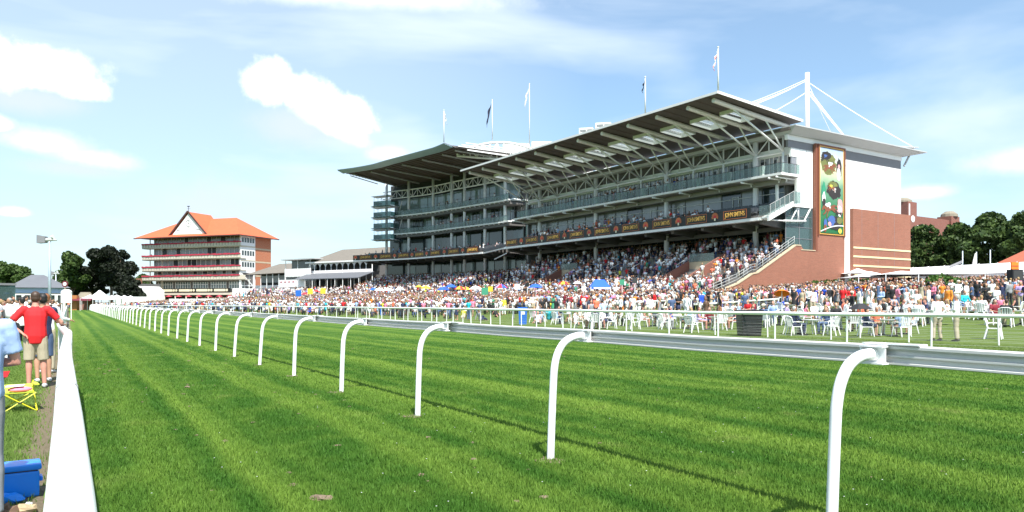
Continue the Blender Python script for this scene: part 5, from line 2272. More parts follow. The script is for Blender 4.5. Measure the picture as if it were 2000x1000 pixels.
q_('gable_roof', gmf, 'roof_orange', roof2)
q_('gable_front', MB().add([(gx - gw + .5, -1.0, gz0), (gx + gw - .5, -1.0, gz0), (gx, -1.0, gz1 - .55), (gx - gw + .5, -.7, gz0), (gx + gw - .5, -.7, gz0), (gx, -.7, gz1 - .55)],
                            [(0, 1, 2), (3, 5, 4), (0, 2, 5, 3), (1, 4, 5, 2), (0, 3, 4, 1)]), 'white_panel', roof2)
tmm = MB()
tmm.beam((gx - gw - .2, -1.3, gz0), (gx, -1.3, gz1 + .15), .3, .45)
tmm.beam((gx + gw + .2, -1.3, gz0), (gx, -1.3, gz1 + .15), .3, .45)
q_('bargeboard', tmm, 'dark_trim', roof2)
ck = MB()
N = 28
for k in range(N):
    a0, a1 = 2 * math.pi * k / N, 2 * math.pi * (k + 1) / N
    ck.beam((gx + 1.0 * math.cos(a0), -1.05, 26.9 + 1.0 * math.sin(a0)), (gx + 1.0 * math.cos(a1), -1.05, 26.9 + 1.0 * math.sin(a1)), .04, .10)
ck.beam((gx, -1.06, 26.9), (gx + .1, -1.06, 27.7), .05, .1)
ck.beam((gx, -1.06, 26.9), (gx + .5, -1.06, 26.9), .05, .1)
ck.beam((gx, -1.05, 25.8), (gx, -1.05, 24.3), .04, .12)
for sx in (-1, 1):
    ck.beam((gx + sx * 3.2, -1.05, 25.0), (gx + sx * 4.6, -1.05, 24.8), .04, .12)
    ck.beam((gx + sx * 4.6, -1.05, 24.8), (gx + sx * 4.6, -1.05, 24.3), .04, .10)
q_('clock_ring', ck, 'louvre_grey', roof2)
vn = MB()
vn.tube([(gx, -.9, gz1), (gx, -.9, gz1 + 1.9)], .08, 6)
vn.beam((gx - .7, -.9, gz1 + 1.0), (gx + .7, -.9, gz1 + 1.0), .06, .06)
vn.beam((gx - .5, -.9, gz1 + 1.75), (gx + .45, -.9, gz1 + 1.75), .05, .3)
q_('weather_vane', vn, 'lamp_black', roof2)
for k in range(10):
    um = MB()
    N = 10
    rim = [(k * 4.0 + 1.2 + 1.1 * math.cos(2 * math.pi * j / N), -3.4 + 1.1 * math.sin(2 * math.pi * j / N), 3.55) for j in range(N)]
    um.add(rim + [(k * 4.0 + 1.2, -3.4, 4.05)], [(j, (j + 1) % N, N) for j in range(N)])
    um.tube([(k * 4.0 + 1.2, -3.4, 1.7), (k * 4.0 + 1.2, -3.4, 4.0)], .05, 5)
    o = um.build('table_parasol', 'flower_red')
    o.matrix_world = Matrix.Translation(O2) @ Matrix.Rotation(rz2, 4, 'Z')
    tag(o, 'small dark red parasol in the row under the banner of the red-roofed stand', 'parasol', 'red parasols below the balcony banner')

# ------------------------------------------------------------------ old stands between
Oc, rzc, Lc = frame_of(604, 195, 727, 182, 0)
OS = thing('arcaded_stand', 'old two-storey stand with arched white arcade, slate hip roof and lean-to canopy', 'grandstand', Oc, rzc)
D3 = 15
m_ = MB().box(0, Lc, 2.6, D3, 1.5, 12.1)
m_.build('wall', 'concrete_dark', OS)
m_ = MB()
e = [(-.6, -.6, 12.2), (Lc + .6, -.6, 12.2), (Lc + .6, D3 + .6, 12.2), (-.6, D3 + .6, 12.2)]
rd = [(4.5, D3 / 2, 15.9), (Lc - 1.5, D3 / 2, 15.9)]
m_.add(e + rd, [(0, 1, 5, 4), (1, 2, 5), (2, 3, 4, 5), (3, 0, 4), (3, 2, 1, 0)])
m_.build('roof', 'roof_slate_brown', OS)
m_ = MB().box(-.7, Lc + .6, -.8, -.6, 11.9, 12.25)
m_.build('gutter', 'white_panel', OS)
ac = MB()
nb = 11
bw_ = Lc / nb
for k in range(nb + 1):
    ac.tube([(k * bw_, 0, 1.5), (k * bw_, 0, 12.0)], .09, 8)
ac.each('arcade_column', 'white_steel', OS, True)
ac = MB()
for k in range(nb):
    n = 8
    pts = [(k * bw_ + .05 + (bw_ - .1) * j / n, 10.75 + .95 * math.sin(math.pi * j / n) ** .55) for j in range(n + 1)]
    poly = pts + [(k * bw_ + bw_ - .05, 11.9), (k * bw_ + .05, 11.9)]
    ac.prism(poly[::-1], -.05, .05, 0, 'y')
ac.build('arch_valance', 'pale_grey_steel', OS)
ac = MB().box(0, Lc, -.05, .05, 9.3 - .1, 10.1 - .1)
for k in range(60):
    ac.box(k * Lc / 60, k * Lc / 60 + .12, -.09, -.05, 9.25, 10.0)
ac.build('balustrade', 'pale_grey_steel', OS)
ac = MB()
ac.add([(-.8, -4.2, 7.6), (Lc - .5, -4.2, 7.6), (Lc + .6, 0, 9.2), (-.2, 0, 9.2), (-.8, -4.2, 7.75), (Lc - .5, -4.2, 7.75), (Lc + .6, 0, 9.32), (-.2, 0, 9.32)],
       [(3, 2, 1, 0), (4, 5, 6, 7), (0, 1, 5, 4), (1, 2, 6, 5), (2, 3, 7, 6), (3, 0, 4, 7)])
ac.build('lean_to_roof', 'lead_roof', OS)
ac = MB()
for k in range(9):
    ac.tube([(k * Lc / 8.3 + .3, -4.0, 1.5), (k * Lc / 8.3 + .3, -4.0, 7.6)], .08, 6)
ac.each('canopy_post', 'white_steel', OS)
ac = MB().box(.2, Lc - .3, 2.3, 2.55, 2, 7.5)
ac.box(.2, Lc, 2.3, 2.55, 9.4, 12)
ac.build('dark_openings', 'dark_void', OS)
ac = MB()
for i in range(9):
    ac.box(-16, Lc, -15 + i * 1.2, -1 + 0, 1.2 + i * .32, 1.55 + i * .32)
ac.build('steps', 'concrete', OS)
ac = MB()
for x in (-1.5, 3.5, 12, 17.5):
    for i in range(2):
        ac.tube([(x + i * .8, -14, 2.2), (x + i * .8, -6, 5.4)], .06, 5)
        ac.tube([(x + i * .8, -14, 1.5), (x + i * .8, -14, 2.2)], .06, 5)
        ac.tube([(x + i * .8, -6, 4.0), (x + i * .8, -6, 5.4)], .06, 5)
ac.build('stair_handrail', 'white_steel', OS)
ac = MB().box(-9, 3, -4.5, -4.2, 3.2, 5.3)
ac.build('white_screen', 'white_panel', OS)

Ob, rzb, Lb = frame_of(558, 200, 606, 194, 0)
BX = thing('white_viewing_boxes', 'small white two-tier viewing boxes between the brown and slate roofs', 'viewing boxes', Ob, rzb)
MB().box(0, Lb, 2, 10, 1.5, 13).build('wall', 'dark_glazing', BX)
MB().box(-.2, Lb + .3, -.2, 0, 8.8, 10.7).box(-.2, Lb + .3, -.2, 2.0, 8.6, 8.79).build('upper_balcony', 'white_panel', BX)
MB().box(-.2, Lb + .3, -2.2, -2.0, 5.9, 7.7).box(-.2, Lb + .3, -2.2, 2.0, 5.7, 5.89).build('lower_balcony', 'white_panel', BX)
MB().box(-.8, Lb + 2.5, -.9, 10, 13.0, 13.3).build('roof', 'roof_metal', BX)
m_ = MB()
for x in (0, Lb * .5, Lb):
    m_.tube([(x, 0, 1.5), (x, 0, 13)], .09, 6)
m_.build('post', 'white_steel', BX)
m_ = MB()
for k in range(4):
    m_.prism([(1 + k * 1.7 + .45 * math.cos(j * .52), 7.0 + .28 * math.sin(j * .52)) for j in range(7)], -2.24, -2.2, 0, 'y')
m_.build('bunting', 'flower_red', BX)

Oa, rza, La = frame_of(492, 214, 562, 205, 0)
BA = thing('brown_roofed_stand', 'low old stand with brown hipped roof beside the brick end wall', 'grandstand', Oa, rza)
MB().box(1, La, 2.5, 11, 1.5, 10).build('wall', 'dark_void', BA)
MB().add([(-1, -1.5, 9.7), (La + .2, -1.5, 9.9), (La + .2, 12, 9.9), (-1, 12, 9.7), (6, 5, 12.9), (La + .2, 5, 12.9)], [(0, 1, 5, 4), (1, 2, 5), (2, 3, 4, 5), (3, 0, 4), (3, 2, 1, 0)]).build('roof', 'roof_slate_brown', BA)
m_ = MB()
for k in range(7):
    m_.tube([(k * La / 6, -.9, 3.5), (k * La / 6, -.9, 9.7)], .10, 6)
m_.build('post', 'white_steel', BA)
MB().box(1, La, 2.3, 2.5, 7.4, 9.4).build('window_band', 'grey_glazing', BA)
MB().box(1, La, .5, .7, 5.0, 6.6).build('balustrade', 'pale_grey_steel', BA)


# ------------------------------------------------------------------ trees
def leaf_mat(name, rgb, rgb2):
    m = bpy.data.materials.new(name)
    m.use_nodes = True
    t = m.node_tree
    b = t.nodes['Principled BSDF']
    tcn = nd(t, 'ShaderNodeTexCoord')
    n = nd(t, 'ShaderNodeTexNoise', inp={'Scale': .9, 'Detail': 5.0, 'Roughness': .7})
    t.links.new(tcn.outputs['Object'], n.inputs['Vector'])
    c = mixc(t, sstep(t, n.outputs['Fac'], .35, .68), rgb, rgb2)
    t.links.new(c, b.inputs['Base Color'])
    b.inputs['Roughness'].default_value = .6
    b.inputs['Specular IOR Level'].default_value = .25
    tl = nd(t, 'ShaderNodeBsdfTranslucent')
    t.links.new(c, tl.inputs[0])
    mx = nd(t, 'ShaderNodeMixShader', inp={0: .22})
    t.links.new(b.outputs[0], mx.inputs[1])
    t.links.new(tl.outputs[0], mx.inputs[2])
    t.links.new(mx.outputs[0], t.nodes['Material Output'].inputs['Surface'])
    MATS[name] = m


leaf_mat('leaf_green', (.030, .062, .014), (.085, .140, .030))
leaf_mat('leaf_dark', (.012, .016, .012), (.026, .036, .018))
leaf_mat('leaf_deep', (.020, .045, .013), (.095, .15, .036))
leaf_mat('leaf_hedge', (.04, .09, .015), (.08, .16, .03))


def crown_mesh(blobs, n, size, seed):
    r = np.random.default_rng(seed)
    P, Nn = [], []
    w = np.array([b_[3] * b_[4] * b_[5] for b_ in blobs]) ** .67
    w = w / w.sum()
    for b_, wi in zip(blobs, w):
        k = int(n * wi)
        u = r.normal(size=(k, 3))
        u /= np.linalg.norm(u, axis=1)[:, None]
        # clumps: keep directions where a lumpy function is high
        lump = .5 + .5 * np.sin(u[:, 0] * 5.1 + seed) * np.sin(u[:, 1] * 4.3 + 1.7 * seed) * np.sin(u[:, 2] * 4.7 + b_[0])
        rad = (.72 + .28 * lump) * r.uniform(.35, 1.0, k) ** .28
        P.append(np.array(b_[:3]) + u * rad[:, None] * np.array(b_[3:6]))
        Nn.append(u)
    P = np.concatenate(P)
    Nn = np.concatenate(Nn)
    k = len(P)
    ax = r.normal(size=(k, 3)) * .8 + Nn * .5
    ax /= np.linalg.norm(ax, axis=1)[:, None]
    t1 = np.cross(ax, r.normal(size=(k, 3)))
    t1 /= np.linalg.norm(t1, axis=1)[:, None]
    t2 = np.cross(ax, t1)
    s = size * r.uniform(.5, 1.3, k)[:, None]
    Q = np.stack([P - t1 * s - t2 * s * .55, P + t1 * s * .2 - t2 * s * .8, P + t1 * s + t2 * s * .5, P - t1 * s * .3 + t2 * s * .85], 1)
    Q[:, 1] += ax * s * .25
    me = bpy.data.meshes.new('crown')
    me.vertices.add(4 * k)
    me.vertices.foreach_set('co', Q.ravel())
    me.loops.add(4 * k)
    me.loops.foreach_set('vertex_index', np.arange(4 * k, dtype=np.int32))
    me.polygons.add(k)
    me.polygons.foreach_set('loop_start', np.arange(0, 4 * k, 4, dtype=np.int32))
    me.polygons.foreach_set('loop_total', np.full(k, 4, dtype=np.int32))
    me.update(calc_edges=True)
    return me


def tree(px, d, h, w, label, leaf='leaf_green', seed=1, n=5200, size=.42, group=None, base=None, squat=.55):
    x, y = ray_world(px, d)
    zb = terrain(x, y) if base is None else base
    q = random.Random(seed)
    T = thing('tree', label, 'tree', (x, y, zb), 0, group)
    bl = []
    ch = h * .80
    zc = h - ch / 2
    bl.append((0, 0, zc, w * .33, w * .33, ch * .42))
    for k in range(15):
        a = q.uniform(0, 6.28)
        rr_ = w * q.uniform(.20, .42)
        s_ = q.uniform(.09, .23)
        bl.append((rr_ * math.cos(a), rr_ * math.sin(a), zc + q.uniform(-.42, .34) * ch, w * s_, w * s_, ch * s_ * .8))
    bl.append((q.uniform(-.1, .1) * w, 0, h - ch * .16, w * .2, w * .2, ch * .17))
    me = crown_mesh(bl, n, size, seed)
    me.materials.append(M_(leaf))
    put('crown', me, T)
    tk = MB()
    tk.tube([(0, 0, -.2), (.1, 0, h * .18), (0, .1, h * .45)], [w * .04, w * .03, w * .02], 8)
    for k in range(5):
        a = k * 1.25 + q.random()
        tk.tube([(0, 0, h * (.2 + .04 * k)), (w * .12 * math.cos(a), w * .12 * math.sin(a), h * (.36 + .05 * k)), (w * .26 * math.cos(a), w * .26 * math.sin(a), h * (.5 + .06 * k))], [w * .018, w * .012, w * .005], 6)
    tk.build('trunk', 'bark', T, True)
    return T


# right side
tree(1812, 132, 12.6, 13, 'bushy green tree next to the brick gable, left of the taller one', 'leaf_deep', 11, 9000, .34, base=3)
tree(1772, 150, 9.5, 9, 'lowest green tree half hidden against the brick gable edge', 'leaf_deep', 16, 4000, .36, base=3)
tree(1868, 128, 10.5, 9, 'smaller tree between the two large trees behind the marquee', 'leaf_deep', 12, 6000, .32, base=3)
tree(1928, 118, 13.2, 12.5, 'tall full green tree behind the long white marquee', 'leaf_deep', 13, 10000, .32, base=3)
tree(1998, 112, 12.5, 9, 'tree with dark foliage behind the red tiled house', 'leaf_deep', 14, 6000, .32, base=3)
tree(2075, 120, 16.5, 18, 'tallest tree at the right edge of the frame', 'leaf_green', 15, 7000, .36, base=3)
# left side
tree(141, 226, 16.5, 10.5, 'lighter green tree left of the dark copper beech', 'leaf_deep', 21, 7000, .42, base=1)
tree(182, 232, 12.0, 13, 'dark low tree in front of the white camera tower', 'leaf_dark', 24, 6000, .42, base=1)
tree(217, 226, 18.2, 13.5, 'very dark copper beech left of the red-roofed stand', 'leaf_dark', 22, 11000, .42, base=1)
tree(252, 215, 8.5, 8.0, 'small dark tree at the foot of the copper beech', 'leaf_dark', 23, 3500, .4, base=1)
tree(283, 275, 11.5, 9, 'tree showing just left of the red-roofed stand', 'leaf_deep', 25, 3500, .45, base=1)
for i, (px, d, h, w) in enumerate(((-30, 255, 17.5, 16), (8, 262, 16.5, 15), (34, 250, 14.0, 13), (58, 248, 11.5, 10), (76, 252, 8.6, 7))):
    tree(px, d, h, w, ['tall tree at the left edge behind the grey hipped pavilion', 'broad tree behind the pavilion, second from the left edge', 'green tree above the left end of the pavilion roof',
                       'rounded tree behind the middle of the pavilion roof', 'lowest tree of the row behind the pavilion'][i], 'leaf_green', 31 + i, 5500, .48, 'row of trees behind the pavilion', base=0)
for i, (px, d, h) in enumerate(((118, 330, 11), (508, 300, 14.5), (528, 300, 13.5), (545, 300, 13), (92, 330, 9))):
    tree(px, d, h, 12, ['far tree seen left of the green tree on the horizon', 'far treetop right beside the brick end wall', 'far treetop above the brown hipped roof', 'far treetop left of the white viewing boxes', 'far low tree beyond the lamp posts'][i], 'leaf_deep', 41 + i, 3000, .5, base=1)
# distant tree line behind everything
def treeline(px0, px1, d, h, seed, name_label):
    bl = []
    q = random.Random(seed)
    p0, p1 = at(px0, d, 0), at(px1, d, 0)
    L = (p1 - p0).length
    k = 0.0
    while k < L:
        bl.append((0, k, h * .4, 5, 4.5, h * q.uniform(.45, .65)))
        k += q.uniform(4, 7)
    u = (p1 - p0).normalized()
    me = crown_mesh(bl, int(L * 60), .75, seed)
    me.materials.append(M_('leaf_deep'))
    o = put('treeline', me)
    o.location = p0
    o.rotation_euler = (0, 0, math.atan2(u.y, u.x) - math.pi / 2)
    tag(o, name_label, 'trees', None, 'stuff')


treeline(-250, 140, 420, 9, 3, 'far-off tree line on the horizon at the left')
treeline(1750, 2300, 190, 10, 4, 'dark mass of trees beyond the marquee at the right')

# ------------------------------------------------------------------ things beyond the rails at the left
def base_at(px, d, z=None):
    x, y = ray_world(px, d)
    return Vector((x, y, terrain(x, y) if z is None else z))


def lamp(px, d, h, label):
    b_ = base_at(px, d)
    T = thing('floodlight_mast', label, 'lamp post', b_, -YAW, 'floodlight masts along the spectators\' side')
    MB().tube([(0, 0, -.2), (0, 0, h * .5), (0, 0, h)], [.17, .14, .11], 10).build('pole', 'pole_blue_grey', T, True)
    m_ = MB()
    z = h + .1
    m_.add([(-1.15, -.35, z - .35), (-.35, -.25, z - .3), (-.35, .25, z - .3), (-1.15, .35, z - .35), (-1.15, -.35, z + .5), (-.35, -.25, z + .35), (-.35, .25, z + .35), (-1.15, .35, z + .5)],
           [(3, 2, 1, 0), (4, 5, 6, 7), (0, 1, 5, 4), (1, 2, 6, 5), (2, 3, 7, 6)])
    m_.build('lamp_housing', 'louvre_grey', T)
    MB().box(-1.0, -.95, -.25, .25, z - .2, z + .3).build('lens', 'lamp_black', T)
    m_ = MB()
    m_.tube([(-.35, 0, z), (.1, 0, z + .02), (.75, 0, z - .02)], [.20, .16, .07], 8)
    m_.tube([(.3, -.1, z + .1), (.3, -.1, z + .5)], .05, 6)
    m_.build('bracket', 'grey_steel', T)
    m_ = MB()
    m_.tube([(.15, -.05, z + .28), (.42, -.05, z + .32)], [.10, .22], 10)
    m_.build('horn', 'white_panel', T)


lamp(97, 77, 8.0, 'nearest and tallest of the floodlight masts above the spectators at left')
lamp(109, 150, 7.4, 'second floodlight mast, between the nearest mast and the white arched board')
lamp(113.5, 230, 7.4, 'farthest small floodlight mast beside the red and white disc')

b_ = base_at(131, 70)
T = thing('arched_marker_board', 'white board with an arched top on posts beside the far end of the rail', 'marker board', b_ + Vector((-.05, 0, 0)), -YAW)
m_ = MB()
pts = [(-.46, 1.55), (.46, 1.55), (.46, 2.55)] + [(.46 * math.cos(a), 2.55 + .28 * math.sin(a)) for a in np.linspace(.25, math.pi - .25, 9)] + [(-.46, 2.55)]
m_.prism(pts, -.12, .12, 0, 'y')
m_.build('board', 'white_panel', T)
MB().box(-.22, .22, -.135, -.122, 2.52, 2.55).build('faint_line', 'grey_steel', T)
m_ = MB()
for s in (-1, 1):
    m_.tube([(s * .45, 0, -.1), (s * .45, 0, 2.4)], .045, 8)
m_.build('post', 'white_steel', T)
b_ = base_at(127, 100)
T = thing('disc_sign', 'dark red disc with white centre on a pole above the arched board', 'sign', b_, -YAW)
MB().tube([(0, 0, 0), (0, 0, 3.8)], .05, 8).build('pole', 'buff_stone', T)
MB().tube([(0, -.05, 4.1), (0, .05, 4.1)], .42, 20).build('disc', 'maroon', T)
MB().tube([(0, -.09, 4.1), (0, -.05, 4.1)], .24, 20).build('centre', 'white_plastic', T)

# pavilion with grey hipped roof
Op, rzp, Lp = frame_of(28, 122, 124, 126, 0)
PV = thing('pavilion', 'pavilion with grey hipped slate roof and pale blue fascia at the left', 'pavilion', Op, rzp)
MB().box(0, Lp, 0, 9, 0, 3.9).build('wall', 'dark_glazing', PV)
MB().box(-.3, Lp + .3, -.4, -.1, 3.2, 4.05).build('fascia', 'pale_blue_wall', PV)
MB().add([(-1, -1, 4.1), (Lp + 1, -1, 4.1), (Lp + 1, 10, 4.1), (-1, 10, 4.1), (2.5, 4.5, 6.4), (Lp - 2.6, 4.5, 6.4)], [(0, 1, 5, 4), (1, 2, 5), (2, 3, 4, 5), (3, 0, 4), (3, 2, 1, 0)]).build('roof', 'lead_roof', PV)
m_ = MB()
m_.box(.0, Lp, -1.6, -1.4, 2.85, 3.05)
for k in range(7):
    m_.box(k * Lp / 6 - .2, k * Lp / 6 + .2, -1.6, -1.3, 0, 2.85)
m_.build('colonnade', 'white_panel', PV)
Ov, rzv, Lv = frame_of(-20, 105, 30, 108, 0)
GV = thing('glass_shelter', 'grey glazed shelter left of the pavilion', 'shelter', Ov, rzv)
MB().box(0, Lv, 0, 4, 2.0, 4.1).build('wall', 'screen_glass', GV)
MB().box(-.1, Lv + .1, -.1, 4.1, 4.1, 4.4).box(0, .2, .0, .2, 0, 2).box(Lv - .2, Lv, 0, .2, 0, 2).build('frame', 'louvre_grey', GV)

# camera tower, kiosk, tents
b_ = base_at(188, 238)
T = thing('camera_tower', 'white camera tower cabin standing above the dark trees', 'tower', b_, -YAW)
MB().box(-1.6, 1.6, -1.2, 1.2, 15.6, 16.9).box(-1.7, 1.7, -1.3, 1.3, 18.3, 18.7).build('cabin', 'white_panel', T)
MB().box(-1.4, 1.4, -1.0, 1.0, 16.9, 18.3).build('opening', 'dark_glazing', T)
m_ = MB()
for sx in (-1, 1):
    for sy in (-1, 1):
        m_.tube([(sx * 1.2, sy * 1.0, 0), (sx * 1.3, sy * 1.0, 15.6)], .07, 6)
for k in range(6):
    m_.tube([(-1.2, -1.05, k * 2), (1.2, -1.05, k * 2 + 2)], .03, 5)
m_.each('leg', 'white_steel', T)
b_ = base_at(167, 165)
T = thing('thatched_kiosk', 'small round-cornered kiosk with brown thatched roof under the copper beech', 'kiosk', b_, -YAW)
MB().box(-1.3, 1.3, -1.2, 1.2, 0, 2.6).build('wall', 'brick_dark', T)
MB().rings([(0, 0, 2.3, 2.1, 1.9), (0, 0, 2.6, 1.95, 1.8), (0, 0, 3.7, 1.15, 1.0), (0, 0, 3.95, 1.05, .9)]).build('roof', 'thatch', T)
b_ = base_at(147, 160)
T = thing('food_stall', 'orange-brown food stall with maroon canopy beside the thatched kiosk', 'stall', b_, -YAW)
MB().box(-.6, .6, -.5, .5, 0, 3.2).build('body', 'wood_orange', T)
MB().add([(-.8, -1.6, 2.0), (4.2, -1.6, 2.0), (3.8, .4, 2.6), (-.6, .4, 2.6), (-.8, -1.6, 2.1), (4.2, -1.6, 2.1), (3.8, .4, 2.7), (-.6, .4, 2.7)],
         [(3, 2, 1, 0), (4, 5, 6, 7), (0, 1, 5, 4), (1, 2, 6, 5), (2, 3, 7, 6), (3, 0, 4, 7)]).build('canopy', 'maroon', T)


def peaked_tent(px, d, w, h0, h1, label, group=None, dep=None, name='marquee_tent', m='canvas_white'):
    T = thing(name, label, 'tent', base_at(px, d), -YAW, group)
    dep = dep or w
    m_ = MB()
    n = 6
    R_ = []
    for k, (q, z) in enumerate(((1, h0), (.72, h0 + (h1 - h0) * .16), (.42, h0 + (h1 - h0) * .42), (.18, h0 + (h1 - h0) * .78), (.04, h1))):
        R_.append([(sx * w / 2 * q, sy * dep / 2 * q, z) for sx, sy in ((-1, -1), (0, -1.0), (1, -1), (1, 0), (1, 1), (0, 1), (-1, 1), (-1, 0))])
    V = [p for r_ in R_ for p in r_]
    F = [(k * 8 + i, k * 8 + (i + 1) % 8, (k + 1) * 8 + (i + 1) % 8, (k + 1) * 8 + i) for k in range(4) for i in range(8)] + [tuple(32 + i for i in range(8))]
    m_.add(V, F)
    m_.build('roof', m, T)
    m_ = MB()
    for sx in (-1, 1):
        for sy in (-1, 1):
            m_.tube([(sx * w / 2 * .98, sy * dep / 2 * .98, 0), (sx * w / 2 * .98, sy * dep / 2 * .98, h0)], .05, 6)
    m_.build('leg', 'white_steel', T)
    return T


peaked_tent(195, 165, 5.2, 2.3, 4.4, 'white peaked marquee tent right of the thatched kiosk')
for k, (px, d) in enumerate(((176, 150), (219, 158), (232, 165), (243, 160), (255, 168), (228, 150))):
    peaked_tent(px, d, 2.6, 2.5, 3.2, ['small white parasol tent left of the peaked marquee', 'small white parasol tent just right of the peaked marquee', 'white parasol tent in front of the white gabled house',
                                       'white parasol tent below the gabled house wall', 'farthest white parasol tent towards the red-roofed stand', 'lowest of the white parasol tents right of the marquee'][k], 'small white parasol tents by the copper beech')
Oh, rzh, Lh = frame_of(243, 225, 278, 222, 1.0)
HS = thing('gabled_house', 'white house gable with dark roof slope and red brick chimney', 'house', Oh, rzh)
MB().prism([(0, 0), (Lh, 0), (Lh, 4.2), (Lh * .72, 5.6), (0, 2.6)], 0, 8, 0, 'y').build('wall', 'white_panel', HS)
MB().add([(-.8, -.3, 2.2), (Lh * .72, -.3, 5.7), (Lh * .72, 8.3, 5.7), (-.8, 8.3, 2.2), (-.8, -.3, 2.9), (Lh * .72, -.3, 6.4), (Lh * .72, 8.3, 6.4), (-.8, 8.3, 2.9)],
         [(3, 2, 1, 0), (4, 5, 6, 7), (0, 1, 5, 4), (1, 2, 6, 5), (2, 3, 7, 6), (3, 0, 4, 7)]).build('roof', 'roof_slate', HS)
MB().box(Lh * .5, Lh * .68, 1, 2, 5.2, 8.0).build('chimney', 'brick_red', HS)
m_ = top_thing('white_hoarding', 'plain white hoarding between the small tents and the red-roofed stand', 'hoarding', MB().box(0, 9, 0, .2, 0, 2.0), 'white_panel', at(226, 195, 1.2), -YAW + R(-8))
m_ = MB()
for k in range(12):
    m_.box(k * 1.25, k * 1.25 + 1.1, 0, .08, 0, 1.1)
top_thing('picket_panel', 'low white slatted barrier in front of the parasols of the red-roofed stand', 'barrier', m_, 'white_panel', at(330, 150, 1.3), -YAW + R(-14))

# ------------------------------------------------------------------ behind the lawn at the right
Om, rzm, Lm = frame_of(1672, 112, 2080, 84, 2.6)
MQ = thing('long_marquee', 'long white marquee roof running behind the standing crowd at right', 'marquee', Om, rzm)
m_ = MB()
V = []
N = 12
for k in range(N + 1):
    x = Lm * k / N
    inset = 3.0 if k == 0 else 0
    V += [(x - (0 if k else 0), -2.5, 2.55), (x + inset, 3.0, 4.0 if k else 3.4), (x, 8.5, 2.55)]
F = []
for k in range(N):
    a = k * 3
    F += [(a, a + 3, a + 4, a + 1), (a + 1, a + 4, a + 5, a + 2)]
F += [(0, 1, 2)]
m_.add(V, F)
m_.build('roof', 'canvas_white', MQ)
MB().box(0, Lm, -2.45, -2.35, 1.0, 2.55).build('valance', 'canvas_white', MQ)
m_ = MB()
for k in range(1, 12):
    m_.beam((Lm * k / 12, -2.52, 2.6), (Lm * k / 12, 3.0, 4.06), .05, .05)
m_.build('rib', 'pale_grey_steel', MQ)
m_ = MB()
for k in range(0, 22):
    m_.box(Lm * k / 22 + .2, Lm * (k + 1) / 22 - .2, -2.36, -2.3, -1, 1.0)
m_.build('window_wall', 'white_panel', MQ)
for k, (px, d, w, h0, h1) in enumerate(((1675, 88, 3.4, 2.4, 3.0), (1700, 78, 4.8, 2.0, 2.6), (1760, 76, 6.5, 2.1, 2.55), (1822, 74, 6.5, 2.0, 2.4))):
    peaked_tent(px, d, w, h0, h1, ['small white peaked canopy against the brick gable', 'white canopy in front of the brick gable stripes', 'white canopy between the brick gable and the long marquee',
                                   'white canopy at the left front of the long marquee'][k], 'white garden canopies by the brick gable')
Oq, rzq, Lq = frame_of(1946, 100, 2110, 92, 3.0)
HR = thing('red_tiled_house', 'brick house with orange tiled hip roof at the right edge', 'house', Oq, rzq)
MB().box(.6, Lq, 1, 9, 0, 4.0).build('wall', 'brick_dark', HR)
MB().add([(0, 0, 3.9), (Lq, 0, 3.9), (Lq, 10, 3.9), (0, 10, 3.9), (4.6, 5, 7.3), (Lq, 5, 7.3)], [(0, 1, 5, 4), (1, 2, 5), (2, 3, 4, 5), (3, 0, 4), (3, 2, 1, 0)]).build('roof', 'roof_orange_tile', HR)
for k in range(3):
    w = MB().box(1.2 + k * 2.6, 2.3 + k * 2.6, .93, 1.0, 2.6, 3.7).build('window', 'white_panel', HR)
    MB().box(1.3 + k * 2.6, 2.2 + k * 2.6, .9, .93, 2.7, 3.6).build('pane', 'grey_glazing', w)
Of, rzf, Lf = frame_of(1765, 175, 1875, 190, 3.0)
FB = thing('brick_factory', 'tall dark red brick building with bay tops seen above the trees', 'building', Of, rzf)
MB().box(0, Lf, 0, 12, 0, 19.5).build('wall', 'brick_dark', FB)
MB().box(0, 4.0, -1, 3, 0, 22.5).build('tower', 'brick_dark', FB)
m_ = MB()
m_.rings([(1.6, 1, 22.5, 2.0, 2.0), (1.6, 1, 23.0, 1.9, 1.9), (1.6, 1, 23.6, 1.0, 1.0)])
m_.rings([(Lf - 3.4, 1, 20.5, 2.0, 2.0), (Lf - 3.4, 1, 21.2, 1.9, 1.9), (Lf - 3.4, 1, 21.9, 1.0, 1.0)])
m_.build('dome', 'thatch', FB)
MB().box(Lf - 5.5, Lf - 1.3, -.5, 3, 0, 20.5).build('bay', 'brick_dark', FB)
m_ = MB()
for x in (4.2, 5.6):
    m_.box(x, x + .9, -.08, 0, 15.5, 17.3)
m_.box(.3, .6, -1.2, -1.0, 0, 22)
m_.build('window', 'white_panel', FB)
MB().tube([(2.2, -1.06, 18.5), (2.2, -1.0, 18.5)], .8, 18).build('round_window', 'white_panel', FB)
for k, (px, d, h, lab) in enumerate(((1880, 96, 5.6, 'grey pole with a drooping dark flag left of the white-wrapped pole'), (1907, 95, 5.4, 'pole wrapped in a white flag behind the marquee'), (1934, 94, 5.6, 'plain greenish pole nearest the red tiled house'))):
    T = thing('banner_pole', lab, 'flagpole', base_at(px, d), -YAW, 'poles behind the marquee')
    MB().tube([(0, 0, 0), (0, 0, h)], .07, 8).build('pole', 'pole_blue_grey', T, True)
    if k < 2:
        m_ = MB()
        if k:
            m_.tube([(-.1, 0, h - .2), (-.2, 0, h - 1.2), (-.35, 0, 2.2)], [.1, .25, .35], 6)
        else:
            m_.add([(0, 0, h - 1.2), (-1.6, .1, h - 1.9), (-1.9, 0, h - 2.4), (-.1, 0, h - 1.6)], [(0, 1, 2, 3)])
        m_.build('flag', 'canvas_white' if k else 'louvre_grey', T)
b_ = base_at(1982, 60)
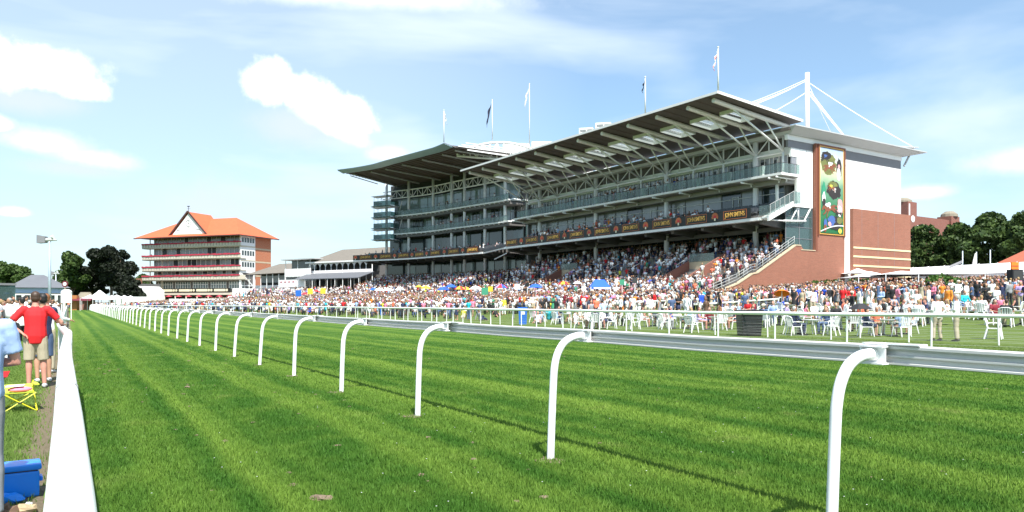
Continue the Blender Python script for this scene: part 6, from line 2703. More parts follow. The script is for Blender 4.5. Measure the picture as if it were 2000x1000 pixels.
T = thing('loudspeaker_tower', 'black loudspeaker cabinet on a stand with an orange sign on top', 'loudspeaker', b_, -YAW + R(12))
MB().box(-.5, .5, -.3, .3, .55, 2.35).build('cabinet', 'canvas_black', T)
MB().box(-.42, .42, -.32, -.3, .65, 2.25).build('grille', 'lamp_black', T)
m_ = MB().box(-.36, .36, -.05, .05, 2.38, 2.95)
m_.add([(-.36, -.05, 2.38), (.36, -.05, 2.38), (0, -.05, 2.17), (-.36, .05, 2.38), (.36, .05, 2.38), (0, .05, 2.17)], [(0, 2, 1), (3, 4, 5), (0, 3, 5, 2), (1, 2, 5, 4)])
m_.build('sign', 'canvas_orange', T)
MB().box(-.34, .34, -.06, -.05, 2.6, 2.66).build('sign_line', 'sign_red', T)
m_ = MB()
for sx in (-1, 1):
    m_.tube([(sx * .45, 0, 0), (sx * .3, 0, .4)], .04, 6)
m_.build('stand', 'lamp_black', T)

# shrubs at the foot of the brick gable
def shrub(px, d, w, h, label, seed):
    T = thing('shrub', label, 'shrub', base_at(px, d), 0, 'shrubs below the brick gable')
    me = crown_mesh([(0, 0, h * .55, w / 2, w / 2, h * .5), (w * .3, .2, h * .45, w * .3, w * .3, h * .4), (-w * .3, 0, h * .4, w * .3, w * .3, h * .4)], 900, .13, seed)
    me.materials.append(M_('leaf_hedge'))
    put('foliage', me, T)
    MB().tube([(0, 0, -.1), (0, 0, h * .5)], .05, 5).build('stem', 'bark', T)


for k, (px, d, w) in enumerate(((1592, 84, 2.2), (1612, 84, 2.0), (1632, 85, 2.2), (1668, 86, 1.8), (1690, 84, 1.6))):
    shrub(px, d, w, 1.9, ['leftmost bright shrub below the mural', 'second bright shrub from the left below the mural', 'shrub just left of the white pier', 'shrub just right of the white pier', 'small shrub beside the small white peaked canopy'][k], 50 + k)
for k, (px, d, w, h) in enumerate(((1835, 66, 3.2, 2.1), (1858, 67, 3.0, 1.7), (1895, 68, 2.4, 1.6), (1925, 66, 2.2, 1.5))):
    T = thing('shrub', ['large light green shrub under the marquee edge', 'second light green shrub under the marquee edge', 'low shrub behind the standing crowd below the white-wrapped pole', 'low shrub behind the crowd left of the loudspeaker'][k], 'shrub', base_at(px, d), 0, 'shrubs in front of the marquee')
    me = crown_mesh([(0, 0, h * .6, w / 2, w / 2, h * .5), (w * .3, 0, h * .5, w * .3, w * .3, h * .45)], 1200, .13, 70 + k)
    me.materials.append(M_('leaf_hedge'))
    put('foliage', me, T)

# lawn rails
def lawn_rail(px0, d0, px1, d1, label, h=1.1, mesh=False, n=4, sag=0.0):
    a, b2_ = base_at(px0, d0), base_at(px1, d1)
    T = thing('lawn_barrier', label, 'barrier', a)
    v_ = b2_ - a
    MB().tube([(0, 0, h), tuple(v_ + Vector((0, 0, h)))], .055, 8).build('top_rail', 'white_steel', T)
    for k in range(n + 1):
        q = v_ * k / n
        MB().tube([tuple(q + Vector((0, 0, -.1))), tuple(q + Vector((0, 0, h)))], .045, 8).build('post', 'white_steel', T)
    if mesh:
        m_ = MB()
        for z in np.arange(.15, h, .16):
            m_.tube([(0, 0, z), tuple(v_ + Vector((0, 0, z)))], .007, 4)
        for k in range(36):
            q = v_ * k / 36
            m_.tube([tuple(q + Vector((0, 0, .1))), tuple(q + Vector((0, 0, h)))], .005, 4)
        m_.build('mesh', 'grey_steel', T)


lawn_rail(1366, 50, 1520, 54, 'white rail with mesh panel in front of the man in dark grey', 1.0, True, 3)
lawn_rail(1225, 62, 1350, 60, 'white rail among the seated crowd left of the mesh panel', 1.0, False, 3)
lawn_rail(1590, 74, 1745, 76, 'white rail in front of the shrubs below the mural', 1.3, True, 5)
lawn_rail(1762, 68, 1830, 69, 'white lattice barrier between the standing groups at right', 1.5, True, 4)

# bins
def bin_(px, d, m, label, h, w, group=None, z=None):
    T = thing('litter_bin', label, 'bin', base_at(px, d, z), -YAW)
    q = .86
    m_ = MB().add([(-w / 2 * q, -w / 2 * q, 0), (w / 2 * q, -w / 2 * q, 0), (w / 2 * q, w / 2 * q, 0), (-w / 2 * q, w / 2 * q, 0), (-w / 2, -w / 2, h), (w / 2, -w / 2, h), (w / 2, w / 2, h), (-w / 2, w / 2, h)],
                  [(3, 2, 1, 0), (0, 1, 5, 4), (1, 2, 6, 5), (2, 3, 7, 6), (3, 0, 4, 7), (4, 5, 6, 7)])
    m_.build('body', m, T)
    MB().box(-w / 2 - .03, w / 2 + .03, -w / 2 - .03, w / 2 + .03, h, h + .08).box(-w / 2 - .02, w / 2 + .02, -w / 2 - .06, -w / 2 + .02, h - .08, h + .02).build('lid', m, T)
    if m == 'bin_blue':
        MB().box(-.14, .14, -w / 2 * .97 - .02, -w / 2 * .93, h * .62, h * .8).build('sticker', 'white_panel', T)


bin_(1021, 53, 'bin_blue', 'blue wheeled bin with white sticker behind the front fence', 1.15, .62, z=0)
bin_(748, 86, 'bin_blue', 'far blue bin behind the fence left of centre', 1.1, .6, z=0)
bin_(785, 84, 'bin_blue', 'second far blue bin behind the fence, beside the first', 1.1, .5, z=0)
bin_(1463, 34.5, 'bin_black', 'black ribbed bin wrapped in dark plastic behind the front fence', 1.12, .98, z=0)


# ------------------------------------------------------------------ parasols and stands among the crowd
def parasol(px, d, py_top, r, cols, label, pole=True, tilt=(0, 0), group='parasols above the crowd'):
    x, y = ray_world(px, d)
    z = zat(py_top, d)
    zb = terrain(x, y)
    T = thing('parasol', label, 'parasol', (x, y, zb), 0, group)
    n = 8
    H_ = z - zb
    m_ = MB()
    V = [(0, 0, 0)]
    for rr_, dz in ((.5, -.14), (1.0, -.52)):
        for k in range(n):
            a = 2 * math.pi * (k + .5) / n
            V.append((rr_ * r * math.cos(a), rr_ * r * math.sin(a), dz * r))
    F, mi = [], []
    for k in range(n):
        F.append((0, 1 + k, 1 + (k + 1) % n)); mi.append(k % len(cols))
        F.append((1 + k, 1 + n + k, 1 + n + (k + 1) % n, 1 + (k + 1) % n)); mi.append(k % len(cols))
    Mt = Matrix.Rotation(R(tilt[0]), 3, 'X') @ Matrix.Rotation(R(tilt[1]), 3, 'Y')
    V = [tuple(Mt @ Vector(v) + Vector((0, 0, H_))) for v in V]
    me = bpy.data.meshes.new('canopy')
    me.from_pydata(V, [], F)
    for c_ in cols:
        me.materials.append(M_(c_))
    me.polygons.foreach_set('material_index', mi)
    o = put('canopy', me, T)
    so = o.modifiers.new('s', 'SOLIDIFY')
    so.thickness = .015
    if pole:
        MB().tube([(0, 0, 0), (0, 0, H_ + .1)], .03, 6).build('pole', 'white_steel', T)
    return T


W_, B_, Y_, R_C, O_, K_ = 'canvas_white', 'canvas_blue', 'canvas_yellow', 'canvas_red', 'canvas_orange', 'canvas_black'
parasol(1527, 48, 566, 0.53, [O_, O_, 'cloth coral'], 'bright orange parasol tilted over the seated group in front of the brick wall', tilt=(-16, 18))
parasol(1680, 32, 592, 0.48, [K_], 'black parasol low over the tables just behind the front fence')
parasol(1046, 84, 554, 0.84, [B_], 'blue parasol left of the yellow and red striped one')
parasol(1101, 84, 549, 0.70, [Y_, R_C], 'yellow and red striped parasol between the blue and white ones')
parasol(1128, 86, 549, 0.56, [W_], 'white parasol just left of the blue gazebo')
parasol(979, 88, 555, 0.84, [R_C, B_, R_C, 'cloth lilac'], 'red and blue segmented parasol right of the white one')
parasol(929, 92, 558, 0.84, [W_], 'large white parasol left of the red and blue one')
parasol(910, 95, 560, 0.73, [R_C, Y_], 'red and yellow striped parasol touching the large white one')
parasol(898, 93, 559, 0.73, [Y_, R_C], 'yellow and red striped parasol right of the two blue ones')
parasol(881, 98, 555, 0.78, [B_], 'upper blue parasol of the overlapping pair')
parasol(866, 96, 560, 0.84, [B_, 'cloth royal blue'], 'lower blue parasol of the overlapping pair')
parasol(832, 98, 558, 0.70, [Y_], 'yellow parasol right of the smaller yellow one')
parasol(818, 102, 557, 0.50, [Y_], 'small plain yellow parasol at the back of the crowd')
parasol(781, 100, 561, 0.73, [W_, 'cloth grey', W_, W_], 'white parasol with one grey panel left of the yellow ones')
parasol(757, 104, 562, 0.73, [W_], 'right-hand of the two joined white parasols')
parasol(741, 104, 562, 0.73, [W_], 'left-hand of the two joined white parasols')
parasol(729, 106, 562, 0.62, [B_], 'small blue parasol at the left end of the row')
parasol(627, 125, 568, 0.50, [R_C], 'small red parasol in front of the old stand steps')
parasol(618, 125, 566, 0.50, [R_C], 'red round parasol second in front of the old stand steps')
parasol(595, 128, 571, 0.62, [R_C], 'red parasol at the left, below the white viewing boxes')


def gazebo(px, d, w, label):
    T = thing('gazebo', label, 'gazebo', base_at(px, d), -YAW)
    m_ = MB()
    h0, h1 = 2.2, 3.0
    m_.add([(-w / 2, -w / 2, h0), (w / 2, -w / 2, h0), (w / 2, w / 2, h0), (-w / 2, w / 2, h0), (-w * .25, 0, h1), (w * .25, 0, h1)], [(0, 1, 5, 4), (1, 2, 5), (2, 3, 4, 5), (3, 0, 4)])
    m_.box(-w / 2, w / 2, -w / 2 - .01, -w / 2, h0 - .25, h0)
    m_.build('canopy', B_, T)
    m_ = MB()
    for k in range(3):
        m_.box(-w / 2 + .3 + k * w * .3, -w / 2 + .3 + k * w * .3 + .6, -w / 2 - .03, -w / 2 - .012, h0 - .2, h0 - .05)
    m_.build('canopy_print', 'canvas_white', T)
    m_ = MB()
    for sx in (-1, 1):
        for sy in (-1, 1):
            m_.tube([(sx * w / 2, sy * w / 2, 0), (sx * w / 2, sy * w / 2, h0)], .045, 6)
    m_.build('leg', 'white_steel', T)


gazebo(1171, 80, 2.1, 'blue gazebo canopy with white legs in the middle of the crowd')


def stand_board(px, d, h, w, m, label, cat='sign board', legs='white_steel', name='sign_board'):
    T = thing(name, label, cat, base_at(px, d), -YAW, 'boards and stands of the bookmakers')
    MB().box(-w / 2, w / 2, -.06, .06, h - w * 1.1, h).build('board', m, T)
    MB().tube([(0, 0, 0), (0, 0, h)], .04, 6).build('post', legs, T)


for px, d, h, w, m, lab in ((1215, 78, 2.9, .5, 'cloth green', 'green board on a post right of the blue gazebo'), (1204, 78, 3.0, .35, 'white_panel', 'small white board between the gazebo and the green board'),
                            (1240, 79, 3.0, .5, 'lamp_black', 'black board on a stand right of the green board'), (1010, 82, 2.9, .55, 'white_panel', 'tall white board left of the blue parasol'),
                            (1030, 82, 3.0, .4, 'sign_black', 'black framed board beside the tall white board'), (1140, 80, 2.4, .45, 'white_panel', 'white board under the left side of the gazebo'),
                            (958, 90, 2.7, .55, 'canvas_yellow', 'yellow board with lettering colour left of the red and blue parasol'), (631, 118, 3.2, .8, 'canvas_yellow', 'yellow topped stand in the crowd below the slate roof'),
                            (606, 118, 3.2, .8, 'canvas_yellow', 'second yellow topped stand in the crowd below the slate roof'), (583, 120, 3.0, .9, 'bin_blue', 'blue stand left of the yellow topped stands'),
                            (947, 90, 2.6, .8, 'cloth green', 'bright green board at the back of the crowd')):
    stand_board(px, d, h, w, m, lab)


# ------------------------------------------------------------------ plastic chairs and tables
def make_chair():
    T = thing('plastic_chair', 'x', 'chair')
    MB().box(-.22, .22, -.22, .22, .41, .44).box(-.22, .22, -.235, -.22, .37, .44).build('seat', 'white_plastic', T)
    m_ = MB()
    for k in range(5):
        x = -.18 + k * .09
        m_.add([(x - .03, .20, .44), (x + .03, .20, .44), (x + .03, .22, .44), (x - .03, .22, .44), (x * 1.1 - .03, .30, .86), (x * 1.1 + .03, .30, .86), (x * 1.1 + .03, .315, .86), (x * 1.1 - .03, .315, .86)],
               [(3, 2, 1, 0), (4, 5, 6, 7), (0, 1, 5, 4), (1, 2, 6, 5), (2, 3, 7, 6), (3, 0, 4, 7)])
    m_.tube([(-.25, .22, .60), (-.245, .30, .84), (-.12, .315, .89), (.12, .315, .89), (.245, .30, .84), (.25, .22, .60)], .024, 6)
    m_.build('backrest', 'white_plastic', T)
    for s in (-1, 1):
        MB().tube([(s * .25, .24, .64), (s * .27, .0, .65), (s * .265, -.2, .64), (s * .24, -.24, .55), (s * .23, -.22, .42)], [(.026, .014)] * 5, 6).build('arm', 'white_plastic', T)
        MB().tube([(s * .21, -.21, .42), (s * .26, -.28, 0)], [.036, .024], 4).build('leg', 'white_plastic', T)
        MB().tube([(s * .20, .20, .44), (s * .25, .31, 0)], [.036, .024], 4).build('leg', 'white_plastic', T)
    return T


def make_table():
    T = thing('round_table', 'x', 'table')
    MB().tube([(0, 0, .70), (0, 0, .725)], [.45, .46], 24).tube([(0, 0, .67), (0, 0, .70)], [.43, .44], 24).build('tabletop', 'white_plastic', T)
    for k in range(4):
        a = math.pi / 4 + k * math.pi / 2
        MB().tube([(.22 * math.cos(a), .22 * math.sin(a), .68), (.34 * math.cos(a), .34 * math.sin(a), 0)], [.035, .022], 6).build('leg', 'white_plastic', T)
    return T


chair0, table0 = make_chair(), make_table()
usedc = [False, False]
USED = {}


def place(kind, loc, rz, label, group):
    src, i = (chair0, 0) if kind == 'c' else (table0, 1)
    o = src if not usedc[i] else copy_tree(src)
    usedc[i] = True
    o.location = loc
    o.rotation_euler = (0, 0, rz)
    tag(o, label, None, group)
    return o


# ------------------------------------------------------------------ people one can tell apart
LAND = {'the blue bin': (1021, 620), 'the striped parasol': (1101, 553), 'the blue gazebo': (1171, 552), 'the orange parasol': (1527, 575), 'the black parasol': (1680, 600),
        'the black bin': (1463, 632), 'the loudspeaker': (1985, 545), 'the white canopies': (1730, 545), 'the large shrub': (1840, 545), 'the mesh panel': (1420, 592),
        'the shrubs below the mural': (1620, 555), 'the sloping brick wall': (1480, 548), 'the two men at the fence': (1850, 610), 'the terrace steps': (1330, 545),
        'the far blue bins': (765, 612), 'the white parasol': (929, 565), 'the green board': (1215, 555), 'the seated lawn groups': (1250, 600), 'the right edge': (1985, 600),
        'the red and blue parasol': (979, 565), 'the lattice barrier': (1795, 560)}
POSEW = {'stand': 'standing', 'drink': 'drinking', 'folded': 'with folded arms', 'hips': 'hand on hip', 'pockets': 'hands in pockets', 'point': 'pointing', 'walk': 'walking', 'phone': 'looking down at hands',
         'sit': 'seated', 'sit_ground': 'sitting on the grass'}
HAIRW = {'hair_brown': 'brown-haired', 'hair_black': 'black-haired', 'hair_fair': 'fair-haired', 'hair_grey': 'grey-haired', 'hair_ginger': 'red-haired'}
labels_used = set()
people_n = [0]
TOPN = [(a, b_ if a != 'white' else 22) for a, b_ in TOPW]


def project(p):
    r = p.x * CY - p.y * SY
    d = p.x * SY + p.y * CY
    return 1000 + FOC * r / d, 592 - FOC * (p.z - EYE) / d, d


def random_person(loc, rz, poses, group, parts=True, force=None, vox=.024):
    px, py, d = project(loc + Vector((0, 0, 1.2)))
    lm = min(LAND, key=lambda k: (LAND[k][0] - px) ** 2 + 2 * (LAND[k][1] - py) ** 2)
    for tries in range(400):
        f = force or {}
        pk = f.get('pose') or random.choice(poses)
        fm = f.get('fm', random.random() < .45)
        top = f.get('top') or pick(TOPN)
        hc = f.get('hair') or random.choices(['hair_brown', 'hair_black', 'hair_fair', 'hair_grey', 'hair_ginger'], [5, 3, 3, 2, 1])[0]
        if fm:
            if random.random() < .6:
                leg = ('dress', top)
            else:
                leg = (random.choice(['skirt', 'trousers', 'shorts']), pick(LEGW))
            hs = 'long'
            st_ = random.choice(['short', 'strap'])
        else:
            leg = (random.choice(['trousers', 'trousers', 'shorts']), pick(LEGW))
            hs = 'short' if random.random() < .85 else 'hat'
            st_ = random.choice(['short', 'long', 'long'])
        leg = f.get('leg', leg)
        who = 'woman' if fm else 'man'
        if leg[0] == 'dress':
            what = f'{HAIRW[hc]} {who} in {leg[1]} dress'
        else:
            what = f'{HAIRW[hc]} {who} in {top} top and {leg[1]} {leg[0]}'
        if hs == 'hat':
            what = f'man in pale hat, {top} shirt and {leg[1]} {leg[0]}'
            hc = 'cloth cream'
        lab = f'{what} {POSEW[pk]} near {lm}'
        if lab not in labels_used and len(lab.split()) <= 16:
            break
    labels_used.add(lab)
    people_n[0] += 1
    sk = random.choices(['skin_fair', 'skin_rosy', 'skin_tan', 'skin_brown'], [5, 4, 2, .6])[0]
    return make_person(loc, rz, lab, pk, (st_, top), leg, (hs, hc), sk, random.uniform(.94, 1.05) * (.95 if fm else 1.0), group, vox, 'shoe_black', parts)


# two men with their backs to us at the front fence
def standing_at(px, d, z=None):
    return base_at(px, d, z)


make_person(standing_at(1831, 29.3, .03), R(160), 'grey-haired man in white shirt, left one of the two at the front fence', 'pockets', ('long', 'white'), ('trousers', 'khaki'),
            ('short', 'hair_grey'), 'skin_rosy', 1.04, None, .02)
make_person(standing_at(1868, 28.9, .03), R(200), 'grey-haired man in white shirt, right one of the two at the front fence', 'folded', ('long', 'white'), ('trousers', 'khaki'),
            ('short', 'hair_grey'), 'skin_rosy', 1.05, None, .02)
SPECIAL = [
    (1428, 56, 'man in dark grey shirt and jeans standing behind the mesh panel', 'folded', ('short', 'grey'), ('trousers', 'denim'), ('short', 'hair_black'), 180),
    (1489, 66, 'woman in long bright coral dress in front of the sloping brick wall', 'stand', ('strap', 'coral'), ('dress', 'coral'), ('long', 'hair_brown'), 20),
    (1503, 67, 'man in turquoise shirt beside the woman in the coral dress', 'drink', ('short', 'turquoise'), ('trousers', 'black'), ('short', 'hair_brown'), 200),
    (1561, 60, 'man in royal blue shirt right of the orange parasol', 'stand', ('short', 'royal blue'), ('trousers', 'navy'), ('short', 'hair_brown'), 170),
    (1588, 58, 'man in black shirt two places right of the royal blue shirt', 'hips', ('short', 'black'), ('shorts', 'navy'), ('short', 'hair_fair'), 160),
    (1446, 60, 'woman in pink dress behind the right end of the mesh panel', 'phone', ('strap', 'pink'), ('dress', 'pink'), ('long', 'hair_fair'), 0),
    (1626, 62, 'man in navy suit standing under the white pier', 'stand', ('long', 'navy'), ('trousers', 'navy'), ('short', 'hair_grey'), 150),
    (1842, 62, 'man in black and white top standing before the large shrub', 'stand', ('long', 'black'), ('trousers', 'white'), ('short', 'hair_black'), 180),
    (1871, 55, 'man in turquoise shirt standing right of the man in black and white', 'stand', ('short', 'turquoise'), ('trousers', 'navy'), ('short', 'hair_grey'), 200),
    (1887, 50, 'bald-looking man in loose white shirt before the turquoise shirt', 'stand', ('long', 'white'), ('trousers', 'white'), ('short', 'hair_fair'), 180),
    (1941, 58, 'woman in long black dress near the loudspeaker', 'stand', ('strap', 'black'), ('dress', 'black'), ('long', 'hair_brown'), 180),
    (1800, 64, 'woman in maroon dress beside the lattice barrier', 'folded', ('strap', 'maroon'), ('dress', 'maroon'), ('long', 'hair_fair'), 90),
    (1948, 68, 'man in lilac shirt behind the woman in black', 'hips', ('long', 'lilac'), ('trousers', 'navy'), ('short', 'hair_brown'), 180),
    (1962, 66, 'taller man in lilac shirt left of the loudspeaker', 'stand', ('long', 'lilac'), ('trousers', 'black'), ('short', 'hair_black'), 190),
    (1972, 50, 'man in dark grey jacket below the loudspeaker', 'stand', ('long', 'grey'), ('trousers', 'black'), ('short', 'hair_grey'), 150),
    (1715, 60, 'man in denim blue shirt standing right of the white pier', 'stand', ('long', 'denim'), ('trousers', 'denim'), ('short', 'hair_brown'), 200),
    (1059, 62, 'man in black T-shirt in the crowd above the fence, right of the blue bin', 'stand', ('short', 'black'), ('trousers', 'black'), ('short', 'hair_fair'), 180),
    (1341, 50, 'man in white shirt and white trousers at the left end of the mesh panel', 'stand', ('long', 'white'), ('trousers', 'white'), ('short', 'hair_grey'), 100),
    (1180, 47, 'man in striped pale blue shirt and dark trousers standing at a table', 'stoop', ('short', 'pale blue'), ('trousers', 'navy'), ('short', 'hair_black'), 180),
    (1214, 58, 'woman in orange top beside the man at the table', 'stand', ('strap', 'orange'), ('skirt', 'orange'), ('long', 'hair_fair'), 60),
]
for px, d, lab, pk, tp, lg, hr_, a in SPECIAL:
    make_person(base_at(px, d), R(a), lab, pk, tp, lg, hr_, random.choice(['skin_fair', 'skin_rosy']), random.uniform(.98, 1.04))
    people_n[0] += 1
TAKEN = [base_at(px, d) for px, d, *_ in SPECIAL] + [standing_at(1831, 29), standing_at(1868, 29)]

TABLES = [(1580, 35, 'behind the fence left of the black parasol'), (1650, 37, 'under the left edge of the black parasol'), (1735, 33, 'right of the black parasol'), (1985, 34, 'at the right edge of the lawn'),
          (1905, 44, 'behind the two men at the fence'), (1500, 42, 'right of the black bin'), (1400, 41, 'left of the black bin'), (1285, 46, 'behind the fence below the terrace'),
          (1200, 48, 'where the man in striped blue leans'), (1105, 53, 'two tables right of the blue bin'), (1060, 57, 'next to the blue bin'), (1770, 43, 'among the seated groups at right'),
          (1630, 46, 'behind the black parasol'), (1540, 50, 'below the orange parasol'),
          (1608, 41, 'second row behind the left fence bins'), (1690, 40, 'straight behind the black parasol pole'), (1812, 37, 'just left of the two men'), (1760, 38, 'second row right of the black parasol'),
          (1940, 39, 'second row at the right edge'), (1445, 46, 'in front of the mesh panel'), (1330, 43, 'left of the mesh panel, front row'), (1160, 44, 'front row below the blue gazebo')]
q = random.Random(5)
seat_spots = []
for ti, (px, d, where) in enumerate(TABLES):
    c_ = base_at(px, d)
    place('t', c_, q.uniform(0, 1.5), f'white round plastic table {where}', 'white plastic tables on the lawn')
    n = 4 if d < 48 else 3
    a0 = q.uniform(0, 6.28)
    for k in range(n):
        a = a0 + k * 2 * math.pi / n + q.uniform(-.25, .25)
        r_ = q.uniform(.85, 1.15)
        x, y = c_.x + r_ * math.cos(a), c_.y + r_ * math.sin(a)
        p = Vector((x, y, terrain(x, y)))
        rz = a - math.pi / 2 + q.uniform(-.3, .3)        # facing the table: -y of the chair points inwards
        place('c', p, rz, f'white plastic chair at the table {where}', f'chairs round the table {where}')
        if q.random() < .92:
            random_person(p + Vector((-.02 * math.cos(a), -.02 * math.sin(a), 0)), rz, ['sit'], 'people seated at the lawn tables', d < 50)
        TAKEN.append(p)
    TAKEN.append(c_)
for k, (px, d, a, where) in enumerate(((1941, 29.5, 20, 'empty white plastic chair facing us behind the fence right of the two men'), (1880, 40, 200, 'white plastic chair turned away behind the two men'),
                                (1240, 43, 60, 'single white plastic chair behind the fence, left of the mesh gate'), (1150, 47, -40, 'single white plastic chair right of the blue bin tables'), (1350, 38, 100, 'white plastic chair tipped towards the black bin'))):
    p = base_at(px, d)
    place('c', p, R(a), where, None)
    TAKEN.append(p)


def free(p, r):
    for t_ in TAKEN:
        if abs(t_.x - p.x) < r and abs(t_.y - p.y) < r and (t_.xy - p.xy).length < r:
            return False
    return True


def scatter(n, px0, px1, d0, d1, poses, group, r=.55, parts=True, toward=None, xmin=28.5):
    k = tries = 0
    while k < n and tries < n * 40:
        tries += 1
        px = random.uniform(px0, px1)
        d = d0 + (d1 - d0) * random.random()
        p = base_at(px, d)
        if p.x < xmin or not free(p, r):
            continue
        TAKEN.append(p)
        a = random.gauss(-90, 50) if random.random() < .6 else random.uniform(0, 360)
        random_person(p, R(a), poses, group, parts)
        k += 1


STANDP = ['stand', 'drink', 'folded', 'hips', 'pockets', 'point', 'walk', 'phone']
scatter(34, 1690, 2005, 52, 66, STANDP, 'people standing on the lawn at right', .75)
scatter(34, 1470, 1700, 54, 68, STANDP, 'people standing below the brick gable', .75)
scatter(44, 1560, 2010, 38, 58, ['sit_ground', 'stand', 'drink', 'folded'], 'people in the middle of the lawn at right', 1.0)
scatter(34, 1180, 1480, 50, 72, STANDP + ['sit_ground'], 'people on the lawn below the terrace', .8)
scatter(30, 860, 1200, 48, 74, STANDP + ['sit_ground'] * 6, 'people on the lawn around the blue bin', .8, False)
scatter(22, 1000, 1480, 40, 58, ['sit_ground', 'sit_ground', 'stand'], 'people sitting on the grass behind the fence', .9, True, None, 29.5)

# ------------------------------------------------------------------ the far crowd
spots = []
grid = set()


def try_spot(x, y, z, hd, sit, cell=.55):
    k = (int(x / cell), int(y / cell), int(z))
    if k in grid:
        return
    grid.add(k)
    spots.append((x, y, z, hd, sit))


rc = random.Random(77)
for _ in range(6800):
    y = rc.uniform(38, 238)
    x = rc.gauss(51, 7.5) if y < 75 or rc.random() < .5 else rc.uniform(fence_x(y) + 7, 60)
    if not (fence_x(y) + 6 < x < 62.5):
        continue
    dd = x * SY + y * CY
    if y > 57 and x > 58 and False:
        continue
    p = Vector((x, y, 0))
    if y < 78 and not free(p, .7):
        continue
    if y < 60 and rc.random() < .55:
        continue
    try_spot(x, y, terrain(x, y), math.radians(rc.gauss(-90, 45)), rc.random() < .12)
for _ in range(900):
    y = rc.uniform(62, 240)
    x = fence_x(y) + rc.uniform(4.5, 18)
    try_spot(x, y, terrain(x, y), math.radians(rc.gauss(-90, 60)), rc.random() < .4)
for _ in range(1300):
    px, d = rc.uniform(1470, 2060), rc.uniform(60, 94)
    p = base_at(px, d)
    if p.y > 53.5 or not free(p, .6):
        continue
    try_spot(p.x, p.y, p.z, math.radians(rc.gauss(-90, 60)), rc.random() < .1)
# terrace of the straight stand
for _ in range(1500):
    lx, ly = rc.uniform(-17.3, .3), rc.uniform(-.7, 51)
    if any(yv - .1 < ly < yv + 4.7 and -9.8 < lx < -1.2 for yv in (6.0, 32.0)):
        continue
    step = math.floor((lx + 17.6) / .72)
    x0 = -17.6 + step * .72
    zz = tz(x0)
    w = gl(x0 + .42, ly, zz)
    try_spot(w.x, w.y, zz, PH + math.radians(rc.gauss(-90, 22)), rc.random() < .35, .6)
for _ in range(170):
    w = gl(rc.uniform(.6, 4.4), rc.uniform(.5, 51), 8.15)
    try_spot(w.x, w.y, 8.15, PH + math.radians(rc.gauss(-90, 30)), False)
for _ in range(1500):
    s, o = rc.uniform(SA - 1, SB + 1), rc.uniform(-2.5, 15.2)
    i = math.floor((15.5 - o) / .9)
    oo = 15.5 - i * .9
    z = float(np.interp(oo, [0, 15.5], [6.3, 2.2]))
    w = cw(s, oo - .45, z) + Vector(KS0)
    try_spot(w.x, w.y, z, math.radians(rc.gauss(-90, 25)), rc.random() < .15, .6)
# raked seats and balconies
for _ in range(110):
    i = rc.randrange(5)
    w = gl(-3.85 + i * .8, rc.uniform(8, 50), 11.39 + i * .24)
    try_spot(w.x, w.y, w.z, PH + R(-90), rc.random() < .7)
for _ in range(34):
    w = gl(rc.uniform(-2.2, -.6), rc.choice([16, 20, 25, 29, 38, 44]) + rc.gauss(0, 1.2), 16.08)
    try_spot(w.x, w.y, 16.08, PH + math.radians(rc.gauss(-90, 25)), False)
for _ in range(60):
    i = rc.randrange(5)
    w = cw(rc.uniform(SA + 4, SB + 4), 3.4 - i * .85, 11.22 + i * .22) + Vector(KS0)
    try_spot(w.x, w.y, w.z, R(-90), rc.random() < .8)
for _ in range(22):
    z = rc.choice([20.8, 16.8])
    w = cw(rc.uniform(SA + .5, SA + 26), .3, z) + Vector(KS0)
    try_spot(w.x, w.y, z, R(-90), False)
# steps of the old stands, balconies of the red-roofed stand
RO = Matrix.Translation(Oc) @ Matrix.Rotation(rzc, 4, 'Z')
for _ in range(420):
    i = rc.randrange(0, 9)
    w = RO @ Vector((rc.uniform(-16, Lc), -14.6 + i * 1.2, 1.55 + i * .32))
    try_spot(w.x, w.y, w.z, rzc + math.radians(rc.gauss(0, 30)), False)
RC = Matrix.Translation(O2) @ Matrix.Rotation(rz2, 4, 'Z')
for _ in range(70):
    z0, z1 = rc.choice(LEV)
    w = RC @ Vector((rc.uniform(0, L2), rc.uniform(.5, 1.6), z0 + .24))
    try_spot(w.x, w.y, w.z, rz2 + math.radians(rc.gauss(0, 30)), False)
for _ in range(420):
    w = RC @ Vector((rc.uniform(-10, L2 + 12), rc.uniform(-34, -4), 1.6))
    w.z = terrain(w.x, w.y)
    try_spot(w.x, w.y, w.z, rz2 + math.radians(rc.gauss(0, 40)), False)
crowd_mesh('crowd', spots, 'dense far crowd of racegoers in summer clothes on the lawn and terraces')
# the spectators' side far along the rail
spots = []
grid = set()
for _ in range(330):
    y = rc.uniform(34, 130)
    x = -rc.uniform(.6, 1.2 + y * .09) - .3
    try_spot(x, y, 0, math.radians(rc.gauss(60, 60)), rc.random() < .25)
crowd_mesh('rail_crowd', spots, 'far crowd along the inner side of the near rail at left')

# ------------------------------------------------------------------ the spectators by the near rail
POS = standing_at


def hero(x, y, rz, lab, pk, tp, lg, hr_, sk, h, vox=.012, shoes='shoe_pale', st=None):
    return make_person((x, y, 0), R(rz), lab, pk, tp, lg, hr_, sk, h, None, vox, shoes)


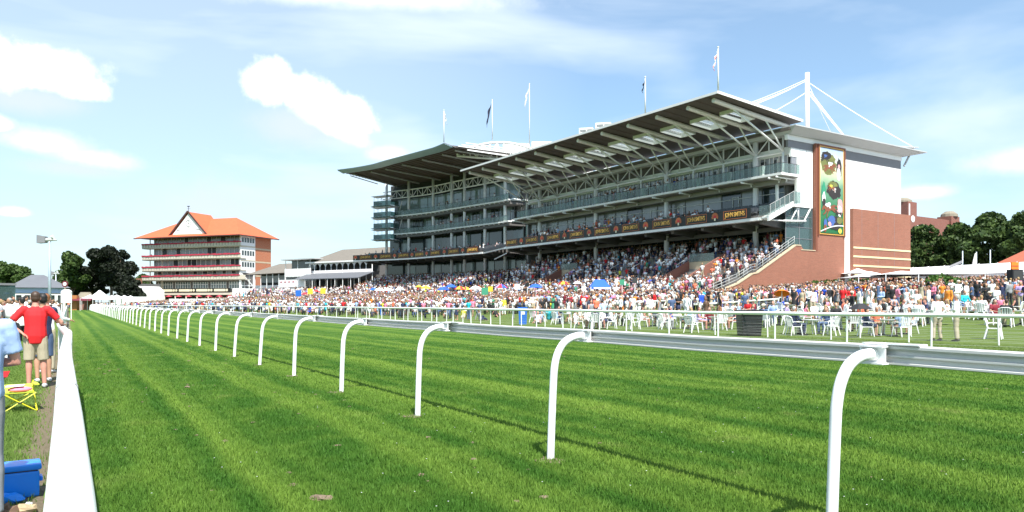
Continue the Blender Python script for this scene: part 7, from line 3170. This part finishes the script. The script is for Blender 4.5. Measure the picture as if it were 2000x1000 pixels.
hero(-.50, 15.75, 178, 'man in bright red T-shirt and beige shorts leaning on the near rail, seen from behind', 'lean_rail', ('wide', 'red'), ('shorts', 'khaki'), ('short', 'hair_brown'), 'skin_rosy', .985)
hero(-.42, 16.9, 190, 'dark-haired person in navy top and denim shorts leaning on the rail beyond the red T-shirt', 'arm_rail', ('short', 'navy'), ('shorts', 'denim'), ('short', 'hair_black'), 'skin_tan', .97)
hero(-.545, 6.2, 184, 'person in loose pale blue shirt cut off by the left edge, beside the cool box', 'folded', ('wide', 'pale blue'), ('trousers', 'grey'), ('short', 'hair_brown'), 'skin_rosy', .945)
hero(-.40, 19.0, 160, 'person in white top at the rail just past the navy top', 'arm_rail', ('long', 'white'), ('trousers', 'khaki'), ('short', 'hair_ginger'), 'skin_rosy', .98, .02)
rl = [(-1.25, 11.6, 190, 'sit', 'white', ('shorts', 'grey'), 'hair_brown', 'brown-haired spectator seated in white between the blue shirt and the red T-shirt', 1),
      (-2.0, 17.5, 200, 'sit', 'lilac', ('shorts', 'navy'), 'hair_brown', 'spectator in lilac seated left of the red T-shirt', 0),
      (-2.4, 21, 230, 'stand', 'white', ('shorts', 'khaki'), 'hair_fair', 'fair-haired spectator in white standing left beyond the red T-shirt', 0),
      (-1.5, 22.5, 170, 'sit', 'pale blue', ('trousers', 'denim'), 'hair_grey', 'grey-haired spectator in pale blue seated behind the red T-shirt', 0),
      (-3.0, 26, 90, 'stand', 'navy', ('trousers', 'khaki'), 'hair_black', 'spectator in navy standing far left of the rail', 0),
      (-2.1, 28, 120, 'drink', 'pink', ('shorts', 'grey'), 'hair_fair', 'spectator in pink drinking to the left of the rail', 0),
      (-1.2, 27, 200, 'stand', 'white', ('trousers', 'black'), 'hair_black', 'black-haired spectator in white standing by the rail', 0),
      (-.75, 24.0, 180, 'arm_rail', 'pale pink', ('trousers', 'cream'), 'hair_grey', 'spectator in pale pink leaning on the rail farther along', 0),
      (-.7, 30, 180, 'arm_rail', 'black', ('trousers', 'denim'), 'hair_brown', 'spectator in black leaning on the rail farther along', 0),
      (-3.6, 31, 60, 'folded', 'white', ('shorts', 'navy'), 'hair_brown', 'spectator in white with folded arms at the far left', 0)]
for x, y, a, pk, tp, lg, hc, lab, big in rl:
    make_person((x, y, 0), R(a), lab, pk, ('short', tp), lg, ('short', hc), 'skin_rosy', random.uniform(.95, 1.03), 'spectators by the near rail', .02)
for x, y, a, lab in ((-1.25, 11.6, 190, 'white folding seat under the brown-haired spectator'), (-2.0, 17.5, 200, 'seat under the spectator in lilac'), (-1.5, 22.5, 170, 'seat under the grey-haired spectator')):
    o = copy_tree(chair0)
    o.location = (x, y, 0)
    o.rotation_euler = (0, 0, R(a))
    tag(o, lab, None)
    if 'group' in o:
        del o['group']

# lime folding chair
T = thing('folding_chair', 'lime yellow canvas folding chair with crossed legs between the blue shirt and red shorts', 'chair', (-.60, 12.5, 0), R(8))
T.scale = (.72, .72, .66)
m_ = MB()
m_.add([(-.26, -.22, .40), (.26, -.22, .40), (.25, .22, .34), (-.25, .22, .34), (-.26, -.22, .42), (.26, -.22, .42), (.25, .22, .36), (-.25, .22, .36)],
       [(3, 2, 1, 0), (4, 5, 6, 7), (0, 1, 5, 4), (1, 2, 6, 5), (2, 3, 7, 6), (3, 0, 4, 7)])
m_.build('seat', 'chair_lime', T)
m_ = MB()
m_.add([(-.26, .24, .38), (.26, .24, .38), (.28, .34, .54), (-.28, .34, .54), (-.26, .26, .38), (.26, .26, .38), (.28, .36, .54), (-.28, .36, .54)],
       [(3, 2, 1, 0), (4, 5, 6, 7), (0, 1, 5, 4), (1, 2, 6, 5), (2, 3, 7, 6), (3, 0, 4, 7)])
m_.build('backrest', 'chair_lime', T)
for s in (-1, 1):
    MB().tube([(s * .27, -.24, .40), (-s * .27, -.26, .02)], .014, 6).build('leg', 'chair_pole_yellow', T)
    MB().tube([(s * .27, .26, .38), (-s * .27, .28, .02)], .014, 6).build('leg', 'chair_pole_yellow', T)
    MB().tube([(s * .28, -.26, .02), (s * .28, .28, .40), (s * .28, .32, .62)], .014, 6).build('leg', 'chair_pole_yellow', T)
    MB().box(s * .28 - .04, s * .28 + .04, -.26, .26, .56, .585).build('arm', 'chair_lime', T)
MB().tube([(0, -.25, .20), (0, -.255, .22)], .04, 8).build('hub', 'lamp_black', T)
m_ = MB()
m_.ell((.02, 0, .305), (.15, .12, .04), 12, 7)
top_thing('folded_towel', 'pink folded towel lying on the lime folding chair', 'towel', m_, 'cloth pink', (-.60, 12.5, 0), R(8), None, True)
m_ = MB().add([(-.15, -.1, .35), (.06, -.1, .355), (.08, .08, .36), (-.13, .1, .352), (-.15, -.1, .36), (.06, -.1, .365), (.08, .08, .37), (-.13, .1, .362)],
              [(3, 2, 1, 0), (4, 5, 6, 7), (0, 1, 5, 4), (1, 2, 6, 5), (2, 3, 7, 6), (3, 0, 4, 7)])
top_thing('newspaper', 'folded white newspaper on top of the pink towel', 'newspaper', m_, 'white_panel', (-.60, 12.5, 0))
T = thing('folding_stool', 'red fabric stool on the grass left of the beige shorts', 'stool', (-1.1, 14.6, 0), R(20))
m_ = MB().add([(-.24, -.2, .42), (.24, -.2, .42), (.24, .2, .38), (-.24, .2, .38), (-.2, -.2, .32), (.2, -.2, .32), (.2, .2, .30), (-.2, .2, .30)],
              [(0, 1, 2, 3), (7, 6, 5, 4), (0, 4, 5, 1), (1, 5, 6, 2), (2, 6, 7, 3), (3, 7, 4, 0)])
m_.build('seat', 'canvas_red', T)
for s in (-1, 1):
    MB().tube([(s * .22, -.18, .36), (-s * .22, -.18, .0)], .014, 6).build('leg', 'lamp_black', T)
    MB().tube([(s * .22, .18, .36), (-s * .22, .18, .0)], .014, 6).build('leg', 'lamp_black', T)
# dark bag under the lime chair
m_ = MB()
m_.rings([(0, 0, 0, .26, .17), (0, 0, .10, .29, .19), (0, 0, .24, .25, .15), (0, 0, .32, .12, .07)])
top_thing('rucksack', 'black rucksack on the grass at the left edge below the lime chair', 'bag', m_, 'canvas_black', (-1.12, 10.6, 0), 0, None, True)

# cool box
T = thing('cool_box', 'bright blue plastic cool box with lid against the near rail', 'cool box', (-.50, 7.0, 0), R(4))
T.scale = (1, .62, .90)
def rbox(x0, x1, y0, y1, z0, z1, r=.02):
    m_ = MB().box(x0, x1, y0, y1, z0, z1)
    me = m_.mesh('b', [])
    bm = bmesh.new()
    bm.from_mesh(me)
    bmesh.ops.bevel(bm, geom=bm.edges[:], offset=r, segments=3, affect='EDGES', profile=.6)
    bm.to_mesh(me)
    bm.free()
    return me
def rput(name, me, m, parent):
    me.materials.append(M_(m))
    autosmooth(me)
    me.name = name
    return put(name, me, parent)
bd = rput('body', rbox(-.42, .30, -.19, .19, .0, .225), 'cool_blue', T)
rput('lid', rbox(-.435, .315, -.205, .205, .235, .285, .015), 'cool_blue', T)
rput('rim', rbox(-.41, .29, -.18, .18, .222, .238, .004), 'lamp_black', T)
rput('foot', rbox(-.40, .28, -.17, .17, -.01, .012, .004), 'lamp_black', T)
rput('handle', rbox(.30, .325, -.10, .10, .12, .16, .01), 'cool_blue', T)
# litter and turf clods
for k, (px, d, m, lab, s) in enumerate(((48, 5.35, 'cardboard', 'torn brown cardboard scrap in front of the cool box', .06), (30, 5.2, 'white_panel', 'crumpled white paper beside the brown scrap', .035),
                                        (56, 5.55, 'white_panel', 'small white paper ball against the cool box', .025), (18, 5.6, 'cool_blue', 'small blue plastic bag in front of the cool box', .07),
                                        (6, 5.25, 'cloth brown', 'brown paper bag at the lower left corner', .08))):
    m_ = MB()
    m_.ell((0, 0, s * .5), (s * 1.3, s, s * .6), 9, 6)
    qk = random.Random(k)
    m_.v = [(a * qk.uniform(.7, 1.3), b2 * qk.uniform(.7, 1.3), c2 * qk.uniform(.7, 1.25)) for a, b2, c2 in m_.v]
    top_thing('litter', lab, 'litter', m_, m, base_at(px, d, 0), k, 'litter by the cool box')
for k, (px, py, s, lab) in enumerate(((626, 976, .055, 'largest brown turf clod on the mown grass near the bottom'), (571, 949, .028, 'small brown turf clod up and left of the largest one'), (440, 863, .03, 'brown clod in the middle of the left strip'),
                                      (823, 929, .028, 'small brown clod between the second and third posts'), (923, 866, .026, 'small clod right of the third post'), (365, 757, .045, 'faint brown divot farther up the left strip'))):
    d = FOC * EYE / (py - 592)
    m_ = MB()
    m_.ell((0, 0, s * .25), (s * 1.6, s, s * .45), 10, 6)
    qk = random.Random(k + 9)
    m_.v = [(a * qk.uniform(.6, 1.35), b2 * qk.uniform(.6, 1.35), c2 * qk.uniform(.5, 1.3)) for a, b2, c2 in m_.v]
    top_thing('turf_clod', lab, 'turf clod', m_, 'soil', base_at(px, d, 0.0), -YAW + k, 'turf clods on the course')
# daisies
def daisies():
    r = np.random.default_rng(8)
    m_ = MB()
    for k in range(130):
        d = 3.2 * (16 / 3.2) ** r.random()
        a = math.tan(r.uniform(-.68, .68)) * d
        x, y = a * CY + d * SY, -a * SY + d * CY
        if x < .2:
            continue
        z = r.uniform(.03, .045)
        s = .005 + .0004 * d
        m_.add([(x - s, y, z), (x, y - s, z), (x + s, y, z), (x, y + s, z)], [(0, 1, 2, 3)])
    tag(m_.build('daisies', 'white_plastic'), 'tiny white clover flowers scattered in the mown grass', 'flowers', None, 'stuff')


daisies()
rd_ = random.Random(41)
m_ = MB()
for k in range(90):
    x = rd_.uniform(.5, 3.7) if k < 60 else rd_.uniform(4.6, 14)
    y = 3.2 * (26 / 3.2) ** rd_.random()
    s = rd_.uniform(.008, .026)
    m_.ell((x, y, s * .35), (s * rd_.uniform(1, 2.2), s * rd_.uniform(.8, 1.6), s * .5), 6, 4)
tag(m_.build('divots', 'soil'), 'small crumbs of kicked up soil scattered over the mown track', 'soil crumbs', None, 'stuff')
print('people', people_n[0], 'objects', len(bpy.data.objects))
